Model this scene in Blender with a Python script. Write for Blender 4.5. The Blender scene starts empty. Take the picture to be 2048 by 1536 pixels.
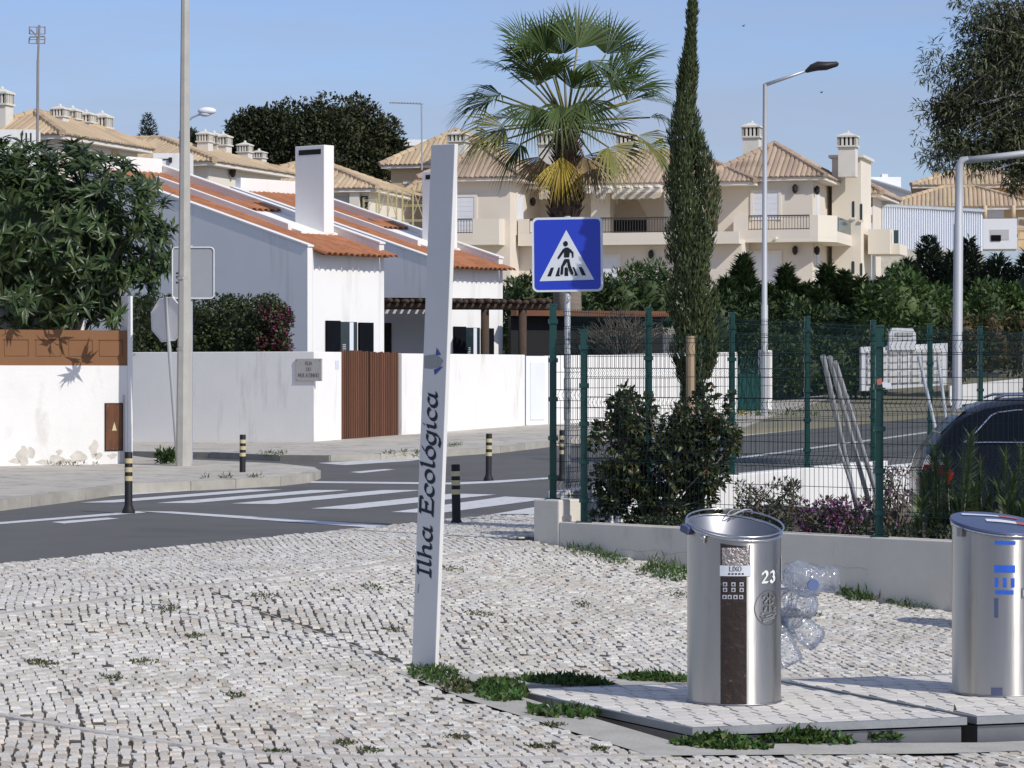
import bpy, bmesh, math, random
import numpy as np
from mathutils import Vector, Matrix, Quaternion

# ------------------------------------------------------------------ camera, sky, sun
SC = bpy.context.scene
COL = SC.collection
R = math.radians
F = 6000.0      # focal length in pixels of the 2048-wide photograph
HY = 745.0      # horizon row
EYE = 1.6       # eye height above the road

cam_d = bpy.data.cameras.new('camera'); cam = bpy.data.objects.new('camera', cam_d); COL.objects.link(cam)
cam.location = (0, 0, EYE); cam.rotation_euler = (R(90), 0, 0)
cam_d.sensor_width = 36; cam_d.sensor_fit = 'HORIZONTAL'
cam_d.lens = 36 * F / 2048; cam_d.shift_y = -(768 - HY) / 2048
cam_d.clip_start = 0.5; cam_d.clip_end = 6000
SC.camera = cam

SUN_EL = R(39); SUN_AZ = (0.71, -0.704)
world = bpy.data.worlds.new('World'); SC.world = world; world.use_nodes = True
wn = world.node_tree; bg = wn.nodes['Background']
sky = wn.nodes.new('ShaderNodeTexSky'); sky.sky_type = 'NISHITA'; sky.sun_disc = False
sky.sun_elevation = SUN_EL; sky.sun_rotation = math.atan2(SUN_AZ[0], SUN_AZ[1])
sky.air_density = 1.0; sky.dust_density = 0.7; sky.ozone_density = 4.0; sky.altitude = 30
tint = wn.nodes.new('ShaderNodeMix'); tint.data_type = 'RGBA'; tint.blend_type = 'MULTIPLY'; tint.inputs[0].default_value = 1
tint.inputs[7].default_value = (.76, .79, 1.0, 1); wn.links.new(sky.outputs[0], tint.inputs[6])
# faint high cirrus over the whole sky
wtc = wn.nodes.new('ShaderNodeTexCoord'); wmp = wn.nodes.new('ShaderNodeMapping'); wmp.inputs['Scale'].default_value = (1.2, 1.2, 9); wmp.inputs['Rotation'].default_value = (0, R(6), 0)
wno = wn.nodes.new('ShaderNodeTexNoise'); wno.inputs['Scale'].default_value = 2.2; wno.inputs['Detail'].default_value = 7; wno.inputs['Roughness'].default_value = .62
wmr = wn.nodes.new('ShaderNodeMapRange'); wmr.inputs[1].default_value = .38; wmr.inputs[2].default_value = .66; wmr.inputs[3].default_value = .12; wmr.inputs[4].default_value = .70
cir = wn.nodes.new('ShaderNodeMix'); cir.data_type = 'RGBA'; cir.inputs[7].default_value = (3.1, 3.4, 4.3, 1)
wn.links.new(wtc.outputs['Generated'], wmp.inputs[0]); wn.links.new(wmp.outputs[0], wno.inputs['Vector']); wn.links.new(wno.outputs[0], wmr.inputs[0])
wn.links.new(wmr.outputs[0], cir.inputs[0]); wn.links.new(tint.outputs[2], cir.inputs[6]); wn.links.new(cir.outputs[2], bg.inputs[0]); bg.inputs[1].default_value = 0.108
sl = bpy.data.lights.new('sun', 'SUN'); sun = bpy.data.objects.new('sun', sl); COL.objects.link(sun)
sl.energy = 2.7; sl.angle = R(0.53); sl.color = (1.0, 0.965, 0.91)
sdir = Vector((SUN_AZ[0] * math.cos(SUN_EL), SUN_AZ[1] * math.cos(SUN_EL), math.sin(SUN_EL)))
sun.rotation_euler = sdir.to_track_quat('Z', 'Y').to_euler(); sun.location = (20, -20, 40)
SC.view_settings.view_transform = 'Standard'; SC.view_settings.look = 'None'
SC.view_settings.exposure = 0.30; SC.view_settings.gamma = 1.0; SC.view_settings.use_curve_mapping = False
SC.cycles.max_bounces = 8; SC.cycles.transparent_max_bounces = 16

# ------------------------------------------------------------------ helpers
rng = random.Random(7); nrg = np.random.default_rng(11)
def PX(px, d): return (px - 1024) / F * d
def PZ(py, d): return EYE + (HY - py) / F * d
def P(px, py, d): return Vector((PX(px, d), d, PZ(py, d)))
def G(px, py, z=0.0):
    d = F * (EYE - z) / (py - HY)
    return Vector((PX(px, d), d, z))

RD = Vector((0.425, 0.905)); RN = Vector((0.905, -0.425)); R0 = Vector((-4.15, 24.3))
def st(x, y):
    dx, dy = x - R0.x, y - R0.y
    return dx * RN.x + dy * RN.y, dx * RD.x + dy * RD.y
def xy(s, t): return R0.x + s * RN.x + t * RD.x, R0.y + s * RN.y + t * RD.y
def sst(a, b, x):
    k = min(1, max(0, (x - a) / (b - a))); return k * k * (3 - 2 * k)
def zroad(x, y):
    s, t = st(x, y)
    g = sst(-9, 5, x)
    z = 0.0172 * max(0, t - 20) * g
    if t > 52: z += 0.05 * (t - 52) * sst(52, 75, t)
    return z
def zplaza(x, y):
    s, t = st(x, y)
    if s < 2.55: return 0.05
    z = 0.05 - 0.35 * min(1, (s - 2.55) / 3.9)
    if s > 6.45: z -= 0.045 * min(3, s - 6.45)
    return z

def GH(px, py, zf):
    """first point where the pixel's ray meets the surface z = zf(x, y)"""
    k = (px - 1024) / F; q = (HY - py) / F; a = 8.0
    f = lambda d: EYE + q * d - zf(k * d, d)
    while f(a + .5) > 0 and a < 160: a += .5
    lo, hi = a, a + .5
    for _ in range(24):
        m_ = (lo + hi) / 2
        if f(m_) > 0: lo = m_
        else: hi = m_
    return Vector((k * lo, lo, zf(k * lo, lo)))

class MB:
    def __init__(s): s.v = []; s.f = []; s.m = []; s.cm = 0
    def add(s, vs, fs):
        o = len(s.v); s.v += [tuple(p) for p in vs]
        s.f += [tuple(i + o for i in q) for q in fs]; s.m += [s.cm] * len(fs)
        return s
    def box(s, x0, x1, y0, y1, z0, z1, M=None):
        vs = [Vector((x, y, z)) for z in (z0, z1) for y in (y0, y1) for x in (x0, x1)]
        if M: vs = [M @ p for p in vs]
        return s.add(vs, [(0, 2, 3, 1), (4, 5, 7, 6), (0, 1, 5, 4), (2, 6, 7, 3), (0, 4, 6, 2), (1, 3, 7, 5)])
    def quad(s, a, b, c, d): return s.add([a, b, c, d], [(0, 1, 2, 3)])
    def poly(s, pts): return s.add(pts, [tuple(range(len(pts)))])
    def prism(s, pts, off):
        n = len(pts); off = Vector(off); a = [Vector(p) for p in pts]; b = [p + off for p in a]
        return s.add(a + b, [tuple(range(n))[::-1], tuple(range(n, 2 * n))] + [(i, (i + 1) % n, n + (i + 1) % n, n + i) for i in range(n)])
    def tube(s, pts, rad, n=8, cap=True, sq=1.0):
        pts = [Vector(p) for p in pts]; k = len(pts)
        rads = rad if isinstance(rad, (list, tuple)) else [rad] * k
        vs = []; ref = None
        for i, p in enumerate(pts):
            d = (pts[min(i + 1, k - 1)] - pts[max(i - 1, 0)]).normalized()
            if ref is None: ref = Vector((0, 0, 1)) if abs(d.z) < .9 else Vector((1, 0, 0))
            a = (ref - d * ref.dot(d)).normalized(); ref = a; b = d.cross(a)
            for j in range(n):
                t = 2 * math.pi * j / n
                vs.append(p + (a * math.cos(t) + b * math.sin(t) * sq) * rads[i])
        fs = [(i * n + j, i * n + (j + 1) % n, (i + 1) * n + (j + 1) % n, (i + 1) * n + j) for i in range(k - 1) for j in range(n)]
        if cap: fs += [tuple(range(n))[::-1], tuple(range((k - 1) * n, k * n))]
        return s.add(vs, fs)
    def ring(s, c, r, rr, ax=(0, 0, 1), n=28, m=6):
        q = Vector((0, 0, 1)).rotation_difference(Vector(ax)); c = Vector(c); vs = []
        for i in range(n):
            t = 2 * math.pi * i / n
            for j in range(m):
                u = 2 * math.pi * j / m
                vs.append(c + q @ Vector(((r + rr * math.cos(u)) * math.cos(t), (r + rr * math.cos(u)) * math.sin(t), rr * math.sin(u))))
        return s.add(vs, [(i * m + j, ((i + 1) % n) * m + j, ((i + 1) % n) * m + (j + 1) % m, i * m + (j + 1) % m) for i in range(n) for j in range(m)])
    def lathe(s, prof, c=(0, 0, 0), n=24, ax=None, capb=True, capt=True):
        c = Vector(c); q = Vector((0, 0, 1)).rotation_difference(Vector(ax)) if ax is not None else Quaternion()
        vs = [c + q @ Vector((r * math.cos(2 * math.pi * j / n), r * math.sin(2 * math.pi * j / n), z)) for r, z in prof for j in range(n)]
        k = len(prof)
        fs = [(i * n + j, i * n + (j + 1) % n, (i + 1) * n + (j + 1) % n, (i + 1) * n + j) for i in range(k - 1) for j in range(n)]
        if capb: fs.append(tuple(range(n))[::-1])
        if capt: fs.append(tuple(range((k - 1) * n, k * n)))
        return s.add(vs, fs)
    def ball(s, c, r, n=10, m=7):
        rx, ry, rz = r if isinstance(r, (tuple, list)) else (r, r, r); c = Vector(c)
        prof = [(math.sin(math.pi * i / m), -math.cos(math.pi * i / m)) for i in range(m + 1)]
        vs = [c + Vector((a * math.cos(2 * math.pi * j / n) * rx, a * math.sin(2 * math.pi * j / n) * ry, b * rz)) for a, b in prof for j in range(n)]
        return s.add(vs, [(i * n + j, i * n + (j + 1) % n, (i + 1) * n + (j + 1) % n, (i + 1) * n + j) for i in range(m) for j in range(n)])
    def mesh(s, name, mats, smooth=False):
        me = bpy.data.meshes.new(name); me.from_pydata(s.v, [], s.f)
        for m in (mats if isinstance(mats, (list, tuple)) else [mats]): me.materials.append(MT(m))
        if max(s.m, default=0) > 0: me.polygons.foreach_set('material_index', s.m)
        if smooth: me.polygons.foreach_set('use_smooth', [True] * len(s.f))
        me.update(); return me
    def build(s, name, mats, parent=None, smooth=False, sharp=None):
        me = s.mesh(name, mats, smooth)
        if smooth and sharp: me.set_sharp_from_angle(angle=R(sharp))
        return link(name, me, parent)

def link(name, data, parent=None, loc=None, rot=None):
    o = bpy.data.objects.new(name, data); COL.objects.link(o)
    if parent: o.parent = parent
    if loc is not None: o.location = loc
    if rot is not None: o.rotation_euler = rot
    return o
def thing(name, label, cat, loc=(0, 0, 0), rz=0, group=None):
    o = link(name, None, None, loc, (0, 0, rz)); o.empty_display_size = .2
    return tag(o, label, cat, group)
def tag(o, label, cat, group=None):
    o['label'] = label; o['category'] = cat
    if group: o['group'] = group
    return o
def struct(o): o['kind'] = 'structure'; return o
def stuff(o, label=None, cat=None):
    o['kind'] = 'stuff'
    if label: o['label'] = label; o['category'] = cat
    return o
def copy_tree(o, parent=None):
    c = o.copy(); COL.objects.link(c); c.parent = parent
    for ch in list(o.children): copy_tree(ch, c)
    return c

class Fr:
    """local frame standing on the ground: u to the right along a wall, w away from the viewer"""
    def __init__(s, x, y, ang):
        s.o = Vector((x, y)); s.a = R(ang); s.ud = Vector((math.cos(s.a), math.sin(s.a))); s.wd = Vector((-s.ud.y, s.ud.x))
    def loc(s, z=0): return (s.o.x, s.o.y, z)
    def on(s, px, py, w=0.0):           # pixel ray meets plane w = const -> (u, z)
        k = (px - 1024) / F; n = s.wd; c = s.o.dot(n) + w
        d = c / (k * n.x + n.y); p = Vector((k * d, d)) - s.o
        return p.dot(s.ud), PZ(py, d)
    def side(s, px, py, u=0.0):         # pixel ray meets plane u = const -> (w, z)
        k = (px - 1024) / F; n = s.ud; c = s.o.dot(n) + u
        d = c / (k * n.x + n.y); p = Vector((k * d, d)) - s.o
        return p.dot(s.wd), PZ(py, d)
    def W(s, u, w, z): 
        p = s.o + s.ud * u + s.wd * w; return Vector((p.x, p.y, z))

# ------------------------------------------------------------------ materials
_M = {}
def MT(n): return _M[n] if isinstance(n, str) else n
def pm(name, col, rough=.8, var=.12, scale=4, metal=0, bump=0, bscale=30, spec=.4, island=0, hue=0, trans=0, stain=None, alpha=1, coat=0, stretch=None, ior=1.45, transm=0, col2=None, detail=4):
    m = bpy.data.materials.new(name); m.use_nodes = True; nt = m.node_tree; N = nt.nodes; L = nt.links
    b = N['Principled BSDF']; out = N['Material Output']
    b.inputs['Roughness'].default_value = rough; b.inputs['Metallic'].default_value = metal
    b.inputs['Specular IOR Level'].default_value = spec; b.inputs['IOR'].default_value = ior
    b.inputs['Coat Weight'].default_value = coat; b.inputs['Transmission Weight'].default_value = transm
    b.inputs['Alpha'].default_value = alpha
    tc = N.new('ShaderNodeTexCoord'); mp = N.new('ShaderNodeMapping'); L.new(tc.outputs['Object'], mp.inputs[0])
    if stretch: mp.inputs['Scale'].default_value = stretch
    no = N.new('ShaderNodeTexNoise'); no.inputs['Scale'].default_value = scale; no.inputs['Detail'].default_value = detail
    no.inputs['Roughness'].default_value = .6
    L.new(mp.outputs[0], no.inputs['Vector'])
    hs = N.new('ShaderNodeHueSaturation'); hs.inputs['Color'].default_value = (*col, 1)
    if col2:
        mx = N.new('ShaderNodeMix'); mx.data_type = 'RGBA'
        rp = N.new('ShaderNodeValToRGB'); rp.color_ramp.elements[0].position = .35; rp.color_ramp.elements[1].position = .65
        L.new(no.outputs[0], rp.inputs[0]); L.new(rp.outputs[0], mx.inputs[0])
        mx.inputs[6].default_value = (*col, 1); mx.inputs[7].default_value = (*col2, 1)
        L.new(mx.outputs[2], hs.inputs['Color'])
    mr = N.new('ShaderNodeMapRange'); mr.inputs[1].default_value = .25; mr.inputs[2].default_value = .75
    mr.inputs[3].default_value = 1 - var; mr.inputs[4].default_value = 1 + var
    L.new(no.outputs[0], mr.inputs[0]); val = mr.outputs[0]
    if island or hue:
        ge = N.new('ShaderNodeNewGeometry')
        if island:
            m2 = N.new('ShaderNodeMapRange'); m2.inputs[3].default_value = 1 - island; m2.inputs[4].default_value = 1 + island
            oi = N.new('ShaderNodeObjectInfo'); ad = N.new('ShaderNodeMath'); ad.operation = 'ADD'
            L.new(ge.outputs['Random Per Island'], ad.inputs[0]); L.new(oi.outputs['Random'], ad.inputs[1])
            fr_ = N.new('ShaderNodeMath'); fr_.operation = 'FRACT'; L.new(ad.outputs[0], fr_.inputs[0]); L.new(fr_.outputs[0], m2.inputs[0])
            mu = N.new('ShaderNodeMath'); mu.operation = 'MULTIPLY'; L.new(val, mu.inputs[0]); L.new(m2.outputs[0], mu.inputs[1]); val = mu.outputs[0]
        if hue:
            wn_ = N.new('ShaderNodeTexWhiteNoise'); wn_.noise_dimensions = '1D'; L.new(ge.outputs['Random Per Island'], wn_.inputs['W'])
            m3 = N.new('ShaderNodeMapRange'); m3.inputs[3].default_value = .5 - hue; m3.inputs[4].default_value = .5 + hue
            L.new(wn_.outputs[0], m3.inputs[0]); L.new(m3.outputs[0], hs.inputs['Hue'])
    L.new(val, hs.inputs['Value']); colout = hs.outputs[0]
    if stain:   # (colour, scale, threshold, amount, stretch)
        sc_, ss, th, am, stv = stain
        mp2 = N.new('ShaderNodeMapping'); mp2.inputs['Scale'].default_value = stv; L.new(tc.outputs['Object'], mp2.inputs[0])
        n2 = N.new('ShaderNodeTexNoise'); n2.inputs['Scale'].default_value = ss; n2.inputs['Detail'].default_value = 6; n2.inputs['Roughness'].default_value = .65
        L.new(mp2.outputs[0], n2.inputs['Vector'])
        r2 = N.new('ShaderNodeMapRange'); r2.inputs[1].default_value = th; r2.inputs[2].default_value = th + .16; r2.inputs[3].default_value = 0; r2.inputs[4].default_value = am
        L.new(n2.outputs[0], r2.inputs[0])
        m4 = N.new('ShaderNodeMix'); m4.data_type = 'RGBA'; L.new(r2.outputs[0], m4.inputs[0]); L.new(colout, m4.inputs[6]); m4.inputs[7].default_value = (*sc_, 1); colout = m4.outputs[2]
    L.new(colout, b.inputs['Base Color'])
    if bump:
        bn = N.new('ShaderNodeTexNoise'); bn.inputs['Scale'].default_value = bscale; bn.inputs['Detail'].default_value = 5; L.new(mp.outputs[0], bn.inputs['Vector'])
        bu = N.new('ShaderNodeBump'); bu.inputs['Strength'].default_value = bump; bu.inputs['Distance'].default_value = .02
        L.new(bn.outputs[0], bu.inputs['Height']); L.new(bu.outputs[0], b.inputs['Normal'])
    if trans:
        tr = N.new('ShaderNodeBsdfTranslucent'); L.new(colout, tr.inputs[0]); ms = N.new('ShaderNodeMixShader'); ms.inputs[0].default_value = trans
        L.new(b.outputs[0], ms.inputs[1]); L.new(tr.outputs[0], ms.inputs[2]); L.new(ms.outputs[0], out.inputs[0])
    _M[name] = m; return m

DIRT = (.30, .28, .24)
pm('whitewash', (.83, .81, .765), .9, .03, 1.5, bump=.12, bscale=25, stain=(DIRT, 2.4, .57, .40, (1, 1, .16)))
pm('whitewash_old', (.81, .79, .745), .9, .05, 1.2, bump=.2, bscale=18, stain=((.50, .47, .41), 1.8, .56, .55, (1, 1, .5)))
pm('house_white', (.86, .84, .795), .9, .025, .8, bump=.06, bscale=25, stain=(DIRT, 1.3, .58, .32, (1, 1, .10)))
pm('coping_white', (.81, .785, .74), .9, .05, 3, stain=(DIRT, 4, .6, .5, (1, 1, 1)))
pm('concrete_wall', (.68, .635, .55), .9, .06, 3, bump=.15, bscale=40, stain=((.28, .26, .22), 2.5, .6, .5, (1, 1, .5)))
pm('concrete_pole', (.46, .44, .39), .9, .10, 4, bump=.2, bscale=40, stain=((.25, .23, .20), 3, .62, .5, (1, 1, .1)))
pm('concrete_strip', (.47, .45, .41), .92, .14, 5, bump=.3, bscale=40)
pm('concrete', (.42, .40, .35), .92, .14, 5, bump=.3, bscale=40)
pm('kerb_stone', (.42, .39, .33), .92, .15, 4, bump=.3, bscale=40, island=.1)
pm('asphalt', (.130, .126, .120), .92, .14, .9, bump=.35, bscale=140, stain=((.072, .072, .074), .45, .53, .65, (1, 1, 1)), detail=10)
pm('road_paint', (.62, .62, .61), .8, .10, 5, stain=((.16, .16, .16), 5, .54, .7, (1, 1, 1)), detail=8)
pm('soil', (.10, .082, .06), .97, .3, 6, bump=.5, bscale=30)
pm('joint_soil', (.055, .048, .038), .97, .35, 9, bump=.3, bscale=60, col2=(.10, .09, .068))
pm('verge', (.30, .26, .19), .97, .22, 1.1, bump=.4, bscale=30, col2=(.20, .19, .12), detail=8)
pm('terrain', (.36, .32, .25), .97, .2, .2, col2=(.27, .25, .18))
pm('cobble', (.63, .60, .535), .82, .08, 14, bump=.35, bscale=70, island=.13, hue=.012, spec=.3, stain=((.40, .36, .295), .9, .50, .55, (1, 1, 1)))
pm('cobble_tan', (.55, .495, .415), .85, .10, 14, bump=.35, bscale=70, island=.2, hue=.012, spec=.3)
pm('cobble_flat', (.50, .46, .39), .92, .22, 1.3, bump=.7, bscale=14, stain=((.15, .13, .10), 2.6, .53, .75, (1, 1, 1)), detail=10)
pm('paver', (.66, .62, .55), .8, .06, 8, bump=.15, bscale=60, island=.07)
pm('galv_strip', (.36, .37, .37), .5, .1, 8, metal=.6, bump=.1)
pm('galv', (.50, .52, .53), .5, .08, 5, metal=.55, stretch=(1, 1, .2))
pm('galv_light', (.44, .45, .46), .6, .06, 5, metal=.25, stretch=(1, 1, .2))
pm('steel', (.50, .485, .455), .36, .06, 9, metal=1.0, stretch=(1, 1, .05), bump=.04, bscale=40, stain=((.30, .28, .25), 5, .57, .5, (1, 1, .22)))
def brushed(n, an, rot):
    nt = _M[n].node_tree; b = nt.nodes['Principled BSDF']; b.inputs['Anisotropic'].default_value = an; b.inputs['Anisotropic Rotation'].default_value = rot
    tg = nt.nodes.new('ShaderNodeTangent'); tg.direction_type = 'RADIAL'; tg.axis = 'Z'; nt.links.new(tg.outputs[0], b.inputs['Tangent'])
brushed('steel', .9, .25)
pm('steel_dark', (.30, .30, .31), .42, .1, 6, metal=.9)
pm('steel_rim', (.62, .61, .60), .25, .05, 9, metal=1.0)
pm('fish_grey', (.35, .345, .335), .8, .06, 30)
pm('totem_paint', (.72, .705, .67), .45, .03, 3, stain=((.40, .40, .39), 3, .66, .4, (1, 1, .2)))
pm('totem_ink', (.018, .022, .035), .5, .1, 10)
pm('logo_blue', (.07, .10, .33), .5, .1, 10)
pm('sign_blue', (.022, .055, .52), .35, .02, 4, coat=.3)
pm('sign_white', (.74, .77, .80), .4, .02, 4)
pm('black_paint', (.012, .013, .015), .45, .1, 10)
pm('sign_back', (.36, .37, .39), .5, .05, 3, metal=.2)
pm('stop_back', (.72, .72, .70), .6, .05, 4, stain=(DIRT, 5, .62, .4, (1, 1, .3)))
pm('fence_wire', (.006, .028, .026), .45, .1, 6)
pm('fence_green', (.008, .052, .046), .4, .1, 6, coat=.2)
pm('bollard_black', (.014, .014, .015), .6, .2, 8)
pm('band_yellow', (.58, .49, .27), .55, .12, 10)
pm('roof_orange', (.41, .17, .080), .88, .10, 3, bump=.2, island=.14, stain=((.20, .11, .07), 1.2, .62, .5, (1, 1, 1)))
pm('roof_under', (.25, .10, .05), .95, .2, 3)
pm('roof_tan', (.50, .38, .245), .88, .12, .7, island=.14, hue=.01, stain=((.27, .20, .13), .9, .57, .6, (1, 1, 1)))
pm('roof_brown', (.42, .315, .225), .88, .12, .7, island=.16, hue=.01, stain=((.22, .16, .12), .8, .53, .65, (1, 1, 1)))
pm('roof_tan_under', (.30, .20, .11), .95, .2, 2)
pm('stucco_cream', (.77, .70, .58), .92, .03, .6, stain=((.55, .48, .40), .7, .64, .5, (1, 1, .3)))
pm('stucco_pink', (.74, .66, .555), .92, .03, .6)
pm('stucco_ochre', (.62, .46, .28), .92, .04, .6)
pm('stucco_white', (.82, .82, .82), .92, .02, .6)
pm('trim_light', (.78, .72, .63), .9, .03, 2)
pm('shutter_white', (.74, .76, .80), .6, .03, 2)
pm('chimney_pale', (.70, .67, .59), .92, .05, 2, stain=((.40, .38, .33), 1.2, .6, .5, (1, 1, 1)))
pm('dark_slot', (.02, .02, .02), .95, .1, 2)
pm('shutter_dark', (.006, .007, .010), .8, .2, 5, spec=.1)
pm('pergola_wood', (.075, .05, .036), .9, .3, 6, stretch=(1, 6, 6))
pm('terracotta_beam', (.17, .075, .042), .9, .2, 3)
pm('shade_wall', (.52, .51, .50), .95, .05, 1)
pm('gate_wood', (.125, .052, .026), .55, .16, 6, stretch=(6, 6, .4), island=.2, bump=.1)
pm('gate_dark', (.02, .014, .012), .9, .1, 5)
pm('panel_brown', (.22, .105, .045), .7, .06, 3)
pm('panel_groove', (.13, .055, .025), .8, .1, 3)
pm('rust', (.20, .085, .038), .85, .35, 9, bump=.2, stretch=(1, 1, .3), col2=(.075, .035, .022), stain=((.45, .36, .28), 14, .62, .7, (1, 1, .5)))
pm('bare_plaster', (.60, .56, .49), .95, .2, 6, bump=.3)
pm('plaque', (.44, .425, .395), .75, .05, 8)
pm('plaque_ink', (.16, .14, .13), .8, .05, 8)
pm('railing', (.06, .055, .055), .5, .1, 3)
pm('railing_light', (.66, .66, .64), .5, .1, 3)
pm('glass_dark', (.02, .035, .04), .08, .1, 1, spec=.8)
pm('glass_teal', (.025, .07, .075), .1, .1, 1, spec=.8)
pm('awning', (.55, .47, .36), .9, .06, 3)
pm('lantern', (.03, .022, .018), .6, .1, 5)
pm('corrugated', (.78, .81, .86), .5, .02, 1)
pm('scaffold_yellow', (.52, .45, .24), .6, .12, 5)
pm('antenna', (.28, .26, .24), .6, .15, 4)
pm('lamp_white', (.80, .81, .83), .4, .03, 4)
pm('lamp_dark', (.03, .026, .028), .5, .1, 4)
pm('bark', (.17, .14, .11), .95, .3, 5, bump=.5, bscale=25)
pm('bark_grey', (.28, .25, .21), .95, .25, 5, bump=.4, bscale=25)
pm('palm_trunk', (.13, .09, .062), .95, .35, 5, bump=.6, bscale=18, island=.25)
pm('palm_trunk_low', (.27, .225, .18), .95, .2, 3, bump=.5, bscale=18, stretch=(1, 1, 5))
pm('stake_wood', (.40, .29, .18), .9, .18, 5, stretch=(1, 1, .3))
def leaf(name, col, var=.35, hue=.03, rough=.5, trans=.28, spec=.4): pm(name, col, rough, .15, 2, island=var, hue=hue, trans=trans, spec=spec)
leaf('leaf_loquat', (.050, .080, .025), .5, .03, .38, .2, .45)
leaf('leaf_bougainvillea', (.052, .07, .026), .5, .02, .5, .15)
leaf('leaf_bract', (.19, .03, .075), .4, .02, .6, .2)
leaf('leaf_pine', (.042, .052, .022), .45, .025, .7, .12)
leaf('leaf_pine_warm', (.105, .085, .03), .4, .02, .7, .12)
leaf('leaf_conifer', (.035, .055, .032), .4, .02, .7, .1)
leaf('leaf_cypress', (.088, .112, .045), .5, .03, .6, .15)
leaf('leaf_shrub', (.054, .070, .027), .5, .035, .38, .18, .5)
leaf('leaf_shrub_red', (.13, .068, .035), .5, .03, .4, .2, .5)
leaf('leaf_hedge', (.052, .082, .028), .5, .03, .55, .15)
leaf('leaf_hedge_bright', (.075, .125, .036), .45, .03, .5, .2)
leaf('leaf_hedge_brown', (.12, .088, .035), .45, .03, .6, .15)
leaf('leaf_oleander', (.095, .135, .048), .45, .03, .4, .22)
leaf('leaf_eucalyptus', (.105, .118, .058), .45, .03, .5, .25)
leaf('leaf_grey', (.13, .125, .085), .4, .03, .7, .15)
leaf('twig', (.15, .13, .105), .4, .02, .9, 0)
leaf('leaf_weed', (.062, .115, .026), .45, .04, .5, .25)
leaf('leaf_moss', (.070, .080, .028), .5, .03, .8, .1)
leaf('flower_pink', (.40, .11, .36), .4, .03, .6, .3)
leaf('palm_green', (.066, .100, .026), .4, .025, .5, .2, .2)
leaf('palm_yellowgreen', (.21, .20, .05), .3, .02, .45, .25, .5)
leaf('palm_yellow', (.46, .33, .035), .25, .02, .5, .3)
leaf('palm_dead', (.27, .19, .10), .35, .02, .8, .2)
pm('car_paint', (.004, .005, .009), .25, .1, 2, spec=.22, coat=.08)
pm('car_plastic', (.012, .012, .013), .5, .1, 5)
pm('car_glass', (.004, .005, .006), .06, .1, 1, spec=.3)
pm('car_chrome', (.62, .63, .65), .18, .03, 4, metal=1)
pm('tail_red', (.42, .012, .012), .15, .1, 4, coat=1)
pm('tail_clear', (.62, .60, .58), .15, .1, 4, coat=1)
pm('tyre', (.018, .018, .018), .85, .1, 6)
pm('lid_blue', (.075, .095, .17), .38, .05, 5, coat=.15)
pm('sticker_white', (.66, .68, .72), .5, .05, 20)
pm('sticker_red', (.46, .13, .10), .5, .1, 20)
pm('sticker_blue', (.03, .12, .58), .45, .15, 20)
pm('strip_brown', (.035, .024, .020), .38, .2, 20, bump=.5, bscale=25, stain=((.20, .15, .12), 16, .60, .8, (1, 1, 1.6)))
pm('foil', (.36, .32, .30), .3, .3, 30, metal=.6, bump=1.0, bscale=45)
pm('icon_white', (.45, .46, .50), .5, .15, 40)
pm('ink_black', (.02, .02, .03), .6, .1, 20)
pm('emblem_ink', (.17, .17, .165), .5, .1, 30, metal=.6)
pm('emblem_highlight', (.72, .70, .66), .35, .1, 30, metal=.8)
pm('number_white', (.78, .78, .74), .6, .06, 30)
pm('bottle_plastic', (.90, .93, .97), .06, .02, 3, transm=1.0, ior=1.25, bump=.35, bscale=22)
pm('bottle_cap', (.13, .18, .34), .4, .05, 5)
pm('bottle_label', (.40, .55, .75), .5, .15, 20)
pm('hill', (.10, .12, .09), .95, .3, .02)
# ------------------------------------------------------------------ terrain, road, pavements
def ss(a, b, x): return sst(a, b, x)
def zterrain(x, y):
    s, t = st(x, y)
    zr = zroad(x, y) - .10
    if s > 0 and t < 22: zr = min(zr, zplaza(x, y) - .14)
    return zr
def grid_sheet(xs, ys, zf):
    vs = [(x, y, zf(x, y)) for y in ys for x in xs]; n = len(xs)
    fs = [(j * n + i, j * n + i + 1, (j + 1) * n + i + 1, (j + 1) * n + i) for j in range(len(ys) - 1) for i in range(n - 1)]
    return vs, fs
xs = list(np.concatenate([np.linspace(-1500, -60, 16), np.linspace(-50, 60, 56), np.linspace(75, 1500, 16)]))
ys = list(np.concatenate([np.linspace(-60, 8, 9), np.linspace(10, 120, 80), np.linspace(126, 260, 20), np.linspace(300, 3500, 16)]))
def zt2(x, y):
    yy = min(y, 150); return zterrain(max(-40, min(40, x)), yy) - 0.012 * max(0, y - 260) * 0
m = MB(); m.add(*grid_sheet(xs, ys, zt2)); struct(m.build('ground', 'terrain', None, True))

# asphalt: main road plus the mouth of the side street
m = MB(); S_ = np.concatenate([np.linspace(-60, -9, 18), np.linspace(-8, 0, 9)]); T_ = np.linspace(-45, 90, 68)
vs = []; n = len(S_)
for t in T_:
    for s in S_:
        x, y = xy(s, t); vs.append((x, y, zroad(x, y)))
m.add(vs, [(j * n + i, j * n + i + 1, (j + 1) * n + i + 1, (j + 1) * n + i) for j in range(len(T_) - 1) for i in range(n - 1)])
road = struct(m.build('road', 'asphalt', None, True))

def paint(name, pix, parent=road):
    m = MB(); pts = []
    for px, py in pix:
        pts.append(GH(px, py, lambda x, y: zroad(x, y) + .004))
    m.poly(pts[::-1] if (pts[1] - pts[0]).cross(pts[2] - pts[1]).z < 0 else pts)
    o = m.build(name, 'road_paint', parent); o['kind'] = 'structure'; return o
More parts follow.
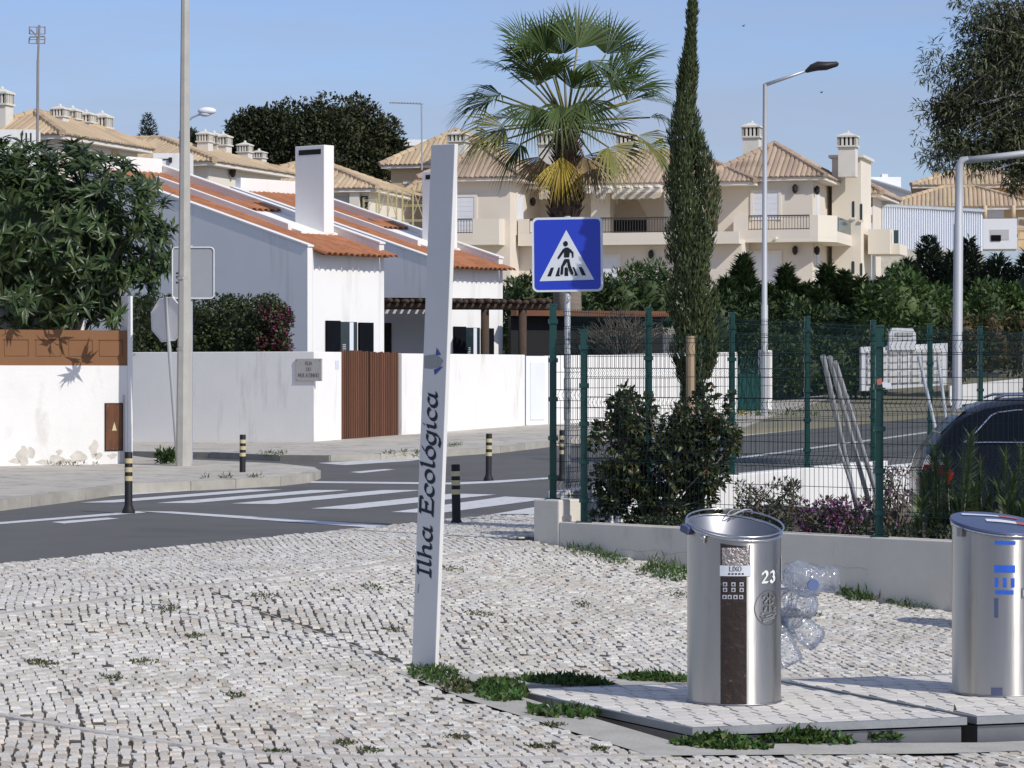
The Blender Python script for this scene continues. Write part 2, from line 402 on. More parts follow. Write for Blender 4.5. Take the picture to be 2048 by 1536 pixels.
# zebra crossing
Z = [((12, 1003), (62, 1003), (432, 978), (372, 978)), ((160, 1005), (228, 1005), (565, 979), (497, 979)),
     ((312, 1006), (386, 1006), (700, 980), (622, 980)), ((462, 1007), (548, 1008), (846, 980), (766, 980)),
     ((622, 1017), (706, 1018), (992, 989), (906, 987)), ((782, 1024), (880, 1026), (1100, 997), (1010, 993)),
     ((950, 1034), (1048, 1036), (1230, 1008), (1130, 1004)), ((1115, 1043), (1210, 1046), (1380, 1014), (1290, 1010))]
for q in Z: paint('crossing_stripe', q)
paint('stop_line', ((276, 1022), (345, 1023), (872, 1056), (800, 1059)))
paint('lane_line', ((-60, 1049), (-60, 1053), (292, 1025), (276, 1022)))
paint('lane_dash', ((102, 1044), (128, 1047), (238, 1037), (214, 1035)))
paint('lane_line', ((470, 961), (500, 964), (915, 969), (1000, 965), (1110, 957), (1108, 954), (960, 963), (900, 965)))
paint('lane_dash', ((700, 944), (722, 946), (790, 939), (770, 938)))
paint('give_way_line', ((636, 926), (690, 930), (820, 922), (860, 916), (830, 916), (760, 919)))
paint('lane_line', ((1470, 915), (1474, 918), (1920, 857), (1916, 855)))
paint('edge_line', ((1460, 872), (1464, 874), (1900, 829), (1896, 827)))

def slab(name, pix, top, mat, kerb=None, depth=.25, raw=None):
    """raised pavement from pixel outline; top = height above the local road"""
    pts = []
    for px, py in pix:
        pts.append(GH(px, py, lambda x, y: zroad(x, y) + top))
    if raw: pts += raw
    m = MB(); m.prism(pts[::-1] if sum((pts[i].x * pts[(i + 1) % len(pts)].y - pts[(i + 1) % len(pts)].x * pts[i].y) for i in range(len(pts))) < 0 else pts, (0, 0, 0))
    o = len(m.v) // 2
    m2 = MB(); n = len(pts)
    base = [Vector((p.x, p.y, p.z - depth)) for p in pts]
    m2.add(pts + base, [tuple(range(n))] + [(i, (i + 1) % n, n + (i + 1) % n, n + i) for i in range(n)])
    me = m2.mesh(name, mat); bm = bmesh.new(); bm.from_mesh(me); bmesh.ops.recalc_face_normals(bm, faces=bm.faces); bm.to_mesh(me); bm.free()
    return struct(link(name, me)), pts
left_kerb = [(-80, 1013), (0, 1001), (120, 987), (258, 969), (380, 964), (470, 960), (560, 955), (618, 949), (640, 941)]
pav_left, pl = slab('pavement_corner', left_kerb + [(628, 934), (560, 927), (430, 921), (300, 916)], .12, 'cobble_flat', raw=[Vector((-9, 60, .12)), Vector((-22, 52, .12)), Vector((-16, 38, .12))])
def kerb_run(pts, parent, w=.16, gap=.012, L=.9, up=.012, inward=1):
    k = 0
    for a, b in zip(pts[:-1], pts[1:]):
        d = b - a; n = max(1, round(d.length / L)); u = d.normalized(); nn = Vector((-u.y, u.x, 0)) * inward
        for i in range(n):
            p = a + d * (i / n) + u * gap; q = a + d * ((i + 1) / n) - u * gap
            m = MB(); h = up + rng.uniform(-.004, .008); z = Vector((0, 0, h)); lo = Vector((0, 0, -.2)); o_ = nn * -.012
            m.add([p + o_ + lo, q + o_ + lo, q + nn * w + lo, p + nn * w + lo, p + o_ + z, q + o_ + z, q + nn * w + z, p + nn * w + z],
                  [(4, 5, 6, 7), (0, 1, 5, 4), (1, 2, 6, 5), (2, 3, 7, 6), (3, 0, 4, 7)])
            m.build('kerb_stone', 'kerb_stone', parent)
kerb_run(pl[1:9], pav_left)
# pavement along the far white wall
far_kerb = [(240, 903), (420, 906), (560, 911), (660, 912), (760, 909), (880, 903), (1000, 895), (1095, 884), (1200, 872), (1330, 864), (1470, 860)]
pav_far, pf = slab('pavement_far', far_kerb, .10, 'cobble_flat', raw=[Vector((9.5, 86, 1.0)), Vector((2.0, 74, .5)), Vector((-3.2, 66, .3)), Vector((-9, 67, .2))])
kerb_run(pf[:8], pav_far, L=1.2)
# sun-bleached verge on the far side of the road further up
vg, _ = slab('verge', [(1470, 862), (1700, 842), (1900, 822), (2120, 796)], .10, 'verge', raw=[Vector((40, 120, 6)), Vector((14, 110, 4.4)), Vector((9.2, 86.4, 1.0))])
# ------------------------------------------------------------------ cobbled square
def inpoly(x, y, poly):
    c = False; n = len(poly)
    for i in range(n):
        x1, y1 = poly[i]; x2, y2 = poly[i - 1]
        if (y1 > y) != (y2 > y) and x < (x2 - x1) * (y - y1) / (y2 - y1) + x1: c = not c
    return c
PLZ = -.30                                     # top of the container platforms
A_, B_, C_, D_ = (G(px, py, PLZ) for px, py in ((1018, 1378), (1385, 1456), (1944, 1434), (1545, 1360)))
E_ = C_ + (C_ - B_) * 1.0; Fb = D_ + (C_ - B_) * 1.0      # second platform to the right
def grow(pts, k):
    out = []; n = len(pts)
    for i in range(n):
        a, b, c = pts[i - 1], pts[i], pts[(i + 1) % n]; e1 = (b - a).normalized(); e2 = (c - b).normalized()
        n1 = Vector((e1.y, -e1.x, 0)); n2 = Vector((e2.y, -e2.x, 0)); q = (n1 + n2); q = q / (1 + n1.dot(n2)); out.append(b + q * k)
    return out
PIT = grow([A_, B_, E_, Fb], .12)
RIM = grow([A_, B_, E_, Fb], .50)
SOIL_HOLE = [(p.x, p.y) for p in grow([A_, B_, E_, Fb], .26)]
PITp = [(p.x, p.y) for p in PIT]; RIMp = [(p.x, p.y) for p in RIM]
# soil bed under the stones
xs = list(np.linspace(-9, 9, 145)); ys = list(np.linspace(-4, 33, 297))
m = MB(); vs, fs = grid_sheet(xs, ys, lambda x, y: zplaza(x, y) - .006 if not inpoly(x, y, SOIL_HOLE) else -.80)
keep = [f for f in fs if all(st(vs[i][0], vs[i][1])[0] > -.12 for i in f)]
m.add(vs, keep); pave = struct(m.build('cobbled_square', 'joint_soil', None, True))
# thin concrete joints dividing the square
def zline(pix, w, name, lift=.011):
    pts = []
    for px, py in pix:
        p = G(px, py, -.2)
        for _ in range(12): p = G(px, py, zplaza(p.x, p.y))
        pts.append(p)
    m = MB(); fine = []
    for a, b in zip(pts[:-1], pts[1:]):
        for k in range(10): fine.append(a.lerp(b, k / 10))
    fine.append(pts[-1]); vs = []
    for i, p in enumerate(fine):
        d = fine[min(i + 1, len(fine) - 1)] - fine[max(0, i - 1)]; nn = Vector((-d.y, d.x, 0)).normalized() * w / 2
        z = zplaza(p.x, p.y) + lift
        vs += [(p.x - nn.x, p.y - nn.y, z), (p.x + nn.x, p.y + nn.y, z)]
    m.add(vs, [(2 * i, 2 * i + 2, 2 * i + 3, 2 * i + 1) for i in range(len(fine) - 1)])
    lo = [(x, y, z - .06) for x, y, z in vs]
    for k in (0, 1): m.add([q for i in range(len(fine)) for q in (vs[2 * i + k], lo[2 * i + k])], [(2 * i, 2 * i + 2, 2 * i + 3, 2 * i + 1) for i in range(len(fine) - 1)])
    o = m.build(name, 'concrete_strip', pave); o['kind'] = 'structure'
    return [(p.x, p.y) for p in fine]
J1 = zline([(-260, 1268), (0, 1230), (330, 1183), (700, 1138), (1068, 1091)], .09, 'concrete_joint')
J3 = zline([(-200, 1398), (0, 1432), (230, 1472), (440, 1502), (620, 1514), (900, 1520), (1330, 1514)], .06, 'concrete_joint')
J2 = zline([(420, 1182), (500, 1214), (640, 1264), (820, 1332)], .022, 'concrete_joint', -.006)
def segd(x, y, pl):
    best = 9
    for (x1, y1), (x2, y2) in zip(pl[:-1], pl[1:]):
        dx, dy = x2 - x1, y2 - y1; k = max(0, min(1, ((x - x1) * dx + (y - y1) * dy) / (dx * dx + dy * dy)))
        best = min(best, math.hypot(x - x1 - k * dx, y - y1 - k * dy))
    return best
def proj(x, y, z): return 1024 + x / y * F, HY - (z - EYE) / y * F
LOWW = Fr(.20, 27.55, -45.4)                   # frame of the low garden wall: u along the wall
LU0 = Vector((LOWW.ud.x, LOWW.ud.y)); 
stones = []
ca, sa = math.cos(R(12)), math.sin(R(12))
cw, cl = .060, .128
for i in range(-190, 190):
    off = rng.uniform(0, cl)
    for j in range(80, 275):
        a = i * cw; b = j * cl + off
        x = a * ca - b * sa + .10 * math.sin(b * .9 + a * .4) + 3.5; y = a * sa + b * ca + .12 * math.sin(a * 1.3 + b * .3)
        if y < 13.6 or y > 32.6: continue
        x += rng.gauss(0, .004)
        s, t = st(x, y)
        if s < .02: continue
        z = zplaza(x, y); px, py = proj(x, y, z)
        if px < -800 or px > 2600: continue
        if inpoly(x, y, RIMp): continue
        q = Vector((x, y)) - LOWW.o
        if q.dot(LOWW.wd) > -.03 and s > 2.2: continue
        near_j = min(segd(x, y, J1) - .045, segd(x, y, J3) - .03)
        if near_j < -.02: continue
        if segd(x, y, J2) < .040: continue
        n = .5 + .5 * math.sin(x * 2.1 + 1.7 * math.sin(y * .8)) * math.sin(y * 1.1 + x * .6)
        if rng.random() < .010: continue
        tan = rng.random() < (.05 + .30 * n * n if py < 1440 else .45)
        stones.append((x, y, z, rng.uniform(.047, .057) * (1 if rng.random() > .10 else .8), rng.uniform(.103, .125), R(12) + rng.gauss(0, .09), rng.gauss(0, .0015), rng.gauss(0, .018), rng.gauss(0, .022), tan, px, py))
def stone_verts(w, l):
    j = lambda k: rng.uniform(-k, k)
    top = [(-w / 2 + j(.005) + .002, -l / 2 + j(.010) + .003), (w / 2 + j(.005) - .002, -l / 2 + j(.010) + .003), (w / 2 + j(.005) - .002, l / 2 + j(.010) - .003), (-w / 2 + j(.005) + .002, l / 2 + j(.010) - .003)]
    v = [(x, y, 0) for x, y in top] + [(x * 1.08, y * 1.06, -.016) for x, y in top] + [(x * 1.08, y * 1.06, -.03) for x, y in top]
    f = [(0, 1, 2, 3)] + [(k + 4, (k + 1) % 4 + 4, (k + 1) % 4, k) for k in range(4)] + [(k + 8, (k + 1) % 4 + 8, (k + 1) % 4 + 4, k + 4) for k in range(4)]
    return v, f
inframe = sorted([q for q in stones if 0 < q[10] < 2048 and q[11] < 1536], key=lambda q: q[1])
single = set(id(q) for q in inframe[:300])
tmpl = []
for k in range(16):
    m = MB(); m.add(*stone_verts(.054, .115)); tmpl.append((m.mesh('stone', 'cobble'),)); 
tmpl_tan = []
for k in range(8):
    m = MB(); m.add(*stone_verts(.054, .115)); tmpl_tan.append((m.mesh('stone', 'cobble_tan'),))
bulk = {False: MB(), True: MB()}
for q in stones:
    x, y, z, w, l, rz, dz, tx, ty, tan, px, py = q
    if id(q) in single:
        o = link('stone', rng.choice(tmpl_tan if tan else tmpl)[0], pave, (x, y, z + .006 + dz), (tx, ty, rz)); o.scale = (w / .054, l / .115, 1)
    else:
        v, f = stone_verts(w, l); M = Matrix.Translation((x, y, z + .006 + dz)) @ Matrix.Rotation(rz, 4, 'Z') @ Matrix.Rotation(tx, 4, 'X') @ Matrix.Rotation(ty, 4, 'Y')
        bulk[tan].add([M @ Vector(p) for p in v], f)
stuff(bulk[False].build('stone_field', 'cobble', pave)); stuff(bulk[True].build('stone_field', 'cobble_tan', pave))

# ------------------------------------------------------------------ container platforms
m = MB()                                       # concrete collar round the pit
for k in range(4):
    a, b = PIT[k], PIT[(k + 1) % 4]; c, d = RIM[(k + 1) % 4], RIM[k]
    f = lambda p: Vector((p.x, p.y, zplaza(p.x, p.y) + .008))
    n = 16
    for i in range(n):
        q = [f(a.lerp(b, i / n)), f(a.lerp(b, (i + 1) / n)), f(d.lerp(c, (i + 1) / n)), f(d.lerp(c, i / n))]
        m.add(q, [(0, 3, 2, 1)]); lo = [Vector((p.x, p.y, -.75)) for p in q[:2]]
        m.add([q[0], q[1], lo[1], lo[0]], [(0, 1, 2, 3)])
m.add([Vector((p.x, p.y, -.74)) for p in PIT], [(0, 1, 2, 3)])
struct(m.build('pit_collar', 'concrete'))
def platform(q, label):
    a, b, c, d = q; cen = sum(q, Vector()) / 4
    t = thing('container_platform', label, 'platform', (cen.x, cen.y, -.70))
    L = lambda p, z: Vector((p.x - cen.x, p.y - cen.y, z + .70))
    m = MB(); inn = [p + (cen - p).normalized() * .045 for p in q]
    m.add([L(p, PLZ - .012) for p in q] + [L(p, PLZ - .012) for p in inn], [])
    n4 = range(4); zt, zb = PLZ, PLZ - .042
    V = [L(p, zt) for p in q] + [L(p, zt) for p in inn] + [L(p, zb) for p in q] + [L(p, zt - .03) for p in inn]
    m = MB(); m.add(V, [(i, (i + 1) % 4, (i + 1) % 4 + 4, i + 4) for i in n4] + [(i + 8, (i + 1) % 4 + 8, (i + 1) % 4, i) for i in n4] + [(i + 4, (i + 1) % 4 + 4, (i + 1) % 4 + 12, i + 12) for i in n4])
    m.build('steel_edge', 'galv_strip', t)
    m = MB(); m.add([L(p, PLZ - .012) for p in inn], [(0, 1, 2, 3)]); m.build('tray', 'joint_soil', t)
    m = MB(); foot = [p + (cen - p).normalized() * .035 for p in q]
    m.add([L(p, PLZ - .055) for p in foot] + [L(p, -.69) for p in foot], [(i + 4, (i + 1) % 4 + 4, (i + 1) % 4, i) for i in n4] + [(0, 1, 2, 3)]); m.build('shaft_wall', 'steel_dark', t)
    # stone pieces inside the tray
    du = (inn[1] - inn[0]); dv = (inn[3] - inn[0]); nu = int(du.length / .145); nv = int(dv.length / .125)
    tm = []
    for k in range(8):
        w, l = dv.length / nv, du.length / nu
        m = MB(); jj = lambda: rng.uniform(-.005, .005); g = .007
        tp = [(-w / 2 + g + jj(), -l / 2 + g + jj()), (w / 2 - g + jj(), -l / 2 + g + jj()), (w / 2 - g + jj(), l / 2 - g + jj()), (-w / 2 + g + jj(), l / 2 - g + jj())]
        m.add([(x, y, 0) for x, y in tp] + [(x * 1.03, y * 1.03, -.02) for x, y in tp], [(0, 1, 2, 3)] + [(k_ + 4, (k_ + 1) % 4 + 4, (k_ + 1) % 4, k_) for k_ in range(4)])
        tm.append(m.mesh('stone', 'paver'))
    ang = math.atan2(dv.y, dv.x)
    for i in range(nu):
        for j in range(nv):
            o_ = .0 if i % 2 else .5
            jj2 = min(nv - .5, max(.5, j + .5 + (o_ - .25) * .8))
            p = inn[0] + du * ((i + .5) / nu) + dv * (jj2 / nv)
            link('stone', rng.choice(tm), t, L(p, PLZ + rng.gauss(0, .0012)), (0, 0, ang))
    return t
sep = (C_ - B_).normalized() * .03
platform([A_, B_, C_ - sep, D_ - sep], 'raised steel-edged platform of small pale stones under the open number 23 bin')
platform([D_ + sep, C_ + sep, E_, Fb], 'steel-edged platform of pale stones under the blue-lidded bin')

# ------------------------------------------------------------------ garden wall, planter
def wallrun(name, mat, fr, u0, u1, w0, w1, z0, z1, parent=None, z1b=None):
    m = MB(); zb = z1 if z1b is None else z1b
    P8 = [fr.W(u0, w0, z0), fr.W(u1, w0, z0), fr.W(u1, w1, z0), fr.W(u0, w1, z0), fr.W(u0, w0, z1), fr.W(u1, w0, zb), fr.W(u1, w1, zb), fr.W(u0, w1, z1)]
    m.add(P8, [(0, 1, 5, 4), (1, 2, 6, 5), (2, 3, 7, 6), (3, 0, 4, 7), (4, 5, 6, 7), (3, 2, 1, 0)])
    return m.build(name, mat, parent)
def bevel(o, w=.008, seg=2):
    b = o.modifiers.new('bevel', 'BEVEL'); b.width = w; b.segments = seg; b.limit_method = 'ANGLE'; return o
w = thing('garden_wall', 'low grey concrete wall stepping up to a stub at its corner, behind the bins', 'wall')
bevel(wallrun('wall_face', 'concrete_wall', LOWW, .33, 9.0, 0, .20, -.9, .24, w))
bevel(wallrun('corner_stub', 'concrete_wall', LOWW, 0.0, .328, -.004, .30, -.5, .44, w), .015)
m = MB()
for u0, u1, z in ((1.1, 2.3, .02), (3.0, 3.9, -.02)):
    pts = [(u0 + (u1 - u0) * k / 12, z + .012 * math.sin(k * 1.9) + .006 * math.sin(k * 5)) for k in range(13)]
    m.add([LOWW.W(u, -.003, zz + dz) for u, zz in pts for dz in (-.0016, .0016)], [(2 * k, 2 * k + 2, 2 * k + 3, 2 * k + 1) for k in range(12)])
m.build('crack', 'concrete_pole', w)
REAR = Fr(.37, 27.75, math.degrees(math.atan2(4.6, 2.0)))  # fence line running up along the road
rw = thing('retaining_wall', 'low white wall under the fence posts along the road', 'wall')
bevel(wallrun('wall_face', 'whitewash', REAR, .15, 10.6, -.10, .10, -.3, .50, rw))
wallrun('wall_end', 'whitewash', REAR, 10.604, 19, -.10, .10, -.3, .42, rw)
# planter soil and car park
m = MB(); q = [LOWW.W(.2, .2, .14), LOWW.W(9, .2, .14), LOWW.W(9, 2.1, .14), REAR.W(6.0, -.1, .14), REAR.W(.2, -.1, .14)]
m.poly(q); struct(m.build('planter_bed', 'soil'))
m = MB(); q = [REAR.W(6.0, -.1, -.10), LOWW.W(6.0, 2.1, -.10), LOWW.W(14, 2.1, -.10), REAR.W(22, -12, -.10), REAR.W(22, -.1, -.10)]
m.poly(q); struct(m.build('car_park', 'asphalt'))
# ------------------------------------------------------------------ lettering drawn with a broad nib
def arc(cx, cy, rx, ry, a0, a1, n=10): return [(cx + rx * math.cos(R(a0 + (a1 - a0) * k / n)), cy + ry * math.sin(R(a0 + (a1 - a0) * k / n))) for k in range(n + 1)]
CAL = {  # calligraphic lower case: (advance, strokes)
 'I': (.62, [[(.3, 0), (.3, 1.5)], [(.06, .02), (.54, .02)], [(.06, 1.48), (.54, 1.48)]]),
 'l': (.56, [[(.06, 1.5), (.2, 1.58), (.2, .2), (.3, .03), (.5, .12)]]),
 'h': (1.08, [[(.03, 1.5), (.16, 1.58), (.16, 0)], [(.16, .55), (.32, .88), (.55, 1.0), (.7, .82), (.7, .2), (.8, .03), (1.0, .12)]]),
 'a': (1.08, [arc(.42, .5, .34, .5, 60, 300, 12) + [(.74, .45)], [(.78, 1.0), (.74, .2), (.84, .03), (1.03, .12)]]),
 'E': (1.16, [[(.22, 0), (.22, 1.5)], [(.02, 1.48), (1.0, 1.48), (1.03, 1.22)], [(.22, .78), (.74, .78)], [(.74, .95), (.74, .6)], [(.02, .02), (1.02, .02), (1.1, .3)]]),
 'c': (.86, [[(.74, .72), (.72, .88)] + arc(.46, .5, .36, .5, 60, 315, 14)]),
 'o': (.96, [arc(.46, .5, .36, .5, 40, 400, 18)]),
 'ó': (.96, [arc(.46, .5, .36, .5, 40, 400, 18), [(.46, 1.2), (.72, 1.52)]]),
 'g': (1.0, [arc(.42, .5, .34, .5, 60, 300, 12) + [(.74, .45)], [(.78, 1.0), (.74, -.15), (.62, -.42), (.36, -.55), (.05, -.44)]]),
 'i': (.54, [[(.05, .9), (.18, 1.0), (.18, .2), (.28, .03), (.46, .12)], [(.19, 1.36), (.25, 1.42)]]),
 ' ': (.62, []),
}
BLK = {  # plain capitals and figures on a 1 x 1.5 box
 'R': (1.1, [[(.15, 0), (.15, 1.5)], [(.15, 1.5), (.6, 1.5)] + arc(.6, 1.12, .28, .38, 90, -90, 6) + [(.15, .74)], [(.55, .74), (.95, 0)]]),
 'U': (1.15, [[(.15, 1.5), (.15, .5)] + arc(.55, .45, .4, .45, 180, 360, 8) + [(.95, 1.5)]]),
 'A': (1.15, [[(.08, 0), (.56, 1.5), (1.04, 0)], [(.28, .5), (.84, .5)]]),
 'D': (1.15, [[(.15, 0), (.15, 1.5), (.5, 1.5)] + arc(.5, .75, .5, .75, 90, -90, 8) + [(.15, 0)]]),
 'O': (1.2, [arc(.58, .75, .46, .75, 90, 450, 16)]),
 'M': (1.35, [[(.12, 0), (.2, 1.5), (.66, .3), (1.12, 1.5), (1.2, 0)]]),
 'L': (.95, [[(.15, 1.5), (.15, 0), (.85, 0)]]),
 'T': (1.05, [[(.52, 0), (.52, 1.5)], [(.05, 1.5), (1.0, 1.5)]]),
 'I': (.45, [[(.22, 0), (.22, 1.5)]]),
 'N': (1.2, [[(.15, 0), (.15, 1.5), (1.0, 0), (1.0, 1.5)]]),
 'H': (1.15, [[(.15, 0), (.15, 1.5)], [(.95, 0), (.95, 1.5)], [(.15, .76), (.95, .76)]]),
 'X': (1.1, [[(.08, 0), (1.0, 1.5)], [(.08, 1.5), (1.0, 0)]]),
 '2': (1.15, [[(.12, 1.1)] + arc(.53, 1.1, .4, .4, 170, -40, 10) + [(.1, .05), (1.0, .05)]]),
 '3': (1.1, [arc(.48, 1.12, .36, .36, 160, -70, 9) + arc(.5, .42, .42, .42, 70, -160, 10)]),
 '6': (1.1, [[(.8, 1.5), (.3, .9)] + arc(.52, .45, .4, .45, 150, 510, 14)]),
 ' ': (.6, []),
}
def nib_text(txt, font, fn, size, hx=1.0, nib=(.085, .06), thin=.035, shear=0.0, lift0=0.0):
    """fn(x, y, lift) maps text plane to 3D; returns mesh builder and total advance"""
    m = MB(); x0 = 0; k = 0
    for ch in txt:
        adv, strokes = font[ch]
        for stq in strokes:
            pts = [((x0 + (x + shear * y)) * size * hx, y * size) for x, y in stq]
            nx, ny = nib[0] * size, nib[1] * size
            for (xa, ya), (xb, yb) in zip(pts[:-1], pts[1:]):
                L = math.hypot(xb - xa, yb - ya) or 1e-6; px_, py_ = -(yb - ya) / L * thin * size, (xb - xa) / L * thin * size
                s_ = 1 if (nx * px_ + ny * py_) >= 0 else -1
                ox, oy = nx + s_ * px_, ny + s_ * py_
                ex, ey = (xb - xa) / L * thin * size, (yb - ya) / L * thin * size
                lf = lift0 + .00004 * (k % 40); k += 1
                q = [fn(xa - ox - ex, ya - oy - ey, lf), fn(xa + ox - ex, ya + oy - ey, lf), fn(xb + ox + ex, yb + oy + ey, lf), fn(xb - ox + ex, yb - oy + ey, lf)]
                m.add(q, [(0, 1, 2, 3)])
        x0 += adv
    return m, x0 * size * hx

# ------------------------------------------------------------------ leaning totem
p = G(850, 1338, -.2)
for _ in range(10): p = G(850, 1338, zplaza(p.x, p.y))
H_ = (1340 - 290) / F * p.y
tot = thing('totem_sign', 'tall leaning grey totem plate lettered Ilha Ecológica, standing in weeds', 'sign', (p.x, p.y, p.z))
tot.rotation_euler = (Matrix.Rotation(R(2.15), 4, 'Y') @ Matrix.Rotation(R(-46), 4, 'Z')).to_euler()
m = MB(); m.box(-.108, .108, -.015, .015, -.25, H_); bevel(m.build('plate', 'totem_paint', tot), .004)
u_ = .079
mk = lambda bx, z0, hs: (lambda x, y, lf: Vector((bx - y, -.0165 - lf, z0 + x)))
adv = sum(CAL[c][0] for c in 'Ilha Ecológica')
m, _ = nib_text('Ilha Ecológica', CAL, mk(.036, .565, 1), u_, hx=1.15 / (adv * u_), nib=(.095, .095), thin=.04, shear=.12)
m.build('lettering', 'totem_ink', tot)
k_ = lambda px, py: ((px - 850 - 40 * (1340 - py) / 1050) / F * p.y / math.cos(R(41)), (1340 - py) / F * p.y)
def flat(pix, mat, name, lift=.0165):
    m = MB(); m.poly([Vector((k_(a, b)[0], -lift, k_(a, b)[1])) for a, b in pix]); return m.build(name, mat, tot)
flat([(850, 714), (878, 710), (893, 722), (886, 736), (866, 740), (850, 739)], 'fish_grey', 'worn_patch')
flat([(876, 712), (888, 711), (878, 697)], 'logo_blue', 'fish_fin', .018)
flat([(872, 741), (888, 735), (893, 734), (874, 752)], 'logo_blue', 'fish_fin', .018)
flat([(838, 1172), (841, 1170), (839, 1190), (836, 1189)], 'concrete', 'scratch')

# ------------------------------------------------------------------ waste bins
def bin_body(root, Rr, h0, sl, lid):
    n = 56; top = lambda a, r: h0 + sl[1] * (-math.cos(a) * r) + sl[0] * (math.sin(a) * r)
    cyl = lambda a, z, r: Vector((r * math.sin(a), -r * math.cos(a), z))
    m = MB(); vs = []
    for k in range(n):
        a = 2 * math.pi * k / n; vs += [cyl(a, 0, Rr), cyl(a, .35, Rr), cyl(a, .7, Rr), cyl(a, top(a, Rr), Rr)]
    m.add(vs, [(4 * k + j, 4 * ((k + 1) % n) + j, 4 * ((k + 1) % n) + j + 1, 4 * k + j + 1) for k in range(n) for j in range(3)])
    m.build('body', 'steel', root, True)
    m = MB(); vs = []
    for k in range(n):
        a = 2 * math.pi * k / n; vs += [cyl(a, top(a, Rr), Rr - .001), cyl(a, top(a, Rr) - .012, Rr - .012), cyl(a, .30, Rr - .012)]
    m.add(vs, [(3 * k + j + 1, 3 * ((k + 1) % n) + j + 1, 3 * ((k + 1) % n) + j, 3 * k + j) for k in range(n) for j in range(2)] + [tuple(3 * k + 2 for k in range(n))])
    m.build('liner', 'steel_dark', root, True)
    m = MB(); pts = [cyl(2 * math.pi * k / n, top(2 * math.pi * k / n, Rr) + .002, Rr + .002) for k in range(n + 1)]
    m.tube(pts, .009, 8, False); m.build('rim', 'steel_rim', root, True)
    m = MB(); m.tube([cyl(2 * math.pi * k / n, .006, Rr + .002) for k in range(n + 1)], .006, 6, False); m.build('base_ring', 'steel_dark', root, True)
    return top, cyl
def curved(root, name, mat, cyl, r, a0, a1, z0, z1, n=10, topf=None):
    m = MB(); vs = []
    for k in range(n + 1):
        a = a0 + (a1 - a0) * k / n; zt = topf(a) if topf else z1
        vs += [cyl(a, z0, r), cyl(a, z0 + (zt - z0) * .5, r), cyl(a, zt, r)]
    m.add(vs, [(3 * k + j, 3 * k + 3 + j, 3 * k + 4 + j, 3 * k + 1 + j) for k in range(n) for j in range(2)]); return m.build(name, mat, root, True)
b1 = G(1468, 1402, PLZ); RB = .271
bin1 = thing('waste_bin', 'open slant-topped steel bin marked LIXO and 23, with a brown strip', 'bin', b1)
top1, cy1 = bin_body(bin1, RB, 1.0, (-.10, .21), False)
pz = lambda py: (1402 - py) / F * b1.y
pa = lambda px: math.asin(max(-1, min(1, (px - 1468) / F * b1.y / RB)))
curved(bin1, 'brown_strip', 'strip_brown', cy1, RB + .0025, pa(1435), pa(1486), .004, 1, topf=lambda a: top1(a, RB) - .03)
curved(bin1, 'foil_patch', 'foil', cy1, RB + .005, pa(1438), pa(1491), pz(1124), pz(1090))
curved(bin1, 'tape', 'sticker_white', cy1, RB + .004, pa(1434), pa(1494), pz(1146), pz(1125))
m, _ = nib_text('LIXO', BLK, lambda x, y, lf: cy1(pa(1452) + x / RB, pz(1136) + y, RB + .0065 + lf), .0180, 1.05, (.05, .0), .05); m.build('lettering', 'ink_black', bin1)
for k in range(5): curved(bin1, 'small_print', 'ink_black', cy1, RB + .0055, pa(1450 + 6.5 * k), pa(1454 + 6.5 * k), pz(1143), pz(1140), 2)
for row, (py, xs_) in enumerate(((1162, (1444, 1460, 1476)), (1173, (1444, 1460, 1476)), (1187, (1443, 1453, 1464, 1475)))):
    for x_ in xs_:
        o = curved(bin1, 'pictogram', 'icon_white', cy1, RB + .004, pa(x_ - 4), pa(x_ + 4), pz(py + 4), pz(py - 4), 2)
        m = MB(); c = (pa(x_), pz(py)); m.poly([cy1(c[0] + dx / RB, c[1] + dz, RB + .0055) for dx, dz in ((-.005, -.006), (.004, -.007), (.006, 0), (.001, .007), (-.006, .003))]); m.build('pictogram_mark', 'strip_brown', o)
m, _ = nib_text('2', BLK, lambda x, y, lf: cy1(pa(1517) + x / RB, pz(1160) + y, RB + .003 + lf), .043, .95, (.16, .09), .05); m.build('number', 'number_white', bin1)
m, _ = nib_text('3', BLK, lambda x, y, lf: cy1(pa(1534) + x / RB, pz(1160) + y, RB + .003 + lf), .043, .95, (.16, .09), .05); m.build('number', 'number_white', bin1)
# round emblem: a sailing boat in a ring
ec = (pa(1531), pz(1210)); em = lambda x, y, lf=0: cy1(ec[0] + x / RB, ec[1] + y, RB + .003 + lf)
m = MB(); N_ = 40
for k in range(N_):
    t0, t1 = 2 * math.pi * k / N_, 2 * math.pi * (k + 1) / N_
    m.add([em(math.cos(t) * r, math.sin(t) * r) for t, r in ((t0, .101), (t1, .101), (t1, .097), (t0, .097))], [(0, 1, 2, 3)])
m.build('emblem_ring', 'emblem_ink', bin1)
def strokes(sts, wd, mat, nm, lf=0):
    m = MB(); k = 0
    for stq in sts:
        for (xa, ya), (xb, yb) in zip(stq[:-1], stq[1:]):
            L = math.hypot(xb - xa, yb - ya) or 1; ox, oy = -(yb - ya) / L * wd, (xb - xa) / L * wd; k += 1
            m.add([em(xa - ox, ya - oy, lf + .00004 * k), em(xa + ox, ya + oy, lf + .00004 * k), em(xb + ox, yb + oy, lf + .00004 * k), em(xb - ox, yb - oy, lf + .00004 * k)], [(0, 1, 2, 3)])
    m.build(nm, mat, bin1)
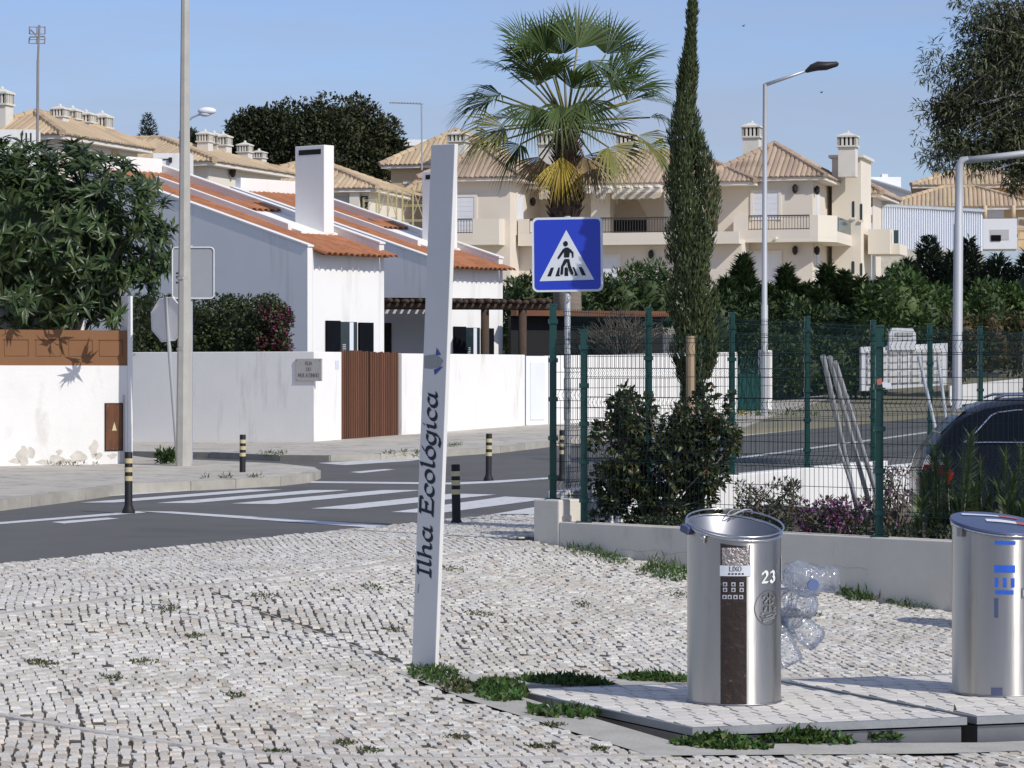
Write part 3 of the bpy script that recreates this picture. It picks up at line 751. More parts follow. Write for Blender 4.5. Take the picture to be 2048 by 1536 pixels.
boat = [[(-.065, -.045), (-.045, -.062), (.03, -.05), (.07, -.03)], [(-.06, -.03), (.06, -.018)], [(.0, -.02), (.004, .085)], [(.004, .08), (.035, .03), (.008, .02)], [(-.004, .06), (-.04, .03), (-.01, .02)],
        [(-.05, .06), (-.03, .075), (-.015, .06)], [(.03, .07), (.05, .06), (.03, .05)], [(-.04, .0), (-.02, .01), (-.04, -.015)], [(.03, .01), (.06, .005), (.04, -.012)], [(-.03, -.045), (.06, -.03)], [(-.05, -.075), (.05, -.055)]]
strokes(boat, .0035, 'emblem_ink', 'emblem_boat', .001)
strokes([[(x + .005, y - .004) for x, y in s_] for s_ in boat], .0025, 'emblem_highlight', 'emblem_lit_edges', .0005)  # flat bright copy, shifted sideways to paint the lit edges of the relief
curved(bin1, 'side_label', 'sticker_white', cy1, RB + .003, R(78), R(112), pz(1160), pz(1112))
m = MB(); hoop = []                          # loose bag hoop lying above the rim
for k in range(41):
    a = 2 * math.pi * k / 40; hoop.append(cy1(a, top1(a, RB) + .020 + .022 * (math.sin(a - .9) * .5 + .5), RB + .010) + Vector((.006, 0, 0)))
m.tube(hoop, .0055, 6, False); m.build('bag_hoop', 'steel_rim', bin1, True)
m = MB(); a = R(-75); m.box(-.045, .045, -.03, .03, -.028, .02, Matrix.Translation(cy1(a, top1(a, RB) - .01, RB + .010)) @ Matrix.Rotation(R(-75 + 12), 4, 'Z') @ Matrix.Rotation(R(12), 4, 'Y'))
bevel(m.build('hinge', 'lid_blue', bin1), .01)
m = MB(); a = R(-42); m.ball(cy1(a, top1(a, RB) - .02, RB + .012), .017); m.tube([cy1(a, top1(a, RB) - .05, RB + .01), cy1(a, top1(a, RB), RB + .01)], .009); m.build('bolt', 'steel_rim', bin1, True)
m = MB(); m.tube([cy1(R(15), top1(R(15), RB) - .02, RB + .002), cy1(R(14.4), .84, RB + .002), cy1(R(15), .80, RB + .002)], .0025, 4); m.build('seam', 'steel_dark', bin1)
m = MB(); c0 = cy1(R(175), top1(R(175), RB) + .03, RB)
for j in range(3):
    m.tube([c0 + Vector((.03 * j + .045 * math.cos(t * .8 + j), -.02 + .025 * math.sin(t * 1.1 + j), -.005 + .018 * math.sin(t + j * 2))) for t in np.linspace(0, 6, 22)], .0026, 5)
tw = m.build('twine', 'galv_light', bin1, True)

b2 = G(1996, 1385, PLZ)
bin2 = thing('waste_bin', 'steel bin with a closed blue-grey slanted lid and worn blue stickers', 'bin', b2)
top2, cy2 = bin_body(bin2, RB, .985, (-.09, .16), True)
m = MB(); n = 48; vs = []
for k in range(n):
    a = 2 * math.pi * k / n; r = RB + .014; vs += [cy2(a, top2(a, r) + .012, r), cy2(a, top2(a, r) + .026, r - .004)]
vs.append(Vector((0, 0, .985 + .045)))
m.add(vs, [(2 * k, 2 * ((k + 1) % n), 2 * ((k + 1) % n) + 1, 2 * k + 1) for k in range(n)] + [(2 * k + 1, 2 * ((k + 1) % n) + 1, 2 * n) for k in range(n)])
m.build('lid', 'lid_blue', bin2, True, 40)
m = MB(); vs = []
for k in range(n): a = 2 * math.pi * k / n; r = RB + .009; vs += [cy2(a, top2(a, r) - .006, r), cy2(a, top2(a, r) + .010, r)]
m.add(vs, [(2 * k, 2 * ((k + 1) % n), 2 * ((k + 1) % n) + 1, 2 * k + 1) for k in range(n)]); m.build('lid_seat', 'lid_blue', bin2, True)
def onlid(x, y): 
    r = math.hypot(x, y); return Vector((x, y, .985 + .030 + .16 * y - .09 * x + .016 * (1 - r / RB)))
def lidq(x0, x1, y0, y1, mat, nm):
    m = MB(); nn = 6
    for k in range(nn):
        a, b = x0 + (x1 - x0) * k / nn, x0 + (x1 - x0) * (k + 1) / nn
        m.quad(*(onlid(x, y) + Vector((0, 0, .003)) for x, y in ((a, y0), (b, y0), (b, y1), (a, y1))))
    m.build(nm, mat, bin2)
lidq(-.20, .02, .08, .13, 'sticker_white', 'lid_sticker'); lidq(.022, .13, .08, .13, 'sticker_red', 'lid_sticker')
lidq(-.08, .10, -.08, -.02, 'sticker_white', 'lid_sticker'); lidq(.102, .20, -.08, -.02, 'sticker_red', 'lid_sticker')
pz2 = lambda py: (1385 - py) / F * b2.y
pa2 = lambda px: math.asin(max(-1, min(1, (px - 1996) / F * b2.y / RB)))
curved(bin2, 'blue_sticker', 'sticker_blue', cy2, RB + .003, pa2(1974), pa2(2015), pz2(1139), pz2(1125))
for x_ in (1979, 1995, 2011): 
    curved(bin2, 'blue_sticker', 'sticker_blue', cy2, RB + .003, pa2(x_ - 4), pa2(x_ + 3), pz2(1168), pz2(1150), 3)
curved(bin2, 'blue_sticker', 'sticker_blue', cy2, RB + .003, pa2(1976), pa2(2012), pz2(1182), pz2(1174))
curved(bin2, 'blue_residue', 'lid_blue', cy2, RB + .003, pa2(1974), pa2(1982), pz2(1228), pz2(1190), 3)
curved(bin2, 'blue_residue', 'lid_blue', cy2, RB + .003, pa2(1968), pa2(1990), pz2(1390) + .01, pz2(1366), 3)
curved(bin2, 'blue_residue', 'sticker_blue', cy2, RB + .003, pa2(1975), pa2(2016), pz2(1084), pz2(1077))
curved(bin2, 'maker_plate', 'steel_dark', cy2, RB + .003, pa2(2028), pa2(2064), pz2(1190), pz2(1170))
curved(bin2, 'maker_plate_face', 'galv_light', cy2, RB + .0045, pa2(2031), pa2(2061), pz2(1186), pz2(1174))
m = MB(); a = R(-60); m.box(-.02, .02, -.012, .012, -.04, .012, Matrix.Translation(cy2(a, top2(a, RB) - .01, RB + .010)) @ Matrix.Rotation(R(-60), 4, 'Z')); m.build('latch', 'steel_dark', bin2)
# third bin, just out of view beyond the second: only its shadow reaches the picture
b3 = copy_tree(bin2); b3['label'] = 'steel bin with a closed lid standing by the grey wall beyond the blue-lidded bin'; b3.location = (4.12, 22.35, zplaza(4.12, 22.35)); b3.rotation_euler = (0, 0, .3)

# ------------------------------------------------------------------ empty water bottles
def thin_plastic():
    m = bpy.data.materials.new('clear_plastic'); m.use_nodes = True; nt = m.node_tree; N = nt.nodes; L = nt.links
    N.remove(N['Principled BSDF']); out = N['Material Output']
    tr = N.new('ShaderNodeBsdfTransparent'); tr.inputs[0].default_value = (.93, .94, .96, 1)
    gl = N.new('ShaderNodeBsdfGlossy'); gl.inputs['Roughness'].default_value = .10; gl.inputs[0].default_value = (.95, .97, 1, 1)
    df = N.new('ShaderNodeBsdfDiffuse'); df.inputs[0].default_value = (.80, .82, .85, 1)
    no = N.new('ShaderNodeTexNoise'); no.inputs['Scale'].default_value = 24; tc = N.new('ShaderNodeTexCoord'); L.new(tc.outputs['Object'], no.inputs[0])
    bu = N.new('ShaderNodeBump'); bu.inputs['Strength'].default_value = .9; bu.inputs['Distance'].default_value = .03; L.new(no.outputs[0], bu.inputs['Height'])
    L.new(bu.outputs[0], gl.inputs['Normal'])
    lw = N.new('ShaderNodeLayerWeight'); lw.inputs[0].default_value = .34; L.new(bu.outputs[0], lw.inputs['Normal'])
    m1 = N.new('ShaderNodeMixShader'); L.new(lw.outputs['Fresnel'], m1.inputs[0]); L.new(tr.outputs[0], m1.inputs[1]); L.new(gl.outputs[0], m1.inputs[2])
    m2 = N.new('ShaderNodeMixShader'); m2.inputs[0].default_value = .13; L.new(m1.outputs[0], m2.inputs[1]); L.new(df.outputs[0], m2.inputs[2]); L.new(m2.outputs[0], out.inputs[0])
    _M['clear_plastic'] = m
thin_plastic()
def bottle(p0, ax, L, r, label, cap=None, lab=None):
    t = thing('plastic_bottle', label, 'bottle', p0, 0, 'empty bottles piled behind the bin'); t.rotation_euler = Vector((0, 0, 1)).rotation_difference(Vector(ax)).to_euler()
    pr = [(r * .55, .0), (r * .9, .006), (r, .03)]
    for k in range(6):
        z = .05 + k * (L * .58) / 6; pr += [(r, z), (r * .93, z + L * .03), (r, z + L * .06)]
    pr += [(r, L * .70), (r * .92, L * .78), (r * .6, L * .88), (r * .32, L * .93), (r * .30, L * .98)]
    m = MB(); m.lathe(pr, n=14); m.build('shell', 'clear_plastic', t, True)
    if cap: m = MB(); m.lathe([(r * .36, L * .955), (r * .36, L * 1.0)], n=12); m.build('cap', cap, t)
    if lab: m = MB(); m.lathe([(r * 1.012, L * .34), (r * 1.012, L * .52)], n=14, capb=False, capt=False); m.build('paper_label', lab, t, True)
bb = lambda px, py, d: P(px, py, d)
bottle(bb(1678, 1158, 17.72), (-1, .05, -.02), .36, .078, 'clear bottle lying outermost, its ribbed base pointing away from the bin')
bottle(bb(1590, 1150, 17.62), (.25, -.9, -.12), .30, .095, 'clear bottle with its blue neck pointing out of the pile', 'bottle_cap')
bottle(bb(1622, 1212, 17.66), (-.75, -.5, .15), .30, .085, 'crumpled clear bottle in the middle of the pile behind the bin')
bottle(bb(1636, 1284, 17.66), (-.72, -.15, .62), .30, .078, 'squarish clear bottle pointing down and away from the bin')
bottle(bb(1584, 1330, 17.60), (-.42, .1, .85), .33, .082, 'lowest clear bottle, its base near the paving')
bottle(bb(1598, 1228, 17.75), (-.8, -.1, -.35), .26, .075, 'clear bottle with a pale blue label between the others', None, 'bottle_label')

# ------------------------------------------------------------------ fences
def fence_post(root, p, z0, z1):
    m = MB(); m.box(p.x - .032, p.x + .032, p.y - .032, p.y + .032, z0, z1); m.box(p.x - .037, p.x + .037, p.y - .037, p.y + .037, z1 + .001, z1 + .02); po = bevel(m.build('post', 'fence_green', root), .004)
    m = MB(); m.box(p.x - .07, p.x + .07, p.y - .07, p.y + .07, z0 + .001, z0 + .012); m.build('base_plate', 'fence_green', po)
    for z in np.linspace(z0 + .18, z1 - .16, 5):
        m = MB(); m.box(p.x - .045, p.x + .045, p.y - .045, p.y + .045, z, z + .04); m.build('clamp', 'fence_green', po)
def mesh_panel(root, fr, u0, u1, w, z0, z1, sp=.05, r=.0021):
    m = MB(); folds = np.linspace(z0 + .10, z1 - .12, 4); path = [(z0, 0)]
    for z in folds: path += [(z - .05, 0), (z, -.035), (z + .05, 0)]
    path.append((z1, 0)); n = int((u1 - u0) / sp)
    for k in range(n + 1):
        u = u0 + (u1 - u0) * k / n
        m.tube([fr.W(u, w + dw, z) for z, dw in path], r, 4, False)
    hz = [z0 + .02, z1 - .03] + [z + d for z in folds for d in (-.05, .05)] + [z0 + (z1 - z0) * k / 9 for k in range(1, 9)]
    for z in hz: m.tube([fr.W(u0, w - .005, z), fr.W(u1, w - .005, z)], r * 1.25, 4, False)
    m.build('mesh_panel', 'fence_wire', root)
ff = thing('mesh_fence', 'dark green welded mesh fence on the low grey wall behind the bins', 'fence')
for u, z0, z1 in ((.15, .44, 2.21), (.545, .24, 1.97), (3.94, .24, 1.97), (7.2, .24, 1.97)): 
    fence_post(ff, LOWW.W(u, .10, 0), z0, z1)
mesh_panel(ff, LOWW, .19, .51, .10, .46, 1.93); mesh_panel(ff, LOWW, .58, 3.90, .10, .27, 1.93); mesh_panel(ff, LOWW, 3.98, 7.16, .10, .27, 1.93)
rf = thing('mesh_fence', 'dark green mesh fence running up along the road on the white retaining wall', 'fence')
us = [2.5, 5.02, 7.65, 10.3, 12.9, 15.5, 18.1]
for u in us: fence_post(rf, REAR.W(u, 0, 0), .5 if u < 10.6 else .42, 2.23)
for a, b in zip([.25] + us[:-1], us): mesh_panel(rf, REAR, a + .04, b - .04, 0, .52, 2.20, sp=.055)

# ------------------------------------------------------------------ blue crossing sign
sgx, sgd = 1135, 29.4; zb_ = .05
sg = thing('crossing_sign', 'square blue pedestrian crossing sign with white triangle on a galvanised post', 'sign', (PX(sgx, sgd), sgd, zb_))
m = MB(); ztop = PZ(432, sgd) - zb_; m.tube([(0, .03, -.1), (0, .03, ztop)], .03, 12); m.build('post', 'galv_light', sg, True)
def rrect(x0, x1, z0, z1, r, n=6): 
    o = []
    for cx, cz, a in ((x1 - r, z1 - r, 0), (x0 + r, z1 - r, 90), (x0 + r, z0 + r, 180), (x1 - r, z0 + r, 270)):
        o += [(cx + r * math.cos(R(a + 90 * k / n)), cz + r * math.sin(R(a + 90 * k / n))) for k in range(n + 1)]
    return o
SW = 142 / F * sgd; zc = PZ(509, sgd) - zb_
plate = link('plate', None, sg, (0, 0, zc), (0, 0, R(-9)))
bpy.data.objects.remove(plate)
yaw = Matrix.Translation((0, 0, zc)) @ Matrix.Rotation(R(-7), 4, 'Z') @ Matrix.Rotation(R(-.6), 4, 'Y')
h = SW / 2; hz = 149 / F * sgd / 2
def layer(pts, y, mat, nm, thick=None):
    m = MB(); q = [yaw @ Vector((x, y, z)) for x, z in pts]
    if thick: m.prism(q, yaw.to_3x3() @ Vector((0, thick, 0)))
    else: m.poly(q[::-1])
    return m.build(nm, mat, sg)
layer(rrect(-h, h, -hz, hz, .055), -.012, 'sign_white', 'plate', .03)
layer(rrect(-h + .022, h - .022, -hz + .022, hz - .022, .04), -.015, 'sign_blue', 'blue_field')
kx = SW / 980; sx = lambda v: (v - 600) * kx; sz = lambda v: -(v - 620) * kx        # from the enlarged crop
layer([(sx(588), sz(282)), (sx(210), sz(985)), (sx(968), sz(972))], -.018, 'sign_white', 'triangle')
man = []
def blk(pts, y=-.021, mat='black_paint', nm='figure'): layer([(sx(a), sz(b)) for a, b in pts], y, mat, nm)
blk([(578 + 34 * math.cos(t), 472 + 38 * math.sin(t)) for t in np.linspace(0, 2 * math.pi, 18)[:-1]], nm='figure_head')
for z5 in ([(372, 798), (415, 798), (372, 918), (318, 918)], [(475, 798), (515, 798), (492, 918), (432, 918)], [(562, 798), (606, 798), (612, 916), (558, 916)], [(655, 796), (695, 796), (745, 914), (688, 914)], [(755, 795), (800, 795), (858, 913), (800, 913)]): blk(z5, -.0205, nm='zebra_bar')
leg1 = [(562, 682), (612, 682), (588, 740), (548, 790), (540, 890), (520, 905), (498, 892), (512, 780)]
leg2 = [(590, 690), (628, 682), (648, 780), (690, 880), (676, 905), (652, 895), (606, 800)]
def fat(pts, g):
    cx = sum(a for a, b in pts) / len(pts); cy = sum(b for a, b in pts) / len(pts); return [(a + (g if a > cx else -g), b + (g * .6 if b > cy else -g * .3)) for a, b in pts]
blk(fat(leg1, 11), -.0225, 'sign_white', 'figure_outline'); blk(fat(leg2, 11), -.0228, 'sign_white', 'figure_outline')
blk(leg1, -.0235, nm='figure_leg'); blk(leg2, -.0238, nm='figure_leg')
blk([(565, 525), (615, 522), (640, 560), (628, 660), (556, 660), (556, 575)], -.022, nm='figure_torso')
blk([(575, 528), (560, 580), (488, 680), (466, 676), (470, 650), (540, 545)], -.0224, nm='figure_arm')
blk([(608, 524), (650, 550), (688, 595), (688, 660), (668, 670), (662, 606), (622, 580)], -.0222, nm='figure_arm')
m = MB(); m.ring((.008, -.02, PZ(597, sgd) - zb_), .022, .006, (0, 1, 0), 16); m.build('bracket_eye', 'galv_light', sg, True)
m = MB(); m.tube([(.0, .05, zc - hz + .1), (0, .05, zc + hz - .1)], .02, 6); m.build('bracket', 'galv', sg)

# ------------------------------------------------------------------ bollards
bol = [(257, 1027, 'striped flexible bollard at the inner end of the stop line', .70), (485, 961, 'striped bollard at the kerb of the pavement corner by the concrete lamp post', .68), (977, 962, 'striped bollard on the far white line beyond the crossing', .70), (913, 1056, 'striped bollard at the edge of the cobbles beside the totem', .655), (1124, 962, 'striped bollard seen through the green fence behind the sign post', .75)]
src = None
for px, py, lab, hh in bol:
    p = G(px, py, 0); p.z = zroad(p.x, p.y)
    if src is None:
        t = thing('bollard', lab, 'bollard', p, 0, 'striped bollards round the crossing'); src = t
        m = MB(); m.lathe([(.075, 0), (.075, .03), (.06, .06), (.045, .10), (.045, .69), (.04, .70)], n=18); m.build('body', 'bollard_black', t, True, 40)
        for z in (.37, .47, .57):
            m = MB(); m.lathe([(.0462, z), (.0462, z + .055)], n=18, capb=False, capt=False); m.build('band', 'band_yellow', t, True)
    else:
        t = copy_tree(src); t['label'] = lab; t.location = p
    t.scale = (1, 1, hh / .70)
    t.rotation_euler = (R(rng.uniform(-1, 1)), R(rng.uniform(-1, 1.6)), rng.uniform(0, 6))
m = MB(); bb_ = [o for o in bpy.data.objects if o.name.startswith('bollard') and o.get('label', '').endswith('the totem')][0]
m.lathe([(.0462, .005), (.0462, .06)], n=18, capb=False, capt=False); m.build('band', 'band_yellow', bb_, True)
# ------------------------------------------------------------------ left garden wall with brown panel
LW = Fr(PX(255, 48.5), 48.5, 32)
lw = thing('street_wall', 'flaking white street wall topped by a brown panelled board under the broad-leaved tree', 'wall', LW.loc(0), LW.a)
def lbox(parent, name, mat, u0, u1, w0, w1, z0, z1, bev=0):
    m = MB(); m.box(u0, u1, w0, w1, z0, z1); o = m.build(name, mat, parent)
    if bev: bevel(o, bev)
    return o
zt = LW.on(130, 731, 0)[1]; zp = LW.on(130, 660, 0)[1]
lbox(lw, 'wall_face', 'whitewash_old', -5.5, 0, 0, .22, -.2, zt)
bd = lbox(lw, 'brown_board', 'panel_brown', -5.5, -.006, .012, .16, zt + .001, zp)
for a, b in ((7, 58), (70, 124), (136, 186), (197, 246)):
    u0 = LW.on(a, 690)[0]; u1 = LW.on(b, 690)[0]; z1 = LW.on(130, 679)[1]; z0 = LW.on(130, 712)[1]
    lbox(bd, 'raised_panel', 'panel_brown', u0 + .02, u1 - .02, .002, .011, z0, z1 - .02)
    lbox(bd, 'panel_groove', 'panel_groove', u0, u1, .006, .0115, z1 - .018, z1)
    lbox(bd, 'panel_groove', 'panel_groove', u1 - .018, u1, .005, .0115, z0, z1 - .02)
lbox(lw, 'end_pier', 'whitewash', .002, .09, -.012, .26, -.2, LW.on(260, 592)[1], .01)
d0, dz0 = LW.on(209, 902); d1, dz1 = LW.on(245, 806)
dr = lbox(lw, 'meter_door', 'rust', d0 + .015, d1 - .015, -.012, -.002, dz0 + .015, dz1 - .015)
for q in ((d0, d0 + .015, dz0, dz1), (d1 - .015, d1, dz0, dz1), (d0 + .0151, d1 - .0151, dz1 - .015, dz1), (d0 + .0151, d1 - .0151, dz0, dz0 + .015)): lbox(dr, 'door_frame', 'gate_dark', q[0], q[1], -.016, -.001, q[2], q[3])
a = LW.on(228, 845); m = MB(); tri = [(a[0], a[1] + .01), (a[0] - .042, a[1] - .13), (a[0] + .042, a[1] - .13)]
m.poly([(u, -.014, z) for u, z in tri]); m.build('warning_triangle', 'band_yellow', dr)
m = MB(); m.tube([(d1 + .02, -.02, dz0 - .25), (d1 + .02, -.02, dz0 + .9)], .014, 8); m.tube([(d1 - .03, -.012, dz0 - .2), (d1 - .03, -.012, dz0)], .012, 8); m.build('cable_pipe', 'concrete_pole', lw)
for px, py, rx, ry in ((46, 912, 13, 17), (62, 905, 7, 14), (112, 918, 16, 9), (118, 905, 6, 7), (158, 912, 18, 10), (188, 898, 9, 16), (196, 912, 8, 8), (30, 922, 12, 5), (85, 924, 14, 4), (225, 912, 10, 5), (140, 922, 22, 4)):
    u, z = LW.on(px, py); k = 48 / F; m = MB(); n = 14; ph = rng.uniform(0, 6)
    m.poly([(u + rx * k * math.cos(t) * (1 + .3 * math.sin(3 * t + ph) + .15 * math.sin(5 * t)), -.0025, z + ry * k * math.sin(t) * (1 + .25 * math.sin(2 * t + ph))) for t in [2 * math.pi * q / n for q in range(n)]]); m.build('flaked_patch', 'bare_plaster', lw)
# neighbouring outhouse behind the wall
oh = thing('outhouse', 'shaded white outhouse corner behind the broad-leaved tree', 'building', LW.loc(0), LW.a)
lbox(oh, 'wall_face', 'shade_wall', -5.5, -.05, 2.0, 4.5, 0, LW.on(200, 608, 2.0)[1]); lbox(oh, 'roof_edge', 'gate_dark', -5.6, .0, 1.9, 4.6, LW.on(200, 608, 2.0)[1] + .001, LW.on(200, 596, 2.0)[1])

# ------------------------------------------------------------------ far white wall with gate
CW = Fr(PX(628, 60.2), 60.2, 62)              # gate side, receding to the right
ZW = PZ(703, 60.2)
CL = Fr(PX(628, 60.2), 60.2, -28)             # left side, u negative to the left
ww = thing('boundary_wall', 'plain white boundary wall turning a corner beside the wooden gates', 'wall')
g0, g1, g2 = CW.on(683, 800)[0], CW.on(744, 800)[0], CW.on(803, 800)[0]; e1 = CW.on(1050, 800)[0]
bevel(wallrun('wall_face', 'whitewash', CL, -7.5, 0, 0, .22, -.1, ZW, ww), .012)
bevel(wallrun('gate_pier', 'whitewash', CW, .002, g0, -.003, .25, -.1, ZW - .004, ww), .012)
bevel(wallrun('wall_face', 'whitewash', CW, g2 + .02, e1, 0, .22, -.1, CW.on(820, 707)[1], ww), .012)
pq = thing('street_plaque', 'stone street name plaque reading Rua do Mulatinho on the white wall', 'sign')
a = CL.on(593, 762); b = CL.on(645, 717)
pl_ = bevel(wallrun('slab', 'plaque', CL, a[0], b[0], -.035, -.001, a[1], b[1], pq), .006)
for u, z in ((a[0] + .03, a[1] + .03), (b[0] - .03, a[1] + .03), (a[0] + .03, b[1] - .03), (b[0] - .03, b[1] - .03)):
    m = MB(); m.ball(CL.W(u, -.037, z), .012, 8, 5); m.build('screw_head', 'steel_dark', pl_)
W_ = b[0] - a[0]; Hh = b[1] - a[1]
for txt, fy in (('RUA', .70), ('DO', .44), ('MULATINHO', .17)):
    s_ = .074 / 1.5 if txt != 'MULATINHO' else .078 / 1.5
    adv = sum(BLK[c][0] for c in txt) * s_; hx = 1.0 if adv < W_ * .8 else W_ * .82 / adv
    x0 = a[0] + W_ / 2 - adv * hx / 2
    m, _ = nib_text(txt, BLK, lambda x, y, lf: CL.W(x0 + x, -.0362 - lf, a[1] + Hh * fy + y), s_, hx, (.085, .0), .045); m.build('lettering', 'plaque_ink', pl_)
a = CW.on(670, 738); b = CW.on(677, 721); wallrun('number_plate', 'sticker_white', CW, a[0], b[0], -.012, -.004, a[1], b[1], ww)
gt = thing('double_gate', 'pair of brown vertical-board wooden gates in the white wall', 'gate')
for lf, (u0, u1, py0, py1) in enumerate(((g0 + .03, g1 - .03, 884, 702), (g1 + .03, g2 - .01, 879, 704))):
    fr0 = wallrun('gate_leaf', 'gate_dark', CW, u0, u1, .10, .13, CW.on(720, 886)[1], CW.on(720, py1 + 6)[1], gt)
    n = 13; W_ = (u1 - u0) / n
    for k in range(n):
        dz = rng.uniform(-.012, .012)
        bevel(wallrun('plank', 'gate_wood', CW, u0 + k * W_ + .012, u0 + (k + 1) * W_ - .012, .06, .098, CW.on(740, py0)[1], CW.on(740, py1)[1] + dz, fr0), .006)
wallrun('threshold', 'gate_dark', CW, g0, g2, .12, .5, -.1, .22, ww)
# wall continues up the road with a white garage door and a patterned gate
e = CW.W(e1, 0, 0); f_ = Vector((PX(1475, 73.2), 73.2, 0)); RW = Fr(e.x, e.y, math.degrees(math.atan2(f_.y - e.y, f_.x - e.x))); RL = (f_ - e).length
gw = thing('roadside_wall', 'long white roadside wall with garage door, behind the green fence', 'wall')
ua, ub = RW.on(1054, 800)[0], RW.on(1098, 800)[0]
gd = wallrun('garage_door', 'stucco_white', RW, ua, ub, .03, .08, .40, RW.on(1070, 712)[1], gw)
wallrun('door_panel', 'shutter_white', RW, ua + .12, ub - .12, .012, .029, .52, RW.on(1070, 712)[1] - .14, gd)
wallrun('door_step', 'kerb_stone', RW, ua, ub, -.25, .0, -.1, .38, gw)
bevel(wallrun('wall_face', 'whitewash', RW, ub + .01, RL, 0, .2, -.1, RW.on(1200, 712)[1], gw, RW.on(1470, 704)[1]), .012)
wallrun('wall_pier', 'whitewash', RW, RL + 1.0, RL + 1.25, -.02, .22, .2, RW.on(1515, 700)[1], gw)
ig = thing('patterned_gate', 'dark green gate with wavy ironwork between white piers', 'gate')
wallrun('gate_sheet', 'fence_green', RW, RL + .06, RL + .95, .08, .10, .45, RW.on(1490, 748)[1], ig)
m = MB()
for k in range(9):
    u = RL + .1 + k * .1; z0 = RW.on(1490, 748)[1]
    m.tube([RW.W(u + .03 * math.sin(j * 1.3 + k), .09, z0 + j * .06) for j in range(8)], .012, 5)
    m.tube([RW.W(u + .05 * math.sin(j * .9 + k * 2), .074, .5 + j * .1) for j in range(12)], .010, 5)
m.build('ironwork', 'fence_green', ig)

# ------------------------------------------------------------------ white mono-pitch houses
HA = Fr(PX(615, 67), 67, 49.98); HA_off = Vector((2.70, 8.70)); SL = .29; ZE = 4.38
def tile_mesh(L=.42, r0=.102, r1=.085, mat='roof_orange'):
    m = MB(); n = 5; vs = []
    for y, r, z in ((0, r0, 0), (L, r1, .012)):
        for k in range(n + 1):
            a = math.pi * k / n; vs.append((r * math.cos(a), y, r * math.sin(a) * .75 + z))
    m.add(vs, [(k, k + 1, n + 2 + k, n + 1 + k) for k in range(n)])
    vs = [(x * .86, 0, z * .80) for x, y, z in vs[:n + 1]]; o = len(m.v)
    m.add(vs, []); m.f += [(k + 1, k, o + k, o + k + 1) for k in range(n)]; m.m += [0] * n
    return m.mesh('tile', mat, False)
TILE = tile_mesh()
def white_house(fr, label, win=True):
    h = thing('white_house', label, 'house', fr.loc(0), fr.a)
    W_, V_ = 2.53, 7.4
    prof = lambda z: [(0, z)]
    m = MB()                                   # walls: gable prism, open top
    def gable(u0, u1, top): 
        q = [(u0, 0, 0), (u0, V_, 0), (u0, V_, top + SL * V_), (u0, 0, top)]
        mm = MB(); mm.prism(q, (u1 - u0, 0, 0)); return mm
    gable(0, .16, ZE + .03).build('gable_wall', 'house_white', h)
    gable(W_ - .16, W_, ZE + .17).build('party_wall', 'house_white', h)
    lbox(h, 'facade', 'house_white', .163, W_ - .163, 0, .2, 0, ZE - .04)
    lbox(h, 'back_wall', 'house_white', .163, W_ - .163, V_ - .2, V_ - .003, 0, ZE + SL * V_ + .3)
    for u0, dz in ((-.02, .032), (W_ - .18, .172)):
        m = MB(); q = [(u0, -.03, ZE + dz), (u0, V_ + .02, ZE + dz + SL * V_), (u0, V_ + .02, ZE + dz + .04 + SL * V_), (u0, -.03, ZE + dz + .04)]
        m.prism(q, (.20, 0, 0)); m.build('coping', 'coping_white', h)
    m = MB(); q = [(.17, -.3, ZE - .3 * SL - .03), (.17, V_ - .2, ZE - .03 + SL * (V_ - .2)), (.17, V_ - .2, ZE - .07 + SL * (V_ - .2)), (.17, -.3, ZE - .3 * SL - .07)]
    m.prism(q, (W_ - .34, 0, 0)); rf_ = m.build('roof', 'roof_under', h)
    ang = math.atan(SL); nu = 12; du = (W_ - .33) / nu; nv = 20
    for i in range(nu + 1):                     # last column overhangs the party wall like the photo
        for j in range(nv):
            u = .17 + du * (i + .5); v = -.42 + j * .378
            if i == nu:
                if j > 0: continue
            o = link('tile', TILE, rf_, (u + rng.gauss(0, .004), v, ZE - .035 + SL * v + rng.gauss(0, .004)), (ang, 0, rng.gauss(0, .012))); o.scale = (du / .205, 1, 1)
    # low wall running up the middle of the roof, small inner roof beyond it
    q = [(1.02, 1.6, ZE + SL * 1.6), (1.02, 6.0, ZE + SL * 6.0), (1.02, 6.0, ZE + .17 + SL * 6.0), (1.02, 1.6, ZE + .17 + SL * 1.6)]
    m = MB(); m.prism(q, (.12, 0, 0)); m.build('roof_wall', 'coping_white', h)
    m = MB(); q = [(1.15, 1.3, ZE + .03 + SL * 1.3), (1.15, 3.4, ZE + .03 + SL * 3.4), (1.15, 3.4, ZE + .075 + SL * 3.4), (1.15, 1.3, ZE + .075 + SL * 1.3)]
    m.prism(q, (W_ - 1.32, 0, 0)); tr_ = m.build('terrace_slab', 'house_white', h)
    for i in range(6):
        for j in range(2):
            u = 1.17 + .2 * (i + .5); v = 3.15 + .37 * j
            link('tile', TILE, rf_, (u, v, ZE + .10 + SL * v), (ang, 0, 0))
    # chimney
    cu, cv, ca_, cb_, cz = 1.90, 1.30, .335, .93, 6.86
    ch = lbox(h, 'chimney', 'house_white', cu, cu + ca_, cv, cv + cb_, ZE + .2, cz, .012)
    lbox(ch, 'vent', 'dark_slot', cu - .004, cu + .03, cv + .10, cv + cb_ - .12, cz - .21, cz - .09)
    lbox(ch, 'vent', 'dark_slot', cu + ca_ - .03, cu + ca_ + .004, cv + .10, cv + cb_ - .12, cz - .21, cz - .09)
    # window with open dark shutters
    a = HA.on(650, 641); b = HA.on(743, 720)
    u0, u1, z1, z0 = a[0], b[0], a[1], b[1] - .6
    f3 = (u1 - u0) / 3
    wf = lbox(h, 'window', 'glass_dark', u0 + f3 * .9, u1 - f3 * .95, -.006, .02, z0, z1 - .02)
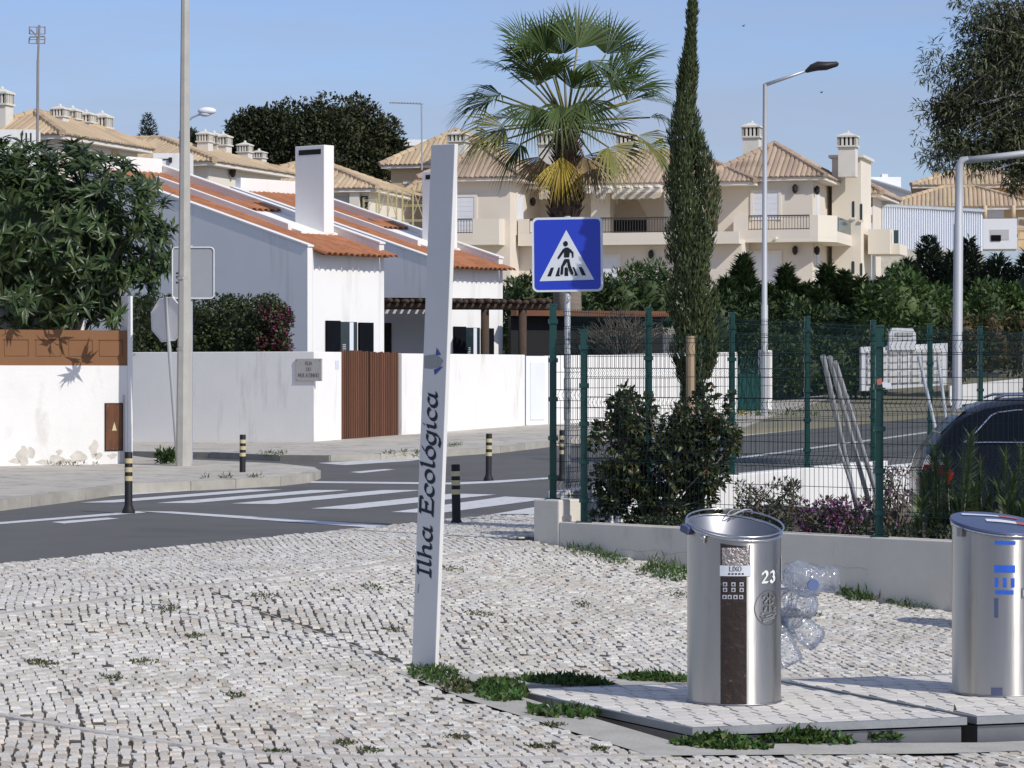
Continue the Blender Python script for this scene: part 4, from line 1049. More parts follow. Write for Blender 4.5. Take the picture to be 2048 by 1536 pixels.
    lbox(h, 'shutter', 'shutter_dark', u0, u0 + f3 * .88, -.06, -.015, z0, z1)
    lbox(h, 'shutter', 'shutter_dark', u1 - f3 * .9, u1, -.07, -.02, z0, z1 - .03)
    m = MB()
    for k in range(5): m.box(u0 + f3 * 1.1, u0 + f3 * 1.32, -.012, -.0065, z0 + .75 + k * .045, z0 + .775 + k * .045)
    m.build('window_ornament', 'galv_light', wf)
    lbox(wf, 'window_mullion', 'shutter_white', u0 + f3 * 1.55, u0 + f3 * 1.8, -.014, -.0065, z0, z1 - .03)
    return h
white_house(HA, 'white house with orange mono-pitch roof and broad chimney above the hedge')
HB = Fr(HA.o.x + HA_off.x, HA.o.y + HA_off.y, 49.98)
white_house(HB, 'white house with orange roof beside the wooden pergola, partly behind the totem')

# pergola in the forecourt
pg = thing('pergola', 'dark timber pergola carport of round logs beside the white houses', 'pergola')
PG = Fr(PX(768, 71.5), 71.5, 20)
z1 = PG.on(900, 603)[1]
u1 = PG.on(1100, 603)[0]
m = MB(); m.tube([PG.W(-.1, 0, z1 - .12), PG.W(u1, 0, z1 - .10)], .085, 8); m.build('beam', 'pergola_wood', pg, True)
m = MB(); m.tube([PG.W(-.1, 2.4, z1 - .05), PG.W(u1, 2.4, z1 - .03)], .085, 8); m.build('beam', 'pergola_wood', pg, True)
n = 22
for k in range(n):
    u = u1 * (k + .3) / n; dz = rng.uniform(-.02, .02)
    m = MB(); m.tube([PG.W(u, -.35 + rng.uniform(-.1, .1), z1 + dz), PG.W(u + .05, 2.8, z1 + .05 + dz)], rng.uniform(.05, .07), 7); m.build('log', 'pergola_wood', pg, True)
for px in (970, 1045):
    u = PG.on(px, 650)[0]; m = MB(); m.tube([PG.W(u, 0, .1), PG.W(u, 0, z1 - .19)], .10, 8); m.build('post', 'pergola_wood', pg, True)
m = MB(); m.add([PG.W(-.1, 2.6, z1 + .12), PG.W(u1, 2.6, z1 + .12), PG.W(u1, -.2, z1 + .075), PG.W(-.1, -.2, z1 + .075)], [(0, 1, 2, 3)]); m.build('reed_cover', 'pergola_wood', pg)
cb = thing('carport_wall', 'shaded grey carport wall and dark doorway under the pergola', 'wall', PG.loc(0), PG.a)
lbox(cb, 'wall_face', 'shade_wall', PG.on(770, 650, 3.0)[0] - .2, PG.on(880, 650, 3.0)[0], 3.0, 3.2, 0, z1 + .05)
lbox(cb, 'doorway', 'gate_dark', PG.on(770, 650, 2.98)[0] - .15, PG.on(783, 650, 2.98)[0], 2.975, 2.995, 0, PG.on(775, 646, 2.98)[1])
bm_ = thing('eaves_beam', 'long terracotta eaves of a low shed behind the pergola', 'building', PG.loc(0), PG.a)
ub = PG.on(1335, 630, 4.0)[0]; uc = PG.on(1030, 630, 4.0)[0]
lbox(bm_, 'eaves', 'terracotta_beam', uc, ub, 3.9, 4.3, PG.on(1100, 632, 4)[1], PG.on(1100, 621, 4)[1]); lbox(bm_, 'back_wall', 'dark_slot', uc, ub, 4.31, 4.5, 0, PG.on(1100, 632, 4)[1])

# ------------------------------------------------------------------ lamp posts, road signs
def pole(parent, name, mat, p0, p1, r0, r1, n=12): 
    m = MB(); m.tube([p0, p1], [r0, r1], n); return m.build(name, mat, parent, True, 50)
d = 47.4; bz = .12
lp = thing('lamp_post', 'tall tapering concrete lamp post at the pavement corner', 'lamp post', (PX(367, d), d, bz))
zt_ = 9.2
m = MB(); m.tube([(0, 0, -.1), (.012, 0, 1.85), (.012, 0, 1.851), (.03, 0, zt_)], [.125, .112, .107, .05], 8); m.build('shaft', 'concrete_pole', lp)
for z in (1.83, 2.95): m = MB(); m.lathe([(.121 - z * .005, z), (.121 - z * .005, z + .04)], n=8, capb=False, capt=False); m.build('band', 'concrete', lp)
m = MB(); m.tube([(.03, 0, zt_ - .05), (.3, 0, zt_ + .25), (1.2, -.2, zt_ + .4)], .03, 8); m.build('arm', 'galv', lp)
m = MB(); m.ball((1.4, -.24, zt_ + .4), (.32, .12, .07)); m.build('lamp_head', 'lamp_white', lp, True)
d = 48.5
ds = thing('road_sign', 'grey back of a rounded rectangular road sign behind the concrete lamp post', 'sign', (PX(382, d), d, bz))
pole(ds, 'post', 'galv', (0, .02, -.1), (0, .02, PZ(490, d) - bz), .027, .027)
c = PZ(546, d) - bz; x0 = PX(345, d) - PX(382, d); x1 = PX(428, d) - PX(382, d); hh = 51 / F * d
Q = rrect(x0, x1, c - hh, c + hh, .06)
m = MB(); m.prism([(x, -.02, z) for x, z in Q], (0, .02, 0)); m.build('plate', 'sign_back', ds)
m = MB(); Q2 = [(x, -.03, z) for x, z in Q]; m.tube(Q2 + [Q2[0]], .012, 6, False); m.build('flange', 'stop_back', ds, True)
for k, (zz, sx_) in enumerate(((c - .02, .07), (c - .08, .12), (c - .17, .09))): lbox(ds, 'label_print', 'ink_black', x0 + .06, x0 + .06 + sx_, -.0225, -.0205, zz, zz + .03)
d = 47.9
ss_ = thing('stop_sign', 'pale back of an octagonal stop sign on a leaning post', 'sign', (PX(357, d), d, bz))
top = Vector((PX(331, d) - PX(357, d), 0, PZ(594, d) - bz)); pole(ss_, 'post', 'galv_light', (0, 0, -.1), top, .032, .032)
cz = Vector((top.x + .028, .035, PZ(639, d) - bz)); r = .37
M = Matrix.Translation(cz) @ Matrix.Rotation(R(-37), 4, 'Z') @ Matrix.Rotation(R(-4), 4, 'Y')
m = MB(); m.prism([M @ Vector((r * math.cos(R(22.5 + 45 * k)), 0, r * math.sin(R(22.5 + 45 * k)))) for k in range(8)], M.to_3x3() @ Vector((0, .02, 0))); m.build('plate', 'stop_back', ss_)
m = MB(); m.tube([M @ Vector((r * math.cos(R(22.5 + 45 * k)), -.006, r * math.sin(R(22.5 + 45 * k)))) for k in range(9)], .011, 5, False); m.build('flange', 'stop_back', ss_)
# small lamp beyond, peeping past the concrete shaft
d = 80
l2 = thing('lamp_post', 'slim lamp post with white glass head peeping out behind the concrete post', 'lamp post', (PX(362, d), d, .6))
pole(l2, 'shaft', 'galv', (0, 0, -.3), (0, 0, PZ(262, d) - .6), .075, .05)
m = MB(); q = [(362, 262), (372, 246), (384, 235), (398, 229), (408, 227)]; m.tube([P(a, b, d) - l2.location for a, b in q], .028, 8); m.build('arm', 'galv', l2, True)
m = MB(); c = P(414, 222, d) - l2.location; m.ball(c, (.25, .13, .105), 14, 9); m.ball(c + Vector((-.05, 0, -.08)), (.16, .1, .07)); m.build('lamp_head', 'lamp_white', l2, True)
# tall lamp up the road
d = 70
l3 = thing('lamp_post', 'tall slim grey lamp post with angled arm and dark flat head', 'lamp post', (PX(1529, d), d, PZ(838, d)))
o3 = l3.location
m = MB(); m.tube([Vector((0, 0, -.2)), P(1529, 610, d) - o3, P(1529, 609, d) - o3, P(1530, 168, d) - o3], [.085, .08, .066, .05], 12); m.build('shaft', 'galv_light', l3, True, 50)
m = MB(); m.tube([P(1530, 170, d) - o3, P(1620, 139, d) - o3], [.045, .03], 8); m.build('arm', 'galv', l3, True)
m = MB(); q = [(1612, 143, .04), (1624, 136, .09), (1636, 132, .11), (1652, 132, .10), (1674, 128, .06), (1677, 129, .03)]
m.tube([P(a, b, d) - o3 for a, b, _ in q], [r for *_, r in q], 10, True, 2.0); m.build('lamp_head', 'lamp_dark', l3, True)
# near lamp in the car park
d = 36
l4 = thing('lamp_post', 'thick pale grey lamp post bent over beside the dark car', 'lamp post', (PX(1912, d), d, -.1))
o4 = l4.location
m = MB(); m.tube([Vector((0, 0, -.1)), P(1917, 449, d) - o4, P(1917, 448, d) - o4, P(1919, 330, d) - o4, P(1924, 321, d) - o4, P(1936, 319, d) - o4], [.062, .057, .051, .049, .046, .042], 12); m.build('shaft', 'galv_light', l4, True, 50)
m = MB(); m.tube([P(1930, 321, d) - o4, P(2010, 312, d) - o4, P(2120, 298, d) - o4], .042, 10); m.build('arm', 'galv_light', l4, True)
m = MB(); m.tube([P(2110, 299, d) - o4, P(2200, 290, d) - o4], [.06, .10], 10, True, 1.8); m.build('lamp_head', 'lamp_dark', l4, True)

# ------------------------------------------------------------------ antennas
d = 74
an = thing('aerial', 'tall thin mast with a small grid television aerial above the tree', 'antenna', P(74, 330, d))
oa = an.location
m = MB(); m.tube([(0, 0, -1), P(76, 120, d) - oa], .035, 6); m.tube([P(76, 120, d) - oa, P(79, 50, d) - oa], .028, 6); m.build('mast', 'antenna', an)
m = MB(); m.tube([P(60, 74, d) - oa, P(90, 73, d) - oa], .02, 5)
for x in (59, 74, 90):
    m.tube([P(x, 53, d) - oa, P(x, 68, d) - oa], .018, 5); m.tube([P(x, 75, d) - oa, P(x - 1, 87, d) - oa], .018, 5)
for y in (54, 68, 79, 87): m.tube([P(59, y, d) - oa, P(90, y, d) - oa], .009, 4)
m.tube([P(62, 60, d) - oa, P(76, 73, d) - oa - Vector((0, .3, 0))], .02, 5); m.build('aerial_grid', 'antenna', an)
d = 78
an = thing('aerial', 'thin mast with a long horizontal aerial boom on the chimney behind the totem', 'antenna', P(844, 340, d)); oa = an.location
m = MB(); m.tube([(0, 0, 0), P(843, 207, d) - oa], .02, 6); m.build('mast', 'galv', an)
m = MB(); m.tube([P(779, 205, d) - oa, P(846, 208, d) - oa], .018, 5)
for x in range(780, 846, 6): m.tube([P(x, 206, d) - oa + Vector((0, -.25, 0)), P(x, 206, d) - oa + Vector((0, .25, 0))], .008, 4)
m.build('boom', 'galv', an)
# ------------------------------------------------------------------ tiled hip roofs and apartment blocks
def roof_plane(m, e0, e1, r0, r1, pitch=.24, hgt=.075):
    e0, e1, r0, r1 = map(Vector, (e0, e1, r0, r1)); U = (e1 - e0); L = U.length; U = U / L
    nrm = U.cross(r0 - e0 if (r0 - e0).length > .01 else r1 - e0).normalized(); T = nrm.cross(U)
    if (r0 - e0).dot(T) < 0: T = -T
    if nrm.z < 0: nrm = -nrm
    a = (r0 - e0).dot(U); b = (r1 - e0).dot(U); h = (r0 - e0).dot(T); n = max(2, int(L / pitch)); p = L / n
    for k in range(n):
        s = (k + .5) * p
        t = h if a <= s <= b else (h * s / a if s < a else h * (L - s) / max(1e-4, L - b))
        if t < .12: continue
        lo = -rng.uniform(0, .03)
        nt = max(1, int(t / .8)); prof = [(-p * .5, 0), (-p * .30, hgt * .8), (0, hgt), (p * .30, hgt * .8), (p * .5, 0)]
        vs = []
        for j in range(nt + 1):
            tt = lo + (t - lo) * j / nt; dz = .0 if j == 0 else rng.gauss(0, .008)
            vs += [e0 + U * (s + q[0]) + T * tt + nrm * (q[1] + dz) for q in prof]
        fs = [(j * 5 + i, j * 5 + i + 1, j * 5 + 6 + i, j * 5 + 5 + i) for j in range(nt) for i in range(4)] + [(0, 1, 2, 3, 4)]
        m.add(vs, fs)
def caps(m, a, b, r=.13):
    a, b = Vector(a), Vector(b); n = max(2, int((b - a).length / .42)); off = Vector((0, 0, .05))
    for k in range(n):
        p, q = a.lerp(b, k / n) + off, a.lerp(b, (k + 1) / n) + off; m.tube([p, q], [r * 1.12, r * .9], 7)
def hip_roof(parent, u0, u1, w0, w1, z, rise, mat, run=None, over=.5):
    u0 -= over; u1 += over; w0 -= over; w1 += over
    hw = run or min(u1 - u0, w1 - w0) / 2
    if (u1 - u0) >= (w1 - w0): ra, rb = (u0 + hw, (w0 + w1) / 2, z + rise), (u1 - hw, (w0 + w1) / 2, z + rise)
    else: ra, rb = ((u0 + u1) / 2, w0 + hw, z + rise), ((u0 + u1) / 2, w1 - hw, z + rise)
    c = [(u0, w0, z), (u1, w0, z), (u1, w1, z), (u0, w1, z)]; m = MB()
    if (u1 - u0) >= (w1 - w0):
        roof_plane(m, c[0], c[1], ra, rb); roof_plane(m, c[1], c[2], rb, rb); roof_plane(m, c[2], c[3], rb, ra); roof_plane(m, c[3], c[0], ra, ra)
        ridges = [(c[0], ra), (c[3], ra), (c[1], rb), (c[2], rb), (ra, rb)]
    else:
        roof_plane(m, c[0], c[1], ra, ra); roof_plane(m, c[1], c[2], ra, rb); roof_plane(m, c[2], c[3], rb, rb); roof_plane(m, c[3], c[0], rb, ra)
        ridges = [(c[0], ra), (c[1], ra), (c[2], rb), (c[3], rb), (ra, rb)]
    rf = stuff(m.build('roof', mat, parent))
    m = MB(); [caps(m, *q) for q in ridges]; m.build('ridge_tiles', mat, rf)
    m = MB(); d = .03
    top = [(x, y, zz - .012) for x, y, zz in c] + [(ra[0], ra[1], ra[2] - .012), (rb[0], rb[1], rb[2] - .012)]
    if (u1 - u0) >= (w1 - w0): fs = [(0, 1, 5, 4), (1, 2, 5), (2, 3, 4, 5), (3, 0, 4), (3, 2, 1, 0)]
    else: fs = [(0, 1, 4), (1, 2, 5, 4), (2, 3, 5), (3, 0, 4, 5), (3, 2, 1, 0)]
    m.add(top, fs); m.build('roof_deck', 'roof_tan_under', rf)
    m = MB(); m.box(u0 + .06, u1 - .06, w0 + .06, w1 - .06, z - .16, z - .014); m.build('eaves', 'trim_light', rf)
    return rf
def algarve(parent, fr, px, d, ytop, ybase, wd=.95, k=1.0):
    q = P(px, ybase, d); r = Vector((q.x, q.y)) - fr.o; u, w = r.dot(fr.ud), r.dot(fr.wd); z1 = PZ(ytop, d); z0 = q.z; h = z1 - z0; s = wd / 2
    m = MB(); m.box(u - s * .82, u + s * .82, w - s * .82, w + s * .82, z0 - 1.2, z0 + h * .22)
    m.box(u - s, u + s, w - s, w + s, z0 + h * .22 + .003, z0 + h * .30)
    m.box(u - s, u + s, w - s, w + s, z0 + h * .72, z0 + h * .80)
    b = z0 + h * .80 + .003; pts = [(u - s * .95, w - s * .95, b), (u + s * .95, w - s * .95, b), (u + s * .95, w + s * .95, b), (u - s * .95, w + s * .95, b), (u, w, z0 + h)]
    m.add(pts, [(0, 1, 4), (1, 2, 4), (2, 3, 4), (3, 0, 4), (3, 2, 1, 0)])
    m.ball((u, w, z0 + h), .07, 6, 4)
    ch = m.build('chimney', 'chimney_pale', parent)
    m = MB(); m.box(u - s * .55, u + s * .55, w - s * .55, w + s * .55, z0 + h * .301, z0 + h * .719); m.build('flue_core', 'dark_slot', ch)
    m = MB(); n = 5; t = s * .08
    for i in range(n):
        a = -s * .80 + 1.6 * s * i / (n - 1)
        for x, y in ((a, -s * .8), (a, s * .8), (-s * .8, a), (s * .8, a)):
            if abs(abs(x) - s * .8) < 1e-6 and abs(abs(y) - s * .8) < 1e-6 and x == a and y == s * .8 and 0: continue
            m.box(u + x - t * 1.3, u + x + t * 1.3, w + y - t, w + y + t, z0 + h * .301, z0 + h * .719)
    m.build('louvre_slats', 'chimney_pale', ch)
    return ch
def shutter(parent, fr, x0, y0, x1, y1, w=0.0, trim=True):
    a = fr.on(x0, y1, w); b = fr.on(x1, y0, w)
    win = lbox(parent, 'window', 'shutter_white', a[0], b[0], w - .035, w - .003, a[1], b[1])
    if trim:
        t = .14
        lbox(win, 'surround', 'trim_light', a[0] - t, a[0] - .002, w - .06, w - .002, a[1], b[1] + t); lbox(win, 'surround', 'trim_light', b[0] + .002, b[0] + t, w - .06, w - .002, a[1], b[1] + t)
        lbox(win, 'surround', 'trim_light', a[0], b[0], w - .06, w - .002, b[1] + .002, b[1] + t)
    m = MB(); n = max(3, int((b[1] - a[1]) / .22))
    for k in range(1, n): z = a[1] + (b[1] - a[1]) * k / n; m.box(a[0] + .01, b[0] - .01, w - .042, w - .036, z, z + .012)
    m.build('shutter_slats', 'trim_light', win); return win
def lantern(parent, x, y, z):
    m = MB(); m.lathe([(.05, -.22), (.13, -.10), (.13, .10), (.03, .20)], (x, y, z), 8); m.box(x - .03, x + .03, y, y + .18, z + .15, z + .2); m.build('lantern', 'lantern', parent)
def rail(parent, u0, u1, w, z0, z1, mat='railing', sp=.13, ax='u', bw=.012):
    m = MB(); n = max(2, int(abs(u1 - u0) / sp)); f = (lambda a, z: Vector((a, w, z))) if ax == 'u' else (lambda a, z: Vector((w, a, z)))
    for z in (z0 + .05, z1): m.tube([f(u0, z), f(u1, z)], .028 if z == z1 else .018, 6)
    for k in range(n + 1):
        a = u0 + (u1 - u0) * k / n; m.tube([f(a, z0), f(a, z1)], bw, 4)
        if k < n: m.tube([f(a, z1 - .12), f(a + (u1 - u0) / n * .5, z1 - .03), f(a + (u1 - u0) / n, z1 - .12)], .012, 4)
    return m.build('railing', mat, parent)

# right-hand block ----------------------------------------------------------
RB_ = Fr(PX(1625, 140), 140, -15)
rb = thing('apartment_block', 'cream two-storey block with balcony and chimney tower behind the slim lamp post', 'building', RB_.loc(0), RB_.a)
ul = RB_.on(1436, 400)[0]; ze = RB_.on(1530, 358)[1]
lbox(rb, 'main_wall', 'stucco_pink', ul, 0, 0, 6.2, 2.0, ze)
lbox(rb, 'recessed_wall', 'stucco_pink', ul - 5, ul - .003, 1.4, 7, 2.0, ze - .02)
hip_roof(rb, ul - .3, .25, 0, 6.2, ze + .05, 1.75, 'roof_brown', over=.45)
wn1 = shutter(rb, RB_, 1507, 385, 1557, 440); shutter(rb, RB_, 1505, 507, 1558, 570)
for px, py, w_ in ((1590, 377, -.15), (1590, 500, -.15)):
    u, z = RB_.on(px, py, w_); lantern(rb, u, w_, z)
for py in (379, 500): w_, z = RB_.side(1632, py, .15); lantern(rb, .15, w_ + .3, z)
# side face windows (slits)
for py0, py1 in ((383, 430), (510, 560)):
    wa, za = RB_.side(1633, py1, 0); wb, zb = RB_.side(1639, py0, 0); lbox(rb, 'window', 'shutter_white', .003, .03, wa, wb, za, zb)
# tower
tw_w = 6.4; tu = RB_.on(1690, 400, tw_w)[0]; tu2 = RB_.on(1735, 400, tw_w)[0]; tz = RB_.on(1700, 322, tw_w)[1]
lbox(rb, 'side_wing', 'stucco_cream', .003, tu, 5.6, 12, 2.0, ze - .02)
tower = lbox(rb, 'tower', 'stucco_cream', RB_.on(1678, 400, tw_w)[0], tu2, tw_w - 2.2, tw_w + 1.2, 2.0, tz)
lbox(tower, 'tower_cap', 'chimney_pale', RB_.on(1676, 400, tw_w)[0] - .1, tu2 + .15, tw_w - 2.35, tw_w + 1.3, tz + .002, tz + .14)
algarve(rb, RB_, 1696, 143, 264, 304, 1.0); algarve(rb, RB_, 1504, 145, 244, 286, .95)
for x0, y0, x1, y1 in ((1704, 402, 1709, 435), (1720, 407, 1725, 440), (1703, 522, 1709, 548), (1720, 526, 1725, 552)):
    a = RB_.on(x0, y1, tw_w - 2.2); b = RB_.on(x1, y0, tw_w - 2.2); wd = (b[0] - a[0])
    m = MB(); pts = [(a[0], tw_w - 2.215, a[1]), (b[0], tw_w - 2.215, a[1]), (b[0], tw_w - 2.215, b[1] - wd / 2)] + [(a[0] + wd / 2 + wd / 2 * math.cos(t), tw_w - 2.215, b[1] - wd / 2 + wd / 2 * math.sin(t)) for t in np.linspace(.3, 2.84, 6)] + [(a[0], tw_w - 2.215, b[1] - wd / 2)]
    m.poly(pts); m.build('arched_window', 'glass_dark', tower)
    lbox(tower, 'sill', 'trim_light', a[0] - .05, b[0] + .05, tw_w - 2.30, tw_w - 2.202, a[1] - .1, a[1] - .003)
# rear wing with small roof
ru = RB_.on(1738, 400, 9)[0]; ru2 = RB_.on(1752, 400, 9)[0]
lbox(rb, 'rear_wing', 'stucco_pink', tu2 + .01, ru2, 8, 14, 2.0, RB_.on(1745, 390, 8)[1]); hip_roof(rb, tu2 - 2, ru2 + .1, 8, 14, RB_.on(1745, 388, 8)[1], .8, 'roof_brown', over=.4)
# wrap-round balcony
bw = -1.15
a = RB_.on(1467, 485, bw); c = RB_.on(1625, 430, bw); zf, zr = a[1], c[1]; bl = a[0]; br = c[0] + .25
zg = RB_.on(1540, 460, bw)[1]; g0_ = RB_.on(1496, 440, bw)[0]; g1_ = RB_.on(1619, 440, bw)[0]
bal = lbox(rb, 'balcony', 'stucco_cream', bl, br, bw, -.003, zf, zf + .2)
lbox(bal, 'parapet', 'stucco_pink', bl, g0_, bw, bw + .15, zf + .202, zr); lbox(bal, 'parapet', 'stucco_pink', g0_ + .002, g1_ - .002, bw, bw + .15, zf + .202, zg); lbox(bal, 'parapet', 'stucco_cream', g1_, br, bw, bw + .15, zf + .202, zr)
lbox(bal, 'parapet', 'stucco_pink', bl, bl + .15, bw + .152, -.003, zf + .202, zr)
rail(bal, g0_ + .02, g1_ - .02, bw + .07, zg, zr)
w1_, z1_ = RB_.side(1706, 440, br + .6)
m = MB(); q = [(br, bw), (br + .75, bw + .9), (br + .75, 4.2), (.003, 4.2), (.003, -.003), (br - .001, -.003)]
m.prism([(x, y, zf) for x, y in q], (0, 0, .2)); m.build('balcony_side', 'stucco_cream', bal)
def seg(p, q, z0, z1, mat, nm, t=.14):
    p, q = Vector((*p, 0)), Vector((*q, 0)); d = (q - p).normalized(); nn = Vector((-d.y, d.x, 0)) * t; m = MB()
    m.prism([p + Vector((0, 0, z0)), q + Vector((0, 0, z0)), q + nn + Vector((0, 0, z0)), p + nn + Vector((0, 0, z0))], (0, 0, z1 - z0)); return m.build(nm, mat, bal)
seg((br + .002, bw + .002), (br + .75, bw + .9), zf + .202, zr, 'stucco_cream', 'parapet'); seg((br + .752, bw + .905), (br + .752, 4.2), zf + .202, zg - .05, 'stucco_cream', 'parapet'); seg((br + .752, bw + 1.3), (br + .752, 4.1), zg - .048, zr - .05, 'glass_teal', 'glass_panel', .03)
m = MB(); u, z = RB_.on(1552, 476, bw - .12); m.tube([(u, bw - .002, z), (u + .0, bw - .28, z - .06)], .06, 8); m.build('water_spout', 'trim_light', bal)
# second balcony on the rear wing
a = RB_.on(1736, 508, 5.0); b = RB_.on(1780, 458, 5.0); bb2 = lbox(rb, 'balcony', 'stucco_cream', a[0], b[0], 5.0, 8.2, a[1], b[1]); u2, z2 = RB_.on(1786, 460, 5.2); u3, z3 = RB_.on(1798, 487, 5.2)
lbox(bb2, 'balcony_side', 'stucco_cream', b[0] + .003, u3, 5.4, 8.2, a[1], z3); lbox(bb2, 'glass_panel', 'glass_teal', u2, u3 - .05, 5.42, 5.45, z3 + .01, z2)

# centre block --------------------------------------------------------------
CB = Fr(PX(1020, 140), 140, -15)
cb_ = thing('apartment_block', 'cream block with awning terrace and balconies behind the fan palm', 'building', CB.loc(0), CB.a)
ze = CB.on(960, 358)[1]; cl = CB.on(860, 400)[0]
lbox(cb_, 'main_wall', 'stucco_pink', cl, 0, 0, 7, 2.0, ze)
hip_roof(cb_, cl, .1, 0, 7, ze + .04, 1.55, 'roof_brown', over=.5)
shutter(cb_, CB, 905, 394, 949, 470)
wa, za = CB.side(1031, 470, 0); wb_, zb = CB.side(1047, 393, 0); wsd = lbox(cb_, 'window', 'shutter_white', .003, .03, wa + .2, wb_ - .1, za, zb)
lbox(wsd, 'surround', 'trim_light', .002, .06, wa + .05, wa + .198, za, zb + .12)
# terrace wing
tw0 = 5.5; cr = CB.on(1348, 400, tw0)[0] + 4; zt2_ = CB.on(1200, 366, 2.2)[1]
lbox(cb_, 'wing_back', 'stucco_pink', .003, cr, tw0, 10, 2.0, zt2_ - .02)
hip_roof(cb_, .2, cr, 3.0, 10, zt2_ - .02, 1.7, 'roof_brown', over=.5)
fl = CB.on(1200, 490, 1.0); tz0 = fl[1]; rz = CB.on(1200, 436, 1.0)[1]; gz = CB.on(1200, 466, 1.0)[1]
u0b = CB.on(1036, 470, 1.0)[0]; 
tb = lbox(cb_, 'terrace', 'stucco_cream', u0b, cr, 1.0, tw0 - .003, tz0, tz0 + .2)
lbox(tb, 'parapet', 'stucco_cream', u0b, cr, 1.0, 1.16, tz0 + .202, gz); lbox(tb, 'parapet', 'stucco_pink', u0b, CB.on(1058, 470, 1.0)[0], 1.0, 1.16, gz + .002, rz); lbox(tb, 'parapet', 'stucco_pink', u0b, u0b + .15, 1.162, 3.0, tz0 + .202, rz)
rail(tb, CB.on(1059, 470, 1.0)[0], CB.on(1336, 470, 1.0)[0], 1.08, gz, rz)
lbox(tb, 'ledge', 'trim_light', u0b - .03, cr, .94, 1.20, gz - .12, gz - .005) if 0 else None
lbox(cb_, 'ground_wall', 'stucco_pink', .003, cr, 1.7, tw0 - .004, 2.0, tz0 - .004)
for px0, px1, w_ in ((1182, 1220, 3.2), (1328, 1350, 2.6), (1346, 1400, 1.4)):
    a0, a1 = CB.on(px0, 400, w_)[0], CB.on(px1, 400, w_)[0]; lbox(cb_, 'pillar', 'stucco_cream', a0, a1, w_, w_ + .8, tz0 + .203, zt2_ - .05)
lbox(cb_, 'pergola_beam', 'trim_light', CB.on(1150, 380, 2.0)[0], CB.on(1322, 380, 2.0)[0], 2.0, 2.25, CB.on(1200, 386, 2.0)[1], CB.on(1200, 377, 2.0)[1])
for k in range(9):
    u = CB.on(1155 + 20 * k, 377, 2.0)[0]; lbox(cb_, 'pergola_rafter', 'trim_light', u, u + .14, 1.5, 3.0, CB.on(1200, 377, 2.0)[1] + .002, CB.on(1200, 372, 2.0)[1])
def awn(x0, x1):
    a, z1 = CB.on(x0, 388, 1.9); b, _ = CB.on(x1, 388, 1.9); z0 = CB.on(x0, 397, 1.9)[1]; m = MB(); n = max(4, int((b - a) / .18)); vs = []
    for k in range(n + 1):
        u = a + (b - a) * k / n; vs += [(u, 2.9, z1 + .35), (u, 1.85, z1), (u, 1.84, z0 - .06 * (k % 2))]
    m.add(vs, [(3 * k + j, 3 * k + 1 + j, 3 * k + 4 + j, 3 * k + 3 + j) for k in range(n) for j in range(2)]); m.build('awning', 'awning', cb_)
awn(1224, 1324); awn(1192, 1212); awn(1078, 1100)
u, z = CB.on(1262, 402, 5.2); m = MB(); s_ = .9
m.prism([(u - s_, 5.0, z - .9), (u + s_, 5.0, z - .9), (u + .35, 5.0, z), (u - .35, 5.0, z)], (0, .48, 0)); hd = m.build('barbecue_hood', 'awning', cb_)
lbox(hd, 'hearth', 'dark_slot', u - s_ * .9, u + s_ * .9, 4.99, 5.45, z - 1.7, z - .92)
a = CB.on(1272, 450, 5.4); b = CB.on(1300, 424, 5.4); lbox(cb_, 'window', 'shutter_white', a[0], b[0], 5.43, 5.497, a[1], b[1])
shutter(cb_, CB, 1180, 515, 1236, 580, 1.7, True); u, z = CB.on(1302, 508, 1.55); lantern(cb_, u, 1.55, z)
wz, zz = CB.side(1066, 403, .15); lantern(cb_, .15, wz, zz)
# front balcony of main block
bw = -1.0; a = CB.on(905, 490, bw); c = CB.on(1003, 437, bw); zf, zr = a[1], c[1]; zg = CB.on(930, 467, bw)[1]
bl_ = lbox(cb_, 'balcony', 'stucco_cream', a[0] - 1.0, CB.on(998, 470, bw)[0], bw, -.003, zf, zf + .2); g1_ = CB.on(945, 470, bw)[0]
lbox(bl_, 'parapet', 'stucco_pink', a[0] - 1.0, g1_ - .002, bw, bw + .15, zf + .202, zg); lbox(bl_, 'parapet', 'stucco_cream', g1_, CB.on(998, 470, bw)[0], bw, bw + .15, zf + .202, zr)
lbox(bl_, 'parapet', 'stucco_cream', CB.on(998, 470, bw)[0] - .15, CB.on(998, 470, bw)[0], bw + .152, -.003, zf + .202, zr)
rail(bl_, a[0] - 1.0, g1_ - .02, bw + .07, zg, zr)
lbox(cb_, 'low_wall', 'trim_light', CB.on(1030, 570, .5)[0], CB.on(1062, 570, .5)[0], .5, .7, 2.0, CB.on(1040, 563, .5)[1])
algarve(cb_, CB, 917, 150, 262, 292, 1.0); algarve(cb_, CB, 1098, 152, 258, 300, 1.1); algarve(cb_, CB, 1255, 154, 262, 300, 1.1)

